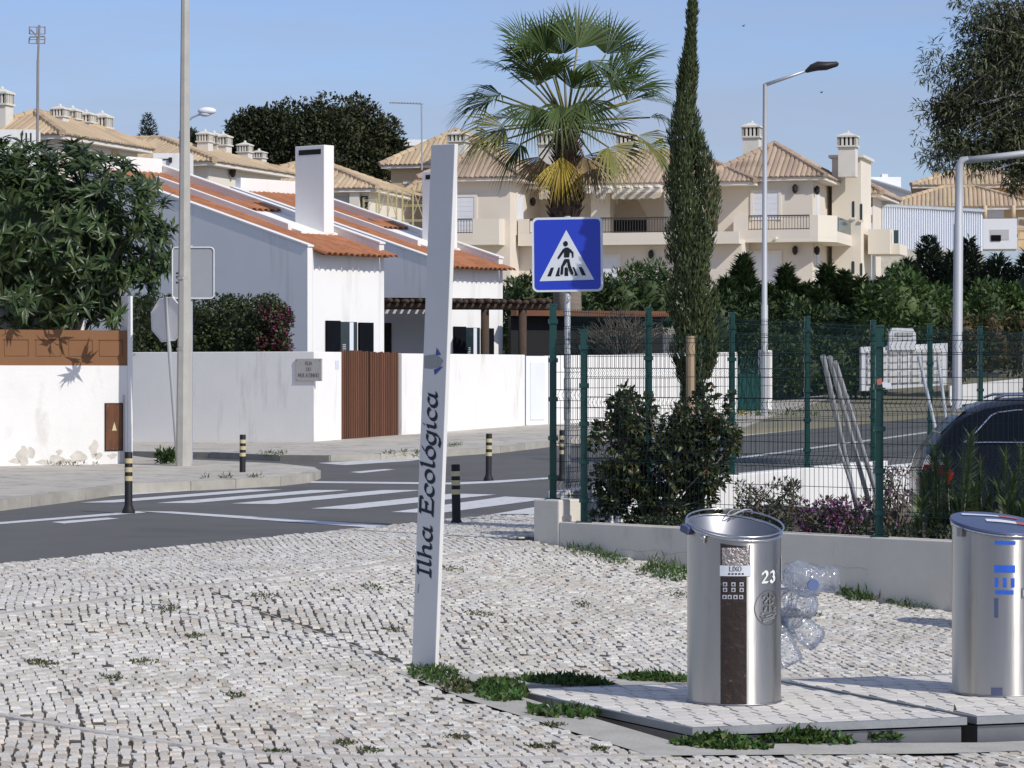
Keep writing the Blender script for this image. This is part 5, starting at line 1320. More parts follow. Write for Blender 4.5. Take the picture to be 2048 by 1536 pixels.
# rear ochre block left of the totem
OB = Fr(PX(780, 152), 152, -15)
ob = thing('apartment_block', 'ochre hipped block between the dark tree and the totem', 'building', OB.loc(0), OB.a)
ze = OB.on(820, 332)[1]; u1 = OB.on(905, 350)[0]
lbox(ob, 'main_wall', 'stucco_ochre', .05, u1, 0, 8, 2.0, ze); hip_roof(ob, .1, u1 + 2, 0, 8, ze + .03, 1.9, 'roof_tan', over=.5)
a = OB.on(806, 368, -.02); b = OB.on(822, 362, -.02); lbox(ob, 'vent', 'trim_light', a[0], b[0], -.03, -.003, a[1], b[1])
hip_roof(ob, OB.on(826, 390, -3)[0], u1, -3, 2, OB.on(840, 384, -3)[1], .9, 'roof_tan', over=.3)
fw = thing('distant_building', 'white flat-roofed building far behind the dark tree', 'building', P(835, 345, 230))
m = MB(); m.box(-3.5, 3, 0, 6, -2, 1.2); m.build('wall_face', 'stucco_white', fw); m = MB(); m.box(-5.5, 3.2, -1, 6.2, 2.0, 2.45); m.build('flat_roof', 'stucco_white', fw); m = MB(); m.box(-3, 2.8, .3, 5, 1.201, 1.999); m.build('glazing', 'glass_dark', fw)

# left-hand blocks ------------------------------------------------------------
def left_block(px, d, ye, ang, uw, dep, rise, label, run=None):
    fr = Fr(PX(px, d), d, ang); t = thing('apartment_block', label, 'building', fr.loc(0), fr.a); z = fr.on(px, ye)[1]
    lbox(t, 'main_wall', 'stucco_cream', -uw + .5, -.5, .5, dep - .5, 1.5, z - .02)
    hip_roof(t, -uw + .5, -.5, .5, dep - .5, z, rise, 'roof_tan', run, .5); return fr, t, z
f1, t1, z1 = left_block(125, 110, 268, -18, 4.6, 8.0, 1.0, 'cream block with tan hipped roof and a row of pale chimneys above the tree')
for px, yt, yb, dd in ((120, 211, 242, 114), (145, 214, 248, 116), (172, 222, 254, 116.5), (204, 224, 268, 117)): algarve(t1, f1, px, dd, yt, yb, .62 if px < 150 else .72)
algarve(t1, f1, 4, 112, 176, 222, .75)
a = f1.side(223, 330, -.5); b = f1.side(236, 304, -.5); lbox(t1, 'loggia', 'stucco_ochre', -.499, -.45, a[0], b[0], a[1], b[1])
f2, t2, z2 = left_block(430, 120, 322, -18, 11.5, 8.6, 1.28, 'cream block with tan hipped roof behind the concrete lamp post')
for px, yt, yb, dd, wd in ((410, 261, 292, 126, .62), (428, 264, 296, 127, .62), (446, 266, 300, 127, .68), (490, 284, 312, 128, .6), (518, 300, 322, 129, .6)): algarve(t2, f2, px, dd, yt, yb, wd)
w_, z_ = f2.side(468, 344, -.3); lantern(t2, -.35, w_, z_)
f3, t3, z3 = left_block(755, 135, 376, -12, 8.5, 9.5, 1.6, 'cream block with tan hipped roof and porch beside the broad white chimney')
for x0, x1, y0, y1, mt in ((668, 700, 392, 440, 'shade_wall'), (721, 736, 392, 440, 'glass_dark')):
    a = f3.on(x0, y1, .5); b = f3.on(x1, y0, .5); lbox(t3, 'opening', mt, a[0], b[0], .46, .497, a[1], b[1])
a = f3.on(700, 440, .3); b = f3.on(719, 380, .3); lbox(t3, 'porch_pillar', 'stucco_cream', a[0], b[0], .2, .45, a[1], b[1])
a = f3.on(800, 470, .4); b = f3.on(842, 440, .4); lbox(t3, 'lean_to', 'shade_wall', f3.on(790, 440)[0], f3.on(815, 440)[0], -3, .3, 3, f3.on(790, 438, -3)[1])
# low whitewashed chimney blocks on the near roofs
wb1 = thing('chimney_block', 'white rendered chimney block with three slots above the broad-leaved tree', 'chimney', P(38, 330, 76)); m = MB(); m.box(-.95, .48, -.5, .4, -2, PZ(262, 76) - PZ(330, 76)); m.build('block', 'house_white', wb1)
for k in range(3): x = PX(50 + 9 * k, 76) - PX(38, 76); lbox(wb1, 'slot', 'dark_slot', x - .02, x + .02, -.505, -.495, PZ(288, 76) - PZ(330, 76), PZ(269, 76) - PZ(330, 76))
wb2 = thing('chimney_block', 'small white rendered block with a floodlight above the orange roof', 'chimney', P(347, 350, 76)); m = MB(); m.box(-.48, .45, -.3, .5, -1.5, PZ(308, 76) - PZ(350, 76)); m.build('block', 'house_white', wb2); m = MB(); m.box(-.08, 0, -.38, -.3, .3, .42); m.tube([(-.4, -.32, .38), (0, -.32, .38)], .012, 5); m.build('floodlight', 'lantern', wb2)
# scaffolding
def scaffold(px0, px1, y0, y1, d, label, bays=2, lifts=2):
    t = thing('scaffold_tower', label, 'scaffold', P((px0 + px1) / 2, y1, d)); o = t.location
    f = lambda x, y, dy: P(x, y, d) - o + Vector((0, dy, 0))
    for dy in (0, 1.0):
        for k in range(bays + 1):
            x = px0 + (px1 - px0) * k / bays; m = MB(); m.tube([f(x, y1 + 20, dy), f(x, y0, dy)], .02, 5); m.build('standard', 'scaffold_yellow', t)
        for j in range(lifts + 1):
            y = y0 + 4 + (y1 - y0) * j / lifts; m = MB(); m.tube([f(px0, y, dy), f(px1, y, dy)], .016, 5); m.build('ledger', 'scaffold_yellow', t)
    for k in range(bays):
        xa, xb = px0 + (px1 - px0) * k / bays, px0 + (px1 - px0) * (k + 1) / bays
        m = MB(); m.tube([f(xa, y1, 0), f(xb, y0, 0)], .014, 5)
        if k % 2: m.tube([f(xb, y1, 0), f(xa, y0, 0)], .02, 5)
        m.build('brace', 'scaffold_yellow', t)
    for j in range(4): 
        m = MB(); y = y0 + (y1 - y0) * j / 4; m.tube([f(px0, y, 0), f(px0 + (px1 - px0) * .22, y, 0)], .011, 4); m.build('rung', 'scaffold_yellow', t)
scaffold(757, 792, 376, 432, 131, 'yellow scaffold tower with a ladder bay against the cream block')
scaffold(804, 846, 376, 436, 130, 'yellow cross-braced scaffold tower next to the chimney with the aerial')
scaffold(726, 752, 396, 425, 133, 'small low yellow scaffold frame in front of the porch', 1, 1)

# far right -----------------------------------------------------------------
ch_ = thing('corrugated_hall', 'long white corrugated metal wall behind the hedge trees', 'building', P(1855, 500, 150)); o = ch_.location; d = 150
pa_, pb_ = P(1745, 412, d) - o, P(1965, 424, d + 2) - o; pc, pd = P(1965, 500, d + 2) - o, P(1745, 492, d) - o
m = MB(); n = 48; vs = []
for k in range(n * 4 + 1):
    f = k / (n * 4); t = pa_.lerp(pb_, f); b = pd.lerp(pc, f); dy = (0, -.10, -.10, 0)[k % 4]; vs += [t + Vector((0, dy, 0)), b + Vector((0, dy, -2))]
m.add(vs, [(2 * k, 2 * k + 2, 2 * k + 3, 2 * k + 1) for k in range(n * 4)]); stuff(m.build('corrugated_sheet', 'corrugated', ch_))
m = MB(); m.tube([pa_ + Vector((-.3, -.1, .05)), pb_ + Vector((.1, -.1, .05))], .10, 6); m.build('coping', 'galv', ch_)
m = MB(); m.prism([pd + Vector((0, -.2, -.1)), pc + Vector((0, -.2, -.1)), pc + Vector((0, -.2, -4)), pd + Vector((0, -.2, -4))], (0, .1, 0)); m.build('plinth', 'concrete', ch_)
cv = thing('curved_hall', 'white hall with a curved roof edge behind the corrugated wall', 'building', P(1790, 410, 190)); o = cv.location; d = 190
q = [(1700, 352)] + [(1700 + 140 * k / 8, 352 + 40 * (k / 8) ** 1.1 if k else 352) for k in range(1, 9)] + [(1842, 430), (1700, 430)]
m = MB(); m.prism([P(a, b, d) - o for a, b in q], (0, 10, 0)); m.build('wall_face', 'stucco_white', cv)
m = MB(); m.tube([P(a, b - 1, d) - o - Vector((0, .2, 0)) for a, b in q[:9]], .12, 5); m.build('roof_edge', 'galv', cv)
m = MB(); m.prism([P(a, b, d + 4) - o for a, b in ((1735, 354), (1802, 354), (1802, 400), (1735, 400))], (0, 5, 0)); m.build('plant_room', 'stucco_white', cv)
m = MB(); m.prism([P(a, b, d + 4.5) - o for a, b in ((1764, 348), (1776, 348), (1776, 356), (1764, 356))], (0, 1, 0)); m.build('vent', 'stucco_white', cv)
FB = Fr(PX(1840, 170), 170, -8)
fb = thing('villa_block', 'ochre villa with stepped tan roofs and columns under the grey-green tree', 'building', FB.loc(0), FB.a)
def fbox(nm, mat, x0, x1, y0, y1, w0, w1): 
    a = FB.on(x0, y1, w0); b = FB.on(x1, y0, w0); return lbox(fb, nm, mat, a[0], b[0], w0, w1, a[1], b[1]), a, b
_, a, b = fbox('upper_wall', 'stucco_ochre', 1843, 2060, 370, 400, 4, 12); hip_roof(fb, a[0], b[0], 4, 12, b[1], 1.3, 'roof_tan', over=.6)
_, a, b = fbox('lower_wall', 'stucco_ochre', 1780, 2060, 414, 470, 0, 4); hip_roof(fb, a[0], b[0], 0, 6, b[1], 1.3, 'roof_tan', over=.7)
for x in (1868, 1888, 1893): fbox('chimney_stack', 'stucco_ochre', x, x + 9, 342, 384, 6, 7)
for x in (1967, 2024): 
    a = FB.on(x + 3, 440, -.8); m = MB(); m.tube([(a[0], -.8, FB.on(x, 437, -.8)[1]), (a[0], -.8, FB.on(x, 411, -.8)[1])], .12, 8); m.build('column', 'stucco_ochre', fb, True)
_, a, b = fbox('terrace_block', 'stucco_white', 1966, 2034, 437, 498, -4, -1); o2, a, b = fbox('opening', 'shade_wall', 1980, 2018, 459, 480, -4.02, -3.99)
fbox('shutter', 'shutter_dark', 1982, 2002, 470, 482, -4.05, -4.03); fbox('window', 'shutter_white', 1974, 2008, 420, 436, -.05, -.01)
a = FB.on(2036, 456, -2); b = FB.on(2090, 436, -2); rail(fb, a[0], b[0], -2, a[1], b[1], 'railing_light', .3)
_ = fbox('side_wall', 'stucco_ochre', 2036, 2100, 458, 500, -1.5, -1)
# white ornamental forecourt wall with raised centre pier
mo = thing('ornamental_wall', 'white ornamental block wall with a taller chamfered pier, seen through the fence', 'wall', P(1808, 780, 78)); o = mo.location; d = 78
m = MB(); m.prism([P(a, b, d) - o for a, b in ((1722, 782), (1895, 770), (1895, 686), (1722, 694))][::-1], (0, .3, 0)); m.build('wall_face', 'stucco_white', mo)
m = MB(); m.prism([P(a, b, d) - o - Vector((0, .1, 0)) for a, b in ((1778, 700), (1778, 668), (1784, 656), (1824, 656), (1831, 668), (1831, 700))], (0, .4, 0)); pr_ = m.build('pier', 'stucco_white', mo)
m = MB(); m.prism([P(a, b, d) - o - Vector((0, .13, 0)) for a, b in ((1790, 672), (1824, 672), (1824, 665), (1790, 665))][::-1], (0, .02, 0)); m.build('name_plate', 'shade_wall', pr_)
for r_ in range(5):
    for c_ in range(7):
        x = 1735 + c_ * 22; y = 702 + r_ * 14 - c_ * .9
        m = MB(); m.prism([P(a, b, d) - o - Vector((0, .05, 0)) for a, b in ((x, y), (x, y + 10), (x + 18, y + 9), (x + 18, y - 1))], (0, .045, 0)); m.build('block', 'coping_white', mo)
lwf = thing('verge_wall', 'low white wall edging the rising verge', 'wall'); m = MB(); q = [P(1900, 772, 76), P(2130, 748, 80)]
m.prism([q[0], q[1], q[1] + Vector((0, 0, -.5)), q[0] + Vector((0, 0, -.5))], (0, .25, 0)); m.build('wall_face', 'whitewash', lwf)
# ------------------------------------------------------------------ foliage tools
def unit(a): return a / np.maximum(1e-6, np.linalg.norm(a, axis=1, keepdims=True))
def rdir(n): return unit(nrg.normal(size=(n, 3)))
def leaf_mesh(name, mat, pos, dr, up, L, W, fold=.25, bend=.15, parent=None):
    """pos,dr,up (N,3); each leaf is five points folded along its middle and bent down at the tip"""
    n = len(pos); dr = unit(dr); side = unit(np.cross(dr, up)); nr = unit(np.cross(side, dr)); L = np.broadcast_to(L, n)[:, None]; W = np.broadcast_to(W, n)[:, None]
    V = np.empty((n, 5, 3)); V[:, 0] = pos; mid = pos + dr * L * .45
    V[:, 1] = mid + side * W * .5 + nr * W * fold; V[:, 2] = mid; V[:, 3] = mid - side * W * .5 + nr * W * fold; V[:, 4] = pos + dr * L - nr * L * bend
    base = np.arange(n)[:, None] * 5; F_ = np.concatenate([base + q for q in ([0, 2, 1], [0, 3, 2], [1, 2, 4], [2, 3, 4])], 1).reshape(-1, 3)
    me = bpy.data.meshes.new(name); me.vertices.add(n * 5); me.vertices.foreach_set('co', V.reshape(-1)); me.loops.add(len(F_) * 3); me.loops.foreach_set('vertex_index', F_.reshape(-1).astype(np.int32))
    me.polygons.add(len(F_)); me.polygons.foreach_set('loop_start', np.arange(0, len(F_) * 3, 3, dtype=np.int32)); me.update(calc_edges=True); me.materials.append(MT(mat))
    return link(name, me, parent)
def clumps(c, r, n, cr, flat=0.0, shell=.55):
    c = np.array(c); r = np.array(r); out = []
    for _ in range(n):
        d = rdir(1)[0]
        if flat and d[2] < -flat: d[2] = -d[2] * .4
        k = nrg.uniform(shell, 1.0); out.append((c + d * r * k, cr * nrg.uniform(.65, 1.3)))
    return out
def fill(cl, n, squash=(1, 1, 1)):
    """points through small clumps, denser towards their skins; returns positions and outward directions"""
    cc = np.array([q[0] for q in cl]); rr = np.array([q[1] for q in cl]); w = rr ** 2; k = nrg.choice(len(cl), n, p=w / w.sum()); d = rdir(n)
    return cc[k] + d * (rr[k] * nrg.uniform(.35, 1.0, n) ** .6)[:, None] * np.array(squash), d
def crown(parent, mat, cl, n, L, W, name='crown', up=.3, rnd=.6, sq=(1, 1, 1), fold=.25, bend=.15):
    p, d = fill(cl, n, sq); dr = d + rdir(n) * rnd + np.array([0, 0, up]); upv = np.array([0, 0, 1.0]) + rdir(n) * .7 + d * .5
    return leaf_mesh(name, mat, p, dr, upv, L * nrg.uniform(.7, 1.25, n), W * nrg.uniform(.7, 1.25, n), fold, bend, parent)
def core(parent, mat, c, r, name='inner_mass'):
    m = MB(); m.ball((0, 0, 0), 1.0, 16, 10)
    m.v = [tuple(Vector(c) + Vector((x * r[0], y * r[1], z * r[2])) * (1 + .12 * math.sin(5 * x + 3 * z) + .1 * math.sin(7 * y + 2 * x))) for x, y, z in m.v]
    return m.build(name, mat, parent, True)
def branches(parent, base, tips, r0, mat='bark', name='trunk'):
    m = MB(); base = Vector(base)
    for t in tips:
        t = Vector(t); mid = base.lerp(t, .5) + Vector((rng.uniform(-.15, .15), rng.uniform(-.15, .15), .12 * (t - base).length))
        m.tube([base, base.lerp(mid, .5), mid, mid.lerp(t, .6), t], [r0, r0 * .8, r0 * .55, r0 * .35, r0 * .15], 7)
    return m.build(name, mat, parent, True)

# ------------------------------------------------------------------ broad-leaved tree behind the left wall
d = 49.6; s_ = F / d
def local(t): return lambda px, py, dd: np.array(P(px, py, dd) - t.location)
t = thing('broadleaf_tree', 'bushy tree with long glossy leaves overhanging the brown board', 'tree', (PX(60, d), d, .1)); LL = local(t)
ro = []
for k in range(900):
    # leaf rosettes spread over the crown outline seen in the photograph
    while True:
        a, b = nrg.uniform(-220, 345), nrg.uniform(285, 660)
        if (a - 60) ** 2 / 285 ** 2 + (b - 470) ** 2 / 195 ** 2 < 1 or ((a - 290) ** 2 + (b - 400) ** 2 < 32 ** 2) or ((a - 240) ** 2 + (b - 605) ** 2 < 45 ** 2): break
    e = max(.12, 1 - (a - 60) ** 2 / 285 ** 2 - (b - 470) ** 2 / 195 ** 2) ** .5
    ro.append((LL(a, b, d + nrg.uniform(-1.5, 1.5) * e), e))
for a, b in ((90, 300), (100, 318), (30, 310), (185, 345), (165, 330), (290, 385), (282, 410), (325, 470), (330, 520), (318, 455), (240, 620), (235, 590), (150, 615), (60, 300), (310, 560), (5, 560), (300, 590), (130, 560), (225, 660), (215, 625)): ro.append((LL(a, b, d - nrg.uniform(0, .8)), .3))
for a, b in ((12, 610), (28, 602), (50, 615), (35, 590), (60, 600), (150, 620), (165, 610), (222, 640), (232, 630)): ro.append((LL(a, b, 47.5 + nrg.uniform(-.3, .4)), .3))
pp, dd_, uu = [], [], []
cen = LL(60, 500, d)
for c, e in ro:
    ax = c - cen; ax = ax / (np.linalg.norm(ax) + 1e-6) * .8 + np.array([0, -.25, .35]) + nrg.normal(size=3) * .3; ax /= np.linalg.norm(ax)
    for q in range(15):
        v = rdir(1)[0]; v = v - ax * v.dot(ax); v = v / (np.linalg.norm(v) + 1e-6) + ax * nrg.uniform(-.1, .75); pp.append(c + ax * nrg.uniform(-.06, .05)); dd_.append(v); uu.append(ax + nrg.normal(size=3) * .25)
n = len(pp); leaf_mesh('crown', 'leaf_loquat', np.array(pp), np.array(dd_), np.array(uu), .27 * nrg.uniform(.5, 1.25, n), .062 * nrg.uniform(.7, 1.2, n), .22, .22, t)
core(t, 'leaf_loquat', LL(40, 480, d + .3), (1.75, 1.0, 1.15))
branches(t, (-.05, .1, -.1), [LL(*q) for q in ((60, 470, d), (150, 420, d), (-60, 430, d), (260, 470, d), (180, 560, d - .3), (20, 560, d - .4), (290, 410, d - .3))], .09, 'bark_grey')

# ------------------------------------------------------------------ bougainvillea hedge
d = 63.0; t = thing('flowering_hedge', 'dense dark clipped hedge with purple bracts above the white wall', 'hedge', (PX(430, d), d, .2)); LL = local(t)
cl = [(LL(nrg.uniform(262, 560), nrg.uniform(600 + 0, 735), d + nrg.uniform(-.7, .9)), .16) for _ in range(420)]
cl = [q for q in cl if (lambda px, py: py > 588 + 22 * max(0, (px - 480) / 90) ** 2 + 10 * max(0, (330 - px) / 60) ** 2)(1024 + (q[0][0] + t.location.x) / (q[0][1] + t.location.y) * F, HY - (q[0][2] + t.location.z - EYE) / (q[0][1] + t.location.y) * F)]
crown(t, 'leaf_bougainvillea', cl, 15000, .085, .055, up=.2)
cr_ = [(LL(nrg.uniform(520, 578), nrg.uniform(612, 712), d - .5 + nrg.uniform(-.3, .8)), .14) for _ in range(70)]
crown(t, 'leaf_bract', cr_, 1300, .07, .05, 'bracts'); crown(t, 'leaf_bougainvillea', cr_, 1600, .085, .055, 'crown')
m = MB(); a, b = LL(270, 720, d + .1), LL(550, 612, d + .1); m.box(a[0], b[0], a[1] - .3, a[1] + .5, -.2, b[2] - .1); m.build('inner_mass', 'leaf_bougainvillea', t)

# ------------------------------------------------------------------ fan palm
d = 80; t = thing('fan_palm', 'tall fan palm with yellowing lower fronds above the blue sign', 'palm tree', (PX(1132, d), d, .3)); LL = local(t); s_ = F / d
q = [(1136, 740), (1134, 560), (1132, 440)]; m = MB(); m.tube([LL(*a, d) for a in q], [.40, .37, .38], 16); m.build('trunk', 'palm_trunk_low', t, True)
m = MB(); m.tube([LL(*a, d) for a in ((1132, 442), (1131, 380), (1133, 320), (1136, 262))], [.36, .36, .30, .18], 14)
for k in range(330):
    z = nrg.uniform(0, 1); py = 442 - 170 * z; a = k * 2.4; r = .37 - .10 * z; c = np.array(LL(1132, py, d)) + np.array([math.cos(a) * r, math.sin(a) * r, 0]); o_ = Vector((math.cos(a), math.sin(a), 0))
    tp = Vector(c) + o_ * .20 + Vector((0, 0, .24)); sd = Vector((-o_.y, o_.x, 0)) * .085
    m.add([Vector(c) - sd, Vector(c) + sd, tp + sd * .3, tp - sd * .3, Vector(c) + o_ * .06 + Vector((0, 0, .06))], [(0, 1, 4), (1, 2, 4), (2, 3, 4), (3, 0, 4)])
m.build('leaf_bases', 'palm_trunk', t)
cc = Vector(LL(1134, 250, d))
def frond(hub, ax, Rr, mat, spread=90, droop=.35, seg=32, upref=Vector((0, 0, 1)), src=None):
    ax = ax.normalized(); sd = ax.cross(upref); sd = sd.normalized() if sd.length > .05 else Vector((1, 0, 0)); nb = sd.cross(ax).normalized()
    m = MB(); src = src if src is not None else cc; spread = min(spread, 84) * rng.uniform(.8, 1.0); vee = rng.uniform(.25, .8); tw = rng.uniform(-.4, .4); sd = (sd + nb * tw).normalized(); nb = sd.cross(ax).normalized()
    for k in range(seg):
        th = R(-spread + 2 * spread * (k + .5) / seg); dth = R(2 * spread / seg); ln = Rr * (.72 + .28 * math.cos(th * .6)) * rng.uniform(.88, 1.06)
        dv = ax * math.cos(th) + sd * math.sin(th) + nb * (.10 * ((k % 2) * 2 - 1) * .35 + vee * abs(math.sin(th)) * .6 + rng.gauss(0, .03)); dv.normalize(); pv = (sd * math.cos(th) - ax * math.sin(th))
        rows = []; tipx = rng.uniform(.5, 1.4)
        for f in (0.03, .30, .55, .80, 1.0):
            r = ln * f; w = min(r, ln * .5) * dth * .55 if f < .56 else ln * .5 * dth * .55 * (1 - (f - .55) / .46) * .8 + .002
            g = droop * tipx * ln * max(0, f - .42) ** 2 * 2.0
            p = hub + dv * r + Vector((0, 0, -g)); rows += [p - pv * w, p + pv * w]
        m.add(rows, [(2 * j, 2 * j + 1, 2 * j + 3, 2 * j + 2) for j in range(4)])
    o = m.build('frond', mat, t); m = MB(); mid = src.lerp(hub, .5) + Vector((0, 0, .06)); m.tube([src, mid, hub], [.045, .03, .022], 6); m.build('stalk', 'palm_yellowgreen' if mat != 'palm_dead' else 'palm_dead', o, True); return o
def fr_px(hx, hy, tx, ty, dep, Rr, mat='palm_green', droop=.3, tdep=0.0, spread=118, up=Vector((0, 0, 1))):
    hub = Vector(LL(1134 + (hx - 1134) * 1.27, 235 + (hy - 235) * 1.2, d + dep)); tx += (hx - 1134) * .27; ty += (hy - 235) * .2; tip = Vector(LL(tx, ty, d + dep + tdep)); frond(hub, tip - hub, Rr, mat, spread, droop, upref=up)
V3 = Vector
for a in [  # hub pixel, pointing pixel, depth offset, radius
    (1150, 120, 1158, 20, -.3, 1.55, 'palm_green', .10, .4, 95, V3((0, -1, .2))), (1100, 125, 1040, 40, .3, 1.35, 'palm_green', .15, .2, 90, V3((0, -1, .3))), (1195, 130, 1235, 30, .5, 1.4, 'palm_green', .15, .2, 90, V3((0, -1, .3))), (1128, 130, 1118, 25, .9, 1.4, 'palm_green', .12, .2, 90, V3((0, -1, .2))),
    (1075, 155, 985, 85, -.5, 1.35, 'palm_green', .30, -.3, 100, V3((0, -.5, 1))), (1070, 120, 1010, 60, -.9, 1.3, 'palm_green', .25, -.3, 100, V3((0, -.7, 1))), (1045, 160, 960, 125, .6, 1.3, 'palm_green', .3, .2, 105, V3((0, -.4, 1))), (1030, 198, 930, 205, -.2, 1.45, 'palm_green', .45, -.3, 110, V3((0, -.3, 1))), (1020, 205, 915, 240, .5, 1.5, 'palm_green', .5, .3, 110, V3((0, -.2, 1))),
    (1035, 250, 950, 300, -.9, 1.35, 'palm_yellowgreen', .45, -.2, 110, V3((-.3, -.8, .8))), (1010, 260, 950, 320, .1, 1.2, 'palm_green', .5, .1, 110, V3((-.3, -.3, 1))), (1060, 280, 1010, 350, -.5, 1.1, 'palm_green', .5, -.2, 100, V3((-.5, -.6, .6))),
    (1225, 150, 1320, 95, -.3, 1.4, 'palm_green', .25, -.1, 100, V3((0, -.5, 1))), (1200, 175, 1305, 150, -.9, 1.35, 'palm_green', .3, -.3, 105, V3((0, -.6, 1))), (1235, 190, 1330, 160, .5, 1.35, 'palm_green', .3, .2, 105, V3((0, -.3, 1))), (1250, 205, 1340, 215, -.4, 1.3, 'palm_green', .4, -.1, 110, V3((0, -.4, 1))),
    (1265, 235, 1345, 265, .2, 1.25, 'palm_green', .5, .2, 110, V3((0, -.3, 1))), (1245, 265, 1320, 320, -.6, 1.35, 'palm_yellowgreen', .45, -.2, 110, V3((.3, -.7, .8))), (1200, 285, 1245, 365, -1.0, 1.3, 'palm_yellowgreen', .4, -.2, 95, V3((.4, -.8, .5))), (1265, 280, 1310, 345, .4, 1.2, 'palm_green', .5, .2, 110, V3((.3, -.3, .9))),
    (1125, 215, 1120, 285, -1.4, 1.15, 'palm_green', .4, -.5, 110, V3((0, -1, .5))), (1165, 205, 1185, 290, -1.2, 1.2, 'palm_green', .4, -.4, 105, V3((0, -1, .5))), (1080, 215, 1055, 290, -1.3, 1.2, 'palm_green', .4, -.4, 105, V3((0, -1, .6))), (1170, 140, 1200, 215, -1.3, 1.0, 'palm_green', .5, -.6, 105, V3((0, -.8, .9))),
    (1126, 300, 1124, 385, -.75, 1.25, 'palm_yellow', .15, -.1, 62, V3((0, -1, .1))), (1160, 300, 1185, 380, -.5, 1.1, 'palm_dead', .2, -.1, 60, V3((.3, -1, .1))), (1095, 305, 1080, 380, -.3, 1.0, 'palm_dead', .2, 0, 60, V3((-.4, -1, .1))), (1175, 300, 1200, 385, .4, 1.1, 'palm_dead', .2, .1, 70, V3((.6, .4, .1))), (1090, 300, 1070, 370, .4, 1.0, 'palm_dead', .2, .1, 70, V3((-.5, .5, .1)))]: fr_px(*a[:5], a[5] * .98, *a[6:])
for k in range(14):   # the rest of the crown, all round
    a = k * 2.399; el = (1.3, .9, .5, .15, -.15, -.45)[k % 6] + rng.uniform(-.15, .15); ax = V3((math.cos(a), math.sin(a), el)).normalized()
    if el < .3 and ax.y < -.25: continue
    frond(cc + ax * rng.uniform(1.5, 1.9), ax, rng.uniform(1.1, 1.35), 'palm_green', 84, .35 if el > 0 else .5)

# ------------------------------------------------------------------ Italian cypress with its stake, inside the fences
d = 28.6; t = thing('cypress_tree', 'slender dark cypress tied to a stake inside the green fence', 'tree', (PX(1392, d), d, .14)); LL = local(t)
axis = [(1386, 5, 6), (1383, 60, 7), (1378, 130, 14), (1372, 200, 22), (1368, 280, 30), (1370, 360, 38), (1374, 450, 42), (1380, 540, 48), (1386, 620, 52), (1388, 700, 46), (1384, 770, 30), (1388, 830, 14)]
ax_ = np.array(axis, float); n = 17000; yy = nrg.uniform(0, 1, n) ** .85 * 815 + 6
cx = np.interp(yy, ax_[:, 1], ax_[:, 0]); hw = np.interp(yy, ax_[:, 1], ax_[:, 2]) * .86; ang = nrg.uniform(0, 2 * np.pi, n); rad = nrg.uniform(.25, 1, n) ** .5
lump = 1 + .24 * np.sin(yy * .055 + ang * 2) + .10 * np.sin(yy * .13 + ang * 3 + 1)
k_ = d / F; pos = np.stack([(cx - 1024) * k_ + np.cos(ang) * rad * hw * k_ * lump - t.location.x, np.sin(ang) * rad * hw * k_ * lump * .9, EYE + (HY - yy) * k_ - t.location.z], 1)
out = np.stack([np.cos(ang), np.sin(ang), np.zeros(n)], 1); dr = out * .45 + np.array([0, 0, 1.0]) + rdir(n) * .35
leaf_mesh('crown', 'leaf_cypress', pos, dr, out + rdir(n) * .5, .062 * nrg.uniform(.6, 1.4, n), .016 * nrg.uniform(.7, 1.4, n), .3, .05, t)
n = 2600; yy = nrg.uniform(270, 760, n); cx = 1404 + 14 * np.sin(yy * .02); hw = 26 * np.sin((yy - 255) / 520 * np.pi) ** .6; ang = nrg.uniform(0, 2 * np.pi, n); rad = nrg.uniform(.2, 1, n) ** .5
pos = np.stack([(cx - 1024) * k_ + np.cos(ang) * rad * hw * k_ - t.location.x, np.sin(ang) * rad * hw * k_ - .06, EYE + (HY - yy) * k_ - t.location.z], 1); out = np.stack([np.cos(ang), np.sin(ang), np.zeros(n)], 1)
leaf_mesh('side_stem', 'leaf_cypress', pos, out * .45 + np.array([0, 0, 1.0]) + rdir(n) * .35, out + rdir(n) * .5, .065 * nrg.uniform(.6, 1.4, n), .018, .3, .05, t)
m = MB(); m.tube([LL(1392, 1060, d), LL(1390, 800, d), LL(1374, 400, d), LL(1384, 20, d)], [.035, .03, .02, .004], 7); m.build('trunk', 'bark', t, True)
tk = thing('tree_stake', 'round timber stake supporting the cypress', 'stake', P(1381, 1060, 28.3)); m = MB(); m.tube([(0, 0, -.1), P(1381, 672, 28.3) - tk.location], .043, 10); m.build('stake', 'stake_wood', tk, True, 50)

# ------------------------------------------------------------------ planting behind the low wall
def bush(label, px, py_base, d, cl, parts, name='shrub', trunk=None, group=None):
    t = thing(name, label, 'shrub', (PX(px, d), d, .14), 0, group); LL = local(t); c = [(LL(a, b, d + dz), r) for a, b, dz, r in cl]
    for mat, n, L, W, nm, kw in parts:
        o = crown(t, mat, c, n, L, W, nm, **kw)
        if nm == 'flowers': stuff(o)
    if trunk: branches(t, (0, 0, -.05), [c[i][0] for i in nrg.choice(len(c), min(len(c), trunk), False)], .018, 'bark', 'stems')
    return t, c
cl = []
for _ in range(240):
    a = nrg.uniform(1172, 1475); b = nrg.uniform(785, 1050); lim = 800 + 120 * max(0, (1245 - a) / 72) ** 1.3 + 34 * math.exp(-((a - 1335) / 26) ** 2) + 14 * math.sin(a * .11) + 10 * math.sin(a * .23 + 1) + 90 * max(0, (a - 1440) / 35)
    if b > lim and a > 1184 and a < 1462 - .26 * max(0, b - 880) + 10 * math.sin(b * .08): cl.append((a, b, nrg.uniform(-.35, .45), nrg.uniform(.05, .09)))
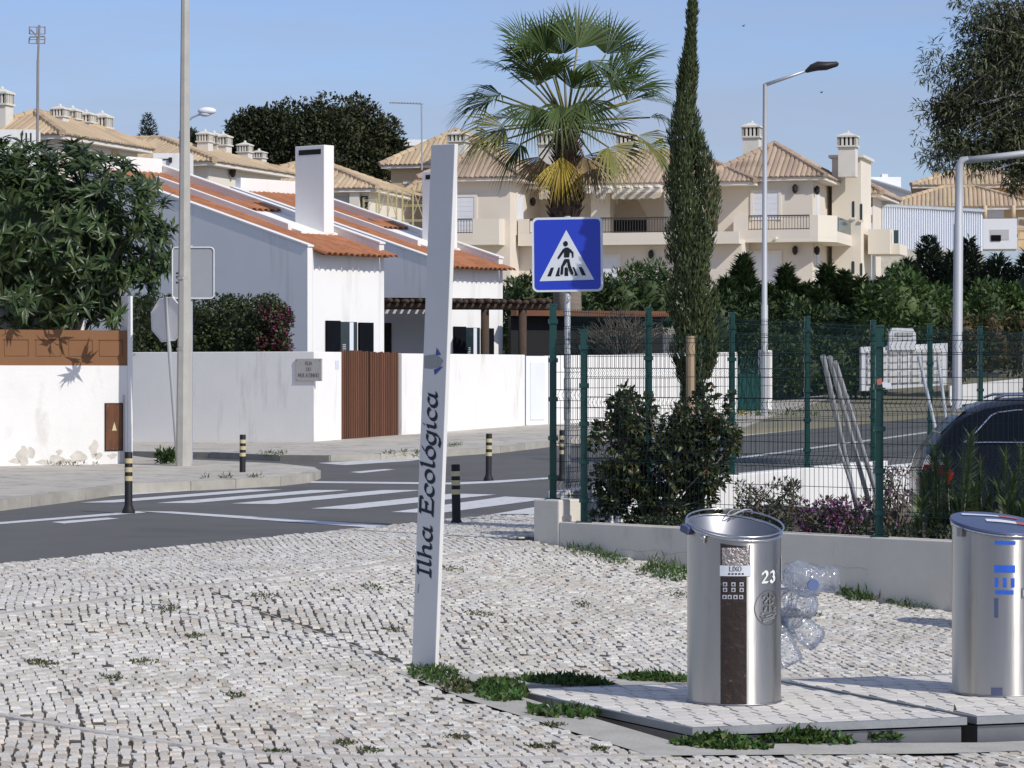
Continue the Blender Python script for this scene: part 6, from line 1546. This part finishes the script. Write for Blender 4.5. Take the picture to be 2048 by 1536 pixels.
cl += [(1262 + nrg.normal() * 5, 785 + k * 5, -.1, .03) for k in range(6)] + [(1452 + k * 3, 826 - k * 8, 0, .03) for k in range(5)] + [(1222 - k * 3, 868 - k * 7, 0, .03) for k in range(5)] + [(1395 + k, 800 - k * 6, .05, .03) for k in range(4)]
for _ in range(0):
    pass
bush('big dark glossy-leaved shrub behind the mesh at the foot of the cypress', 1310, 1040, 27.7, cl, [('leaf_shrub', 7600, .075, .045, 'crown', dict(up=.2, rnd=.8)), ('leaf_shrub_red', 500, .07, .04, 'young_leaves', dict(up=.5))], trunk=40)
cl = [(nrg.uniform(1475, 1595), nrg.uniform(965, 1050), nrg.uniform(-.1, .25), .05) for _ in range(60)]
bush('wispy grey-green shrub between the fence and the white wall', 1530, 1050, 26.6, cl, [('leaf_grey', 900, .05, .014, 'crown', dict(up=.7)), ('leaf_shrub', 500, .05, .02, 'crown', dict(up=.5)), ('flower_pink', 40, .03, .02, 'flowers', {})], trunk=40)
cl = [(nrg.uniform(1585, 1735), nrg.uniform(1005, 1060), nrg.uniform(-.1, .25), .05) for _ in range(70)]
bush('low clump of magenta flowers behind the open bin', 1660, 1055, 25.9, cl, [('leaf_shrub', 900, .05, .02, 'crown', dict(up=.4)), ('flower_pink', 650, .035, .022, 'flowers', dict(up=.6)), ('leaf_shrub_red', 250, .05, .02, 'dry_leaves', {})], trunk=20)
cl = [(nrg.uniform(1750, 1835), nrg.uniform(935, 1060), nrg.uniform(-.1, .3), .05) for _ in range(60)]
bush('twiggy mauve-flowered shrub beside the tail of the car', 1790, 1060, 26.3, cl, [('leaf_grey', 700, .05, .012, 'crown', dict(up=.8)), ('flower_pink', 200, .03, .018, 'flowers', dict(up=.5)), ('leaf_shrub', 350, .05, .018, 'crown', {})], trunk=40)
def oleander(label, stems, d, px):
    t = thing('oleander', label, 'shrub', (PX(px, d), d, .14), 0, 'oleanders in front of the car'); LL = local(t); P_, D_, U_ = [], [], []; m = MB()
    for sx, sy, n in stems:
        tip = Vector(LL(sx, sy, d + nrg.uniform(-.2, .2))); b = Vector((tip.x * .5 + nrg.uniform(-.08, .08), nrg.uniform(-.1, .1), -.02)); m.tube([b, b.lerp(tip, .5) + Vector((0, 0, .03)), tip], [.010, .008, .004], 5)
        ax = (tip - b).normalized()
        n *= 2
        for k in range(n):
            f = .2 + .8 * k / n; p = b.lerp(tip, f); a = k * 2.1; v = Vector((math.cos(a), math.sin(a), 0)); D_.append(v * (1.1 - .8 * f) + ax * (.45 + .5 * f)); P_.append(p); U_.append(ax)
    n = len(P_); leaf_mesh('leaves', 'leaf_oleander', np.array([list(p) for p in P_]), np.array([list(p) for p in D_]), np.array([list(p) for p in U_]), .16 * nrg.uniform(.7, 1.2, n), .026, .25, .12, t); m.build('stems', 'bark_grey', t, True)
oleander('tall oleander shoot in front of the car, nearest its rear light', [(1868, 905, 46), (1892, 925, 40), (1850, 960, 34), (1880, 985, 30), (1845, 1010, 26), (1905, 1000, 28), (1870, 1030, 24)], 25.3, 1875)
oleander('tallest oleander in front of the car, right under its rear window', [(1940, 882, 52), (1925, 930, 40), (1960, 935, 40), (1950, 985, 34), (1915, 1010, 30), (1975, 1005, 30), (1940, 1035, 24)], 25.1, 1940)
oleander('leafy oleander against the side of the car, over the blue-lidded bin', [(2010, 920, 46), (2040, 905, 46), (2025, 965, 40), (1995, 980, 34), (2055, 970, 36), (2015, 1015, 30), (2045, 1025, 28), (1990, 1035, 24)], 25.0, 2020)
ground = thing('ground_shrub', 'low dark ground-cover shrubs along the back of the grey wall', 'shrub', P(1700, 1062, 25.6)); LL = local(ground)
cl = [(LL(nrg.uniform(1180, 2060), 1056 + nrg.uniform(-14, 8) , 0) if 0 else np.array(LOWW.W(nrg.uniform(.7, 6.5), nrg.uniform(.35, .8), nrg.uniform(.16, .30)) - ground.location), .06) for _ in range(180)]
crown(ground, 'leaf_shrub', cl, 3200, .05, .024, up=.5)

# leaning aluminium poles and the spare fence parts
for i, (x0, y0, x1, y1, dt, db, lab) in enumerate(((1646, 712, 1712, 1010, 25.45, 26.3, 'leftmost aluminium pole leaning on the mesh in the flower bed'), (1659, 714, 1738, 1005, 25.38, 26.2, 'middle aluminium pole of three leaning on the mesh'), (1670, 724, 1752, 985, 25.32, 26.1, 'aluminium pole leaning against the fence beside the green post'), (1838, 715, 1876, 880, 38.3, 37.0, 'aluminium pole leaning on the roadside fence left of the car'), (1876, 716, 1898, 880, 39.2, 38.0, 'aluminium pole leaning on the roadside fence between car and lamp post'), (1676, 890, 1722, 1030, 25.7, 26.0, 'short aluminium stake among the magenta flowers'))):
    a, b = P(x0, y0, dt), P(x1, y1, db); t = thing('aluminium_pole', lab, 'pole', b); m = MB(); m.tube([a - b, (0, 0, 0), (b - a).normalized() * .05], .022 if i < 5 else .014, 10); m.build('tube', 'galv_light', t, True, 50)
    m = MB(); m.tube([a - b, (a - b) * .985], .024 if i < 5 else .015, 10); m.build('end_cap', 'galv', t, True, 50)
# torn site notices tied to the mesh
nt_ = thing('paper_notice', 'two small white paper notices tied to the mesh beside the green post', 'notice', P(1765, 770, 25.2)); o = nt_.location
for q, mt in ((((1753, 759), (1763, 756), (1765, 768), (1755, 770)), 'sticker_red'), (((1764, 764), (1782, 766), (1784, 776), (1766, 775)), 'sticker_white')):
    m = MB(); m.prism([P(a, b, 24.55) - o for a, b in q], (0, .002, 0)); m.build('sheet', mt, nt_)

# ------------------------------------------------------------------ dark estate car
d = 30.0; car = thing('estate_car', 'black estate car parked behind the oleanders, red rear light showing', 'car', (PX(1826, d), d, -.096), R(-4))
SEC = [  # x, zbottom, zbelt, ztop, half widths low/belt/top
 (.00, .42, .66, .70, .70, .74, .60), (.03, .34, .72, .78, .80, .82, .66), (.09, .30, .86, .93, .86, .84, .70), (.14, .28, .94, 1.00, .89, .84, .70), (.24, .27, .96, 1.12, .90, .84, .70), (.36, .26, .97, 1.24, .905, .845, .68), (.48, .26, .975, 1.33, .91, .85, .67), (.66, .26, .975, 1.40, .91, .85, .66), (.95, .26, .97, 1.445, .91, .855, .655), (1.6, .26, .96, 1.475, .915, .86, .65), (2.3, .26, .945, 1.46, .915, .86, .65), (2.9, .26, .93, 1.36, .915, .86, .64), (3.35, .26, .92, 1.10, .91, .85, .66), (3.55, .26, .90, .96, .91, .84, .70), (4.3, .27, .80, .85, .90, .80, .66), (4.68, .30, .62, .68, .84, .74, .60), (4.82, .36, .52, .56, .66, .62, .5)]
m = MB(); vs = []; nq = 14
for x, zb, zl, zt_, a, b, c in SEC:
    half = [(a * .92, zb), (a, zb + .08), (a + .01, zb + (zl - zb) * .55), (b, zl), (b - .012, zl + .015), (c + .02, zt_ - .06), (c * .8, zt_ - .005)]
    vs += [(x, -y, z) for y, z in half] + [(x, y, z) for y, z in reversed(half)]
ns = len(SEC); m.add(vs, [(i * nq + j, i * nq + (j + 1) % nq, (i + 1) * nq + (j + 1) % nq, (i + 1) * nq + j) for i in range(ns - 1) for j in range(nq)] + [tuple(range(nq))[::-1], tuple(range((ns - 1) * nq, ns * nq))])
body = m.build('body', 'car_paint', car, True, 38)
def sec(x):
    for p, q in zip(SEC[:-1], SEC[1:]):
        if p[0] <= x <= q[0]: k = (x - p[0]) / (q[0] - p[0]); return [p[i] + (q[i] - p[i]) * k for i in range(7)]
    return SEC[-1]
def sidept(x, f, off=.006, sg=-1):
    s = sec(x); zl, zt_, b, c = s[2] + .015, s[3] - .06, s[5] - .012, s[6] + .02; return Vector((x, sg * (b + (c - b) * f + off), zl + (zt_ - zl) * f))
def quarter(x0, x1, sg):
    lo = [sidept(x, .08, .006, sg) for x in np.linspace(x0 + .02, x1, 10)]; hi = [sidept(x, min(.86, .10 + 2.6 * (x - x0)), .006, sg) for x in np.linspace(x0 + .02, x1, 10)]; m = MB()
    m.add(lo + hi, [(k, k + 1, 11 + k, 10 + k) for k in range(9)]); o = m.build('side_window', 'car_glass', car, True)
    m = MB(); m.tube([p + Vector((0, sg * .004, 0)) for p in lo[::-1] + [sidept(x0, .15, .006, sg)] + hi], .009, 6, False); m.build('chrome_trim', 'car_chrome', o, True)
for sg in (-1, 1): quarter(.44, 1.02, sg); quarter(1.08, 1.95, sg); quarter(2.05, 2.9, sg)
for sg in (-1, 1):
    q = [(.035, .72), (.09, .90), (.16, .92), (.36, .78), (.30, .66), (.05, .62)]
    def taill(qq, mat, nm, of): m = MB(); m.prism([Vector((x, sg * (sec(max(0, x))[4] + of - .02 * (z > .85) - .05 * max(0, .12 - x)), z)) for x, z in qq], (0, -sg * .05, 0)); m.build(nm, mat, car)
    taill([(.02, .70), (.05, .80), (.26, .795), (.34, .72), (.28, .60), (.03, .60)], 'tail_red', 'tail_light', .03); taill([(.05, .803), (.085, .90), (.15, .905), (.255, .80)], 'tail_clear', 'tail_light', .03)
    for wx in (.88, 3.75):
        m = MB(); m.lathe([(.20, -.11), (.31, -.11), (.325, -.08), (.325, .08), (.31, .11), (.20, .11)], (wx, sg * .80, .325), 28, (0, 1, 0), False, False); wl = m.build('wheel', 'tyre', car, True, 40)
        m = MB(); m.lathe([(.02, .09), (.20, .07), (.215, .10)], (wx, sg * .80, .325), 28, (0, sg, 0), True, False); m.build('rim', 'galv', wl, True)
    m = MB(); m.tube([(.75, sg * .62, 1.44), (.85, sg * .62, 1.475), (2.4, sg * .62, 1.50), (2.5, sg * .62, 1.46)], .014, 6); m.build('roof_rail', 'car_chrome', car, True)
m = MB(); m.box(.0, .02, -.66, .66, .36, .50); m.build('bumper_insert', 'car_plastic', car)
m = MB(); m.add([(.225, -.60, 1.10), (.225, .60, 1.10), (.47, .56, 1.328), (.47, -.56, 1.328)], [(3, 2, 1, 0)]); m.build('rear_window', 'car_glass', car)
m = MB(); m.prism([(1.2, -.02, 1.465), (1.36, -.02, 1.475), (1.33, -.02, 1.52), (1.26, -.02, 1.525)], (0, .04, 0)); m.build('roof_aerial', 'car_plastic', car)

# ------------------------------------------------------------------ hedges and trees further off
def conifer(px, yt, yb, d, w, mat, label, n=6500, base=None, grp='conifers in the hedge row'):
    zb = zroad(PX(px, d), d) - .2; t = thing('conifer', label, 'tree', (PX(px, d), d, zb), 0, grp); LL = local(t); k_ = d / F
    f = nrg.uniform(0, 1, n) ** .62; yy = yt + (yb - yt) * f; hw = w * .5 * np.minimum(1, (f + .03) * 2.0) ** .8; ang = nrg.uniform(0, 2 * np.pi, n); rad = nrg.uniform(.1, 1, n) ** .5 * (1 + .25 * np.sin(ang * 3 + yy * .1))
    pos = np.stack([(px - 1024) * k_ + np.cos(ang) * rad * hw * k_ - t.location.x, np.sin(ang) * rad * hw * k_, EYE + (HY - yy) * k_ - zb], 1); out = np.stack([np.cos(ang), np.sin(ang), np.zeros(n)], 1)
    leaf_mesh('crown', mat, pos, out * .8 + np.array([0, 0, .8]) + rdir(n) * .4, np.array([0, 0, 1.]) + rdir(n) * .4, .27 * nrg.uniform(.5, 1.3, n), .075, .3, .1, t)
    m = MB(); m.tube([(0, 0, 0), LL(px, yt + 6, d)], [.12, .01], 6); m.build('trunk', 'bark', t); return t
CT = [(1452, 560, 88, 60), (1487, 512, 88.5, 70), (1535, 575, 87.5, 70), (1573, 535, 88.5, 64), (1615, 572, 88, 70), (1655, 530, 89, 64), (1688, 545, 88, 62), (1722, 560, 87, 60), (1640, 580, 86.5, 70), (1500, 585, 86.5, 80), (1570, 590, 86.2, 80)]
CTL = ['conifer at the end of the hedge nearest the cypress', 'pointed conifer left of the slim lamp post', 'squat conifer behind the slim lamp post', 'pointed conifer under the block balcony', 'low conifer below the two wall lanterns', 'pointed conifer below the tower with arched windows', 'pointed conifer right at the foot of the arched tower', 'conifer next to the bright green bush', 'front conifer filling the hedge below the arched tower', 'front conifer filling the hedge left of the lamp post', 'front conifer filling the hedge right of the lamp post']
for (px, yt, d, w), lb in zip(CT, CTL): conifer(px, yt, 730, d, w, 'leaf_hedge', lb)
CT = [(1765, 560, 104, 80, 'dark conifer behind the bright green bush'), (1858, 474, 106, 96, 'large dark conifer in front of the corrugated wall'), (1905, 505, 105, 80, 'dark conifer behind the thick lamp post'), (1937, 478, 106, 84, 'narrow-topped dark conifer at the end of the corrugated wall'), (1995, 512, 104, 110, 'dark conifer below the villa terrace'), (2060, 500, 103, 110, 'dark conifer at the edge under the grey-green tree'), (1815, 520, 105, 90, 'dark conifer below the cantilevered rear balcony')]
for px, yt, d, w, lb in CT: conifer(px, yt, 700, d, w, 'leaf_conifer', lb, 6000, grp='dark conifers below the corrugated wall')
def hedge_blob(label, blobs, d, mat, n, L, W, name='bush', cat='bush', inner=True, base_px=None, extra=()):
    bx = base_px or np.mean([b[0] for b in blobs]); zb = zroad(PX(bx, d), d); t = thing(name, label, cat, (PX(bx, d), d, zb)); LL = local(t); cl = []
    for px, py, rx, ry in blobs:
        k_ = d / F; c = LL(px, py, d); cl += clumps(c, (rx * k_, rx * k_ * .8, ry * k_), int(14 + rx * ry / 160), .32, .8, .6)
        if inner: core(t, mat, c, (rx * k_ * .8, rx * k_ * .6, ry * k_ * .82))
    crown(t, mat, cl, n, L, W); 
    for m2, n2, L2, W2, nm in extra: crown(t, m2, cl, n2, L2, W2, nm)
    return t
hedge_blob('rounded bright green bush by the roadside behind the fence', [(1800, 620, 75, 75), (1850, 640, 60, 65), (1760, 650, 50, 60)], 84, 'leaf_hedge_bright', 7000, .20, .09)
hedge_blob('bright green bush left of the thick lamp post, above the brown hedge', [(1985, 625, 80, 50), (1930, 640, 60, 45), (2050, 640, 60, 50)], 88, 'leaf_hedge_bright', 6000, .20, .09)
hedge_blob('clipped hedge turning brown on top, beside the thick lamp post', [(1930, 690, 45, 62), (1990, 690, 50, 62), (2050, 690, 50, 62)], 83, 'leaf_hedge_brown', 3500, .14, .07, 'hedge', 'hedge', extra=(('leaf_hedge', 4500, .14, .07, 'green_leaves'),))
hedge_blob('dark evergreen hedge behind the blue sign and palm', [(1050, 600, 55, 45), (1110, 620, 60, 60), (1180, 630, 60, 62), (1250, 610, 60, 50), (1310, 610, 50, 60), (1040, 670, 50, 60)], 90, 'leaf_hedge', 9000, .20, .09, 'hedge', 'hedge')
hedge_blob('dark hedge filling the gap beside the cypress, behind the road', [(1440, 660, 50, 70), (1510, 670, 60, 65), (1590, 670, 60, 65), (1670, 670, 60, 65)], 85, 'leaf_hedge', 9000, .18, .08, 'hedge', 'hedge')
hedge_blob('pale green shrub top below the awning terrace', [(1300, 560, 40, 30), (1240, 575, 40, 25)], 95, 'leaf_hedge_bright', 1800, .22, .05, 'shrub', 'shrub', False)
hedge_blob('low dark hedge along the verge behind the mesh fence', [(1545, 735, 45, 55), (1610, 735, 50, 58), (1680, 735, 50, 58), (1735, 735, 40, 55)], 82, 'leaf_hedge', 7000, .16, .08, 'hedge', 'hedge')
far = thing('far_hedge', 'continuous mass of dark evergreens beyond the car park', 'hedge', (PX(2400, 100), 100, 1.5)); LL = local(far); cl = []
for k in range(16):
    px = 2110 + k * 48; cl += clumps(LL(px, 590 + 25 * math.sin(k * 1.7), 100 + rng.uniform(-2, 2)), (1.3, 1.2, 2.0), 26, .38, .8, .5); core(far, 'leaf_conifer', LL(px, 610, 100), (1.2, 1.0, 2.2))
stuff(crown(far, 'leaf_hedge', cl, 14000, .24, .09)); far['kind'] = 'stuff'
# bare twiggy bush behind the white wall
d = 77.5; t = thing('bare_bush', 'bare grey twiggy bush behind the white roadside wall', 'bush', (PX(1235, d), d, .4)); LL = local(t); m = MB()
for k in range(240):
    a = rng.uniform(0, 6.28); tip = Vector(LL(1240 + 95 * math.cos(a) * rng.uniform(.3, 1), 655 - 55 * abs(math.sin(a)) * rng.uniform(.3, 1.15) + 18, d + rng.uniform(-.9, .9))); b0 = Vector(LL(1240 + rng.uniform(-14, 14), 735, d)); md = b0.lerp(tip, .55) + Vector((rng.uniform(-.2, .2), rng.uniform(-.2, .2), rng.uniform(-.05, .25)))
    m.tube([b0, b0.lerp(md, .5), md, md.lerp(tip, .5) + Vector((rng.uniform(-.1, .1), 0, rng.uniform(-.1, .1))), tip], [.02, .016, .012, .009, .005], 4, False)
m.build('twigs', 'twig', t)
# big round tree behind the houses
d = 185; t = thing('round_tree', 'huge round dark evergreen tree rising behind the tiled roofs', 'tree', (PX(640, d), d, 2.5)); LL = local(t); k_ = d / F; cl = []
for px, py, rx, ry in [(640 + (a - 640) * .93, 300 + (b - 300) * .93, c * .90, e * .90) for a, b, c, e in ((690, 265, 105, 68), (600, 270, 90, 60), (735, 300, 75, 70), (540, 280, 55, 55), (510, 270, 45, 40), (640, 320, 130, 60), (500, 310, 45, 50), (560, 330, 60, 60), (720, 350, 70, 50), (485, 265, 30, 25))]:
    cl += clumps(LL(px, py, d), (rx * k_, rx * k_ * .7, ry * k_), int(22 + rx * ry / 160), .85, .75, .7); core(t, 'leaf_pine', LL(px, py, d), (rx * k_ * .74, rx * k_ * .5, ry * k_ * .74))
crown(t, 'leaf_pine', cl, 42000, .30, .15, up=.2, rnd=.9); crown(t, 'leaf_pine_warm', [q for q in cl if q[0][0] > 0], 3500, .30, .15, 'warm_leaves', up=.4)
branches(t, (0, 0, -1), [LL(*q, d) for q in ((640, 330), (560, 320), (720, 320), (500, 300), (780, 330))], .5)
for q in ((470, 300), (488, 270), (470, 330), (520, 245), (790, 300), (800, 330)):
    crown(t, 'leaf_pine', [(LL(q[0] + nrg.normal() * 9, q[1] + nrg.normal() * 9, d), .5) for _ in range(10)], 500, .34, .14, 'outer_sprays')
d = 160; tt = conifer(295, 226, 300, d, 30, 'leaf_conifer', 'small dark pointed conifer on the skyline between roofs', 700, grp=None)
d = 165; hedge_blob('small round dark treetop peeping over the roof by the chimney row', [(384, 282, 10, 12)], d, 'leaf_conifer', 500, .3, .12, 'treetop', 'tree', True)
# grey-green tree hanging in from the right
d = 46; t = thing('acacia_tree', 'grey-green drooping tree hanging over the lamp post at the edge', 'tree', (PX(2120, d), d, -.1)); LL = local(t); k_ = d / F; cl = []
for px, py, rx, ry in ((2010, 60, 95, 80), (1960, 130, 90, 70), (2040, 170, 110, 90), (1930, 215, 75, 50), (2000, 265, 95, 55), (1890, 225, 35, 30), (2050, 300, 70, 60), (1900, 290, 50, 25), (1960, 305, 60, 25), (2080, 60, 90, 90), (2060, 350, 50, 40), (2150, 200, 120, 160)):
    cl += clumps(LL(px, py, d), (rx * k_, rx * k_ * .8, ry * k_), int(18 + rx * ry / 110), .15, .9, .3)
crown(t, 'leaf_eucalyptus', cl, 24000, .135, .028, up=-.15, rnd=.9, bend=.2)
ed = [(LL(1835 + nrg.uniform(0, 60), nrg.uniform(90, 330), d + nrg.uniform(-.4, .4)), .09) for _ in range(46)] + [(LL(nrg.uniform(1860, 2060), nrg.uniform(300, 345), d + nrg.uniform(-.4, .4)), .09) for _ in range(40)] + [(LL(nrg.uniform(1905, 1990), nrg.uniform(-10, 60), d), .09) for _ in range(30)]
crown(t, 'leaf_eucalyptus', ed, 1700, .13, .022, 'outer_sprays', up=-.3, rnd=.9, bend=.2)
cl2 = [(LL(nrg.uniform(1940, 2110), nrg.uniform(40, 360), d + nrg.uniform(-.6, .6)), .1) for _ in range(60)]
bm2 = MB(); hubs = [Vector(LL(2120, 330, d)), Vector(LL(2100, 200, d)), Vector(LL(2060, 110, d))]
for c, r in cl[::3] + cl2:
    h0 = min(hubs, key=lambda h: (h - Vector(c)).length); bm2.tube([h0, h0.lerp(Vector(c), .5) + Vector((0, 0, .12)), Vector(c)], [.03, .014, .004], 5)
bm2.tube([(0, 0, -.1), Vector(LL(2125, 500, d)), hubs[0], hubs[1], hubs[2]], [.16, .13, .10, .07, .04], 9); bm2.build('trunk', 'bark_grey', t, True)

# ------------------------------------------------------------------ weeds
def weed(px, py, wpx, hpx, label, n, L=.06, W=.016, mat='leaf_weed', hgt=.05, grp='weeds in the paving', spread=.7, zoff=None):
    p = G(px, py, -.2)
    for _ in range(10): p = G(px, py, zplaza(p.x, p.y) if zoff is None else zoff)
    t = thing('weed_clump', label, 'weed', p, 0, grp); w = wpx / F * p.y / 2; dp = hpx / (py - HY) * p.y / 2
    a = nrg.uniform(0, 2 * np.pi, n); r = nrg.uniform(0, 1, n) ** .6; pos = np.stack([np.cos(a) * r * w, np.sin(a) * r * dp, nrg.uniform(0, 1, n) * hgt * (1.1 - r)], 1)
    pos[:, 2] += np.array([zplaza(p.x + q[0], p.y + q[1]) - p.z for q in pos]) if zoff is None else 0
    dr = rdir(n) * spread + np.array([0, 0, .75]); leaf_mesh('leaves', mat, pos, dr, rdir(n) + np.array([0, 0, .6]), L * nrg.uniform(.5, 1.3, n), W * nrg.uniform(.6, 1.4, n), .25, .3, t); return t
weed(868, 1352, 105, 26, 'weeds round the foot of the totem', 420, .045, .016, hgt=.035); weed(925, 1378, 90, 20, 'weeds trailing from the totem to the platform', 240, .05, .016, 'leaf_moss', .03)
weed(1000, 1386, 110, 34, 'thick weeds at the curled corner of the platform', 800, .05, .020, hgt=.05); weed(1130, 1368, 190, 10, 'dark weeds along the back edge of the platform', 700, .05, .02, hgt=.05); weed(1310, 1362, 150, 8, 'dark weeds behind the open bin along the platform', 420, .05, .02, hgt=.05)
weed(1125, 1430, 150, 16, 'broad-leaved weeds under the left edge of the platform', 260, .06, .026, hgt=.03)
weed(1440, 1494, 200, 14, 'clover-like weeds under the front corner of the platform', 520, .042, .030, hgt=.07); weed(1615, 1486, 200, 9, 'leafy weeds in the pit below the platform front', 420, .05, .024, hgt=.07); weed(1755, 1476, 90, 14, 'small weeds below the platform seam', 300, .05, .022, hgt=.06); weed(1900, 1462, 60, 14, 'weed standing by the seam between the platforms', 240, .06, .026, hgt=.10)
weed(1180, 1104, 110, 16, 'grassy tuft at the foot of the stepped wall', 300, .07, .010, hgt=.035); weed(1325, 1122, 80, 34, 'tall grassy weeds against the wall left of the open bin', 300, .10, .008, hgt=.05); weed(1330, 1148, 110, 20, 'trailing weeds on the cobbles left of the open bin', 380, .06, .014)
weed(1225, 1122, 60, 12, 'weed tuft on the cobbles below the stepped wall', 160, .05, .012); weed(1712, 1190, 90, 20, 'dandelion-like weeds by the wall behind the bottles', 380, .10, .020, hgt=.06); weed(1815, 1206, 110, 22, 'yellowish weeds by the wall left of the blue-lidded bin', 420, .07, .016)
MO = [(338, 1220, 'moss tuft on the cobbles nearest the road joint'), (390, 1274, None), (285, 1326, None), (98, 1331, None), (222, 1358, None), (468, 1392, None), (526, 1194, None), (958, 1229, None), (787, 1262, None), (70, 1326, None), (745, 1176, None), (915, 1476, None), (740, 1503, None), (690, 1488, None), (1108, 1452, None), (1200, 1500, None), (1080, 1495, None), (1360, 1190, None), (1165, 1210, None), (552, 1506, None), (1625, 1230, None), (905, 1140, None)]
for i, (a, b, lb) in enumerate(MO): weed(a, b, rng.uniform(34, 64), rng.uniform(7, 11), 'small dark moss tuft growing between the cobbles', 110, .024, .009, 'leaf_moss', .008, 'moss tufts in the cobbles')
weed(1640, 855, 120, 10, 'dry yellow flowers on the far verge', 10, .03, .02, 'leaf_moss') if 0 else None
vgf = thing('verge_plants', 'yellow-green wild plants on the verge by the slim lamp post', 'weeds', P(1540, 846, 71)); LL = local(vgf)
crown(vgf, 'leaf_weed', [(LL(nrg.uniform(1440, 1640), nrg.uniform(832, 852), 71 + nrg.uniform(-1, 1)), .12) for _ in range(40)], 900, .14, .03, up=.6); crown(vgf, 'palm_yellow', [(LL(nrg.uniform(1470, 1560), nrg.uniform(828, 846), 71), .1) for _ in range(14)], 200, .08, .05, 'flowers')
wsg = thing('weed_clump', 'dark weeds at the foot of the stop sign post', 'weed', P(335, 918, 48.3)); LL = local(wsg); crown(wsg, 'leaf_weed', [(LL(nrg.uniform(318, 350), nrg.uniform(908, 920), 48.3), .07) for _ in range(12)], 320, .10, .03, up=.6)
for px, py, lb in ((812, 908, 'grass tuft at the far kerb left of the totem'), (905, 893, 'grass tuft at the far kerb right of the totem'), (545, 909, 'grass tuft at the far kerb below the street plaque'), (468, 958, 'dry weeds round the kerb bollard by the lamp post'), (140, 933, 'dry grass at the foot of the flaking wall')):
    p = GH(px, py, lambda x, y: zroad(x, y) + .11); t = thing('weed_clump', lb, 'weed', p); crown(t, 'leaf_moss' if px < 500 else 'leaf_weed', [(np.array([nrg.normal() * .22, nrg.normal() * .08, .01]), .04) for _ in range(9)], 160, .07, .012, 'leaves', up=.7)
# two birds
for px, py, lb in ((1487, 52, 'small bird high in the sky above the arm of the slim lamp post'), (1643, 185, 'small bird in the sky below the dark lamp head')):
    b = thing('bird', lb, 'bird', P(px, py, 150), .6); b.scale = (.6, .6, .6); m = MB(); m.ball((0, 0, 0), (.12, .05, .05), 8, 5)
    m.add([(.05, 0, .02), (-.06, 0, .02), (-.05, .22, .10), (.03, .2, .1), (-.05, -.22, .10), (.03, -.2, .1)], [(0, 1, 2, 3), (1, 0, 5, 4)]); m.add([(-.11, 0, 0), (-.2, .05, 0), (-.2, -.05, 0)], [(0, 1, 2)]); m.build('body', 'lantern', b)
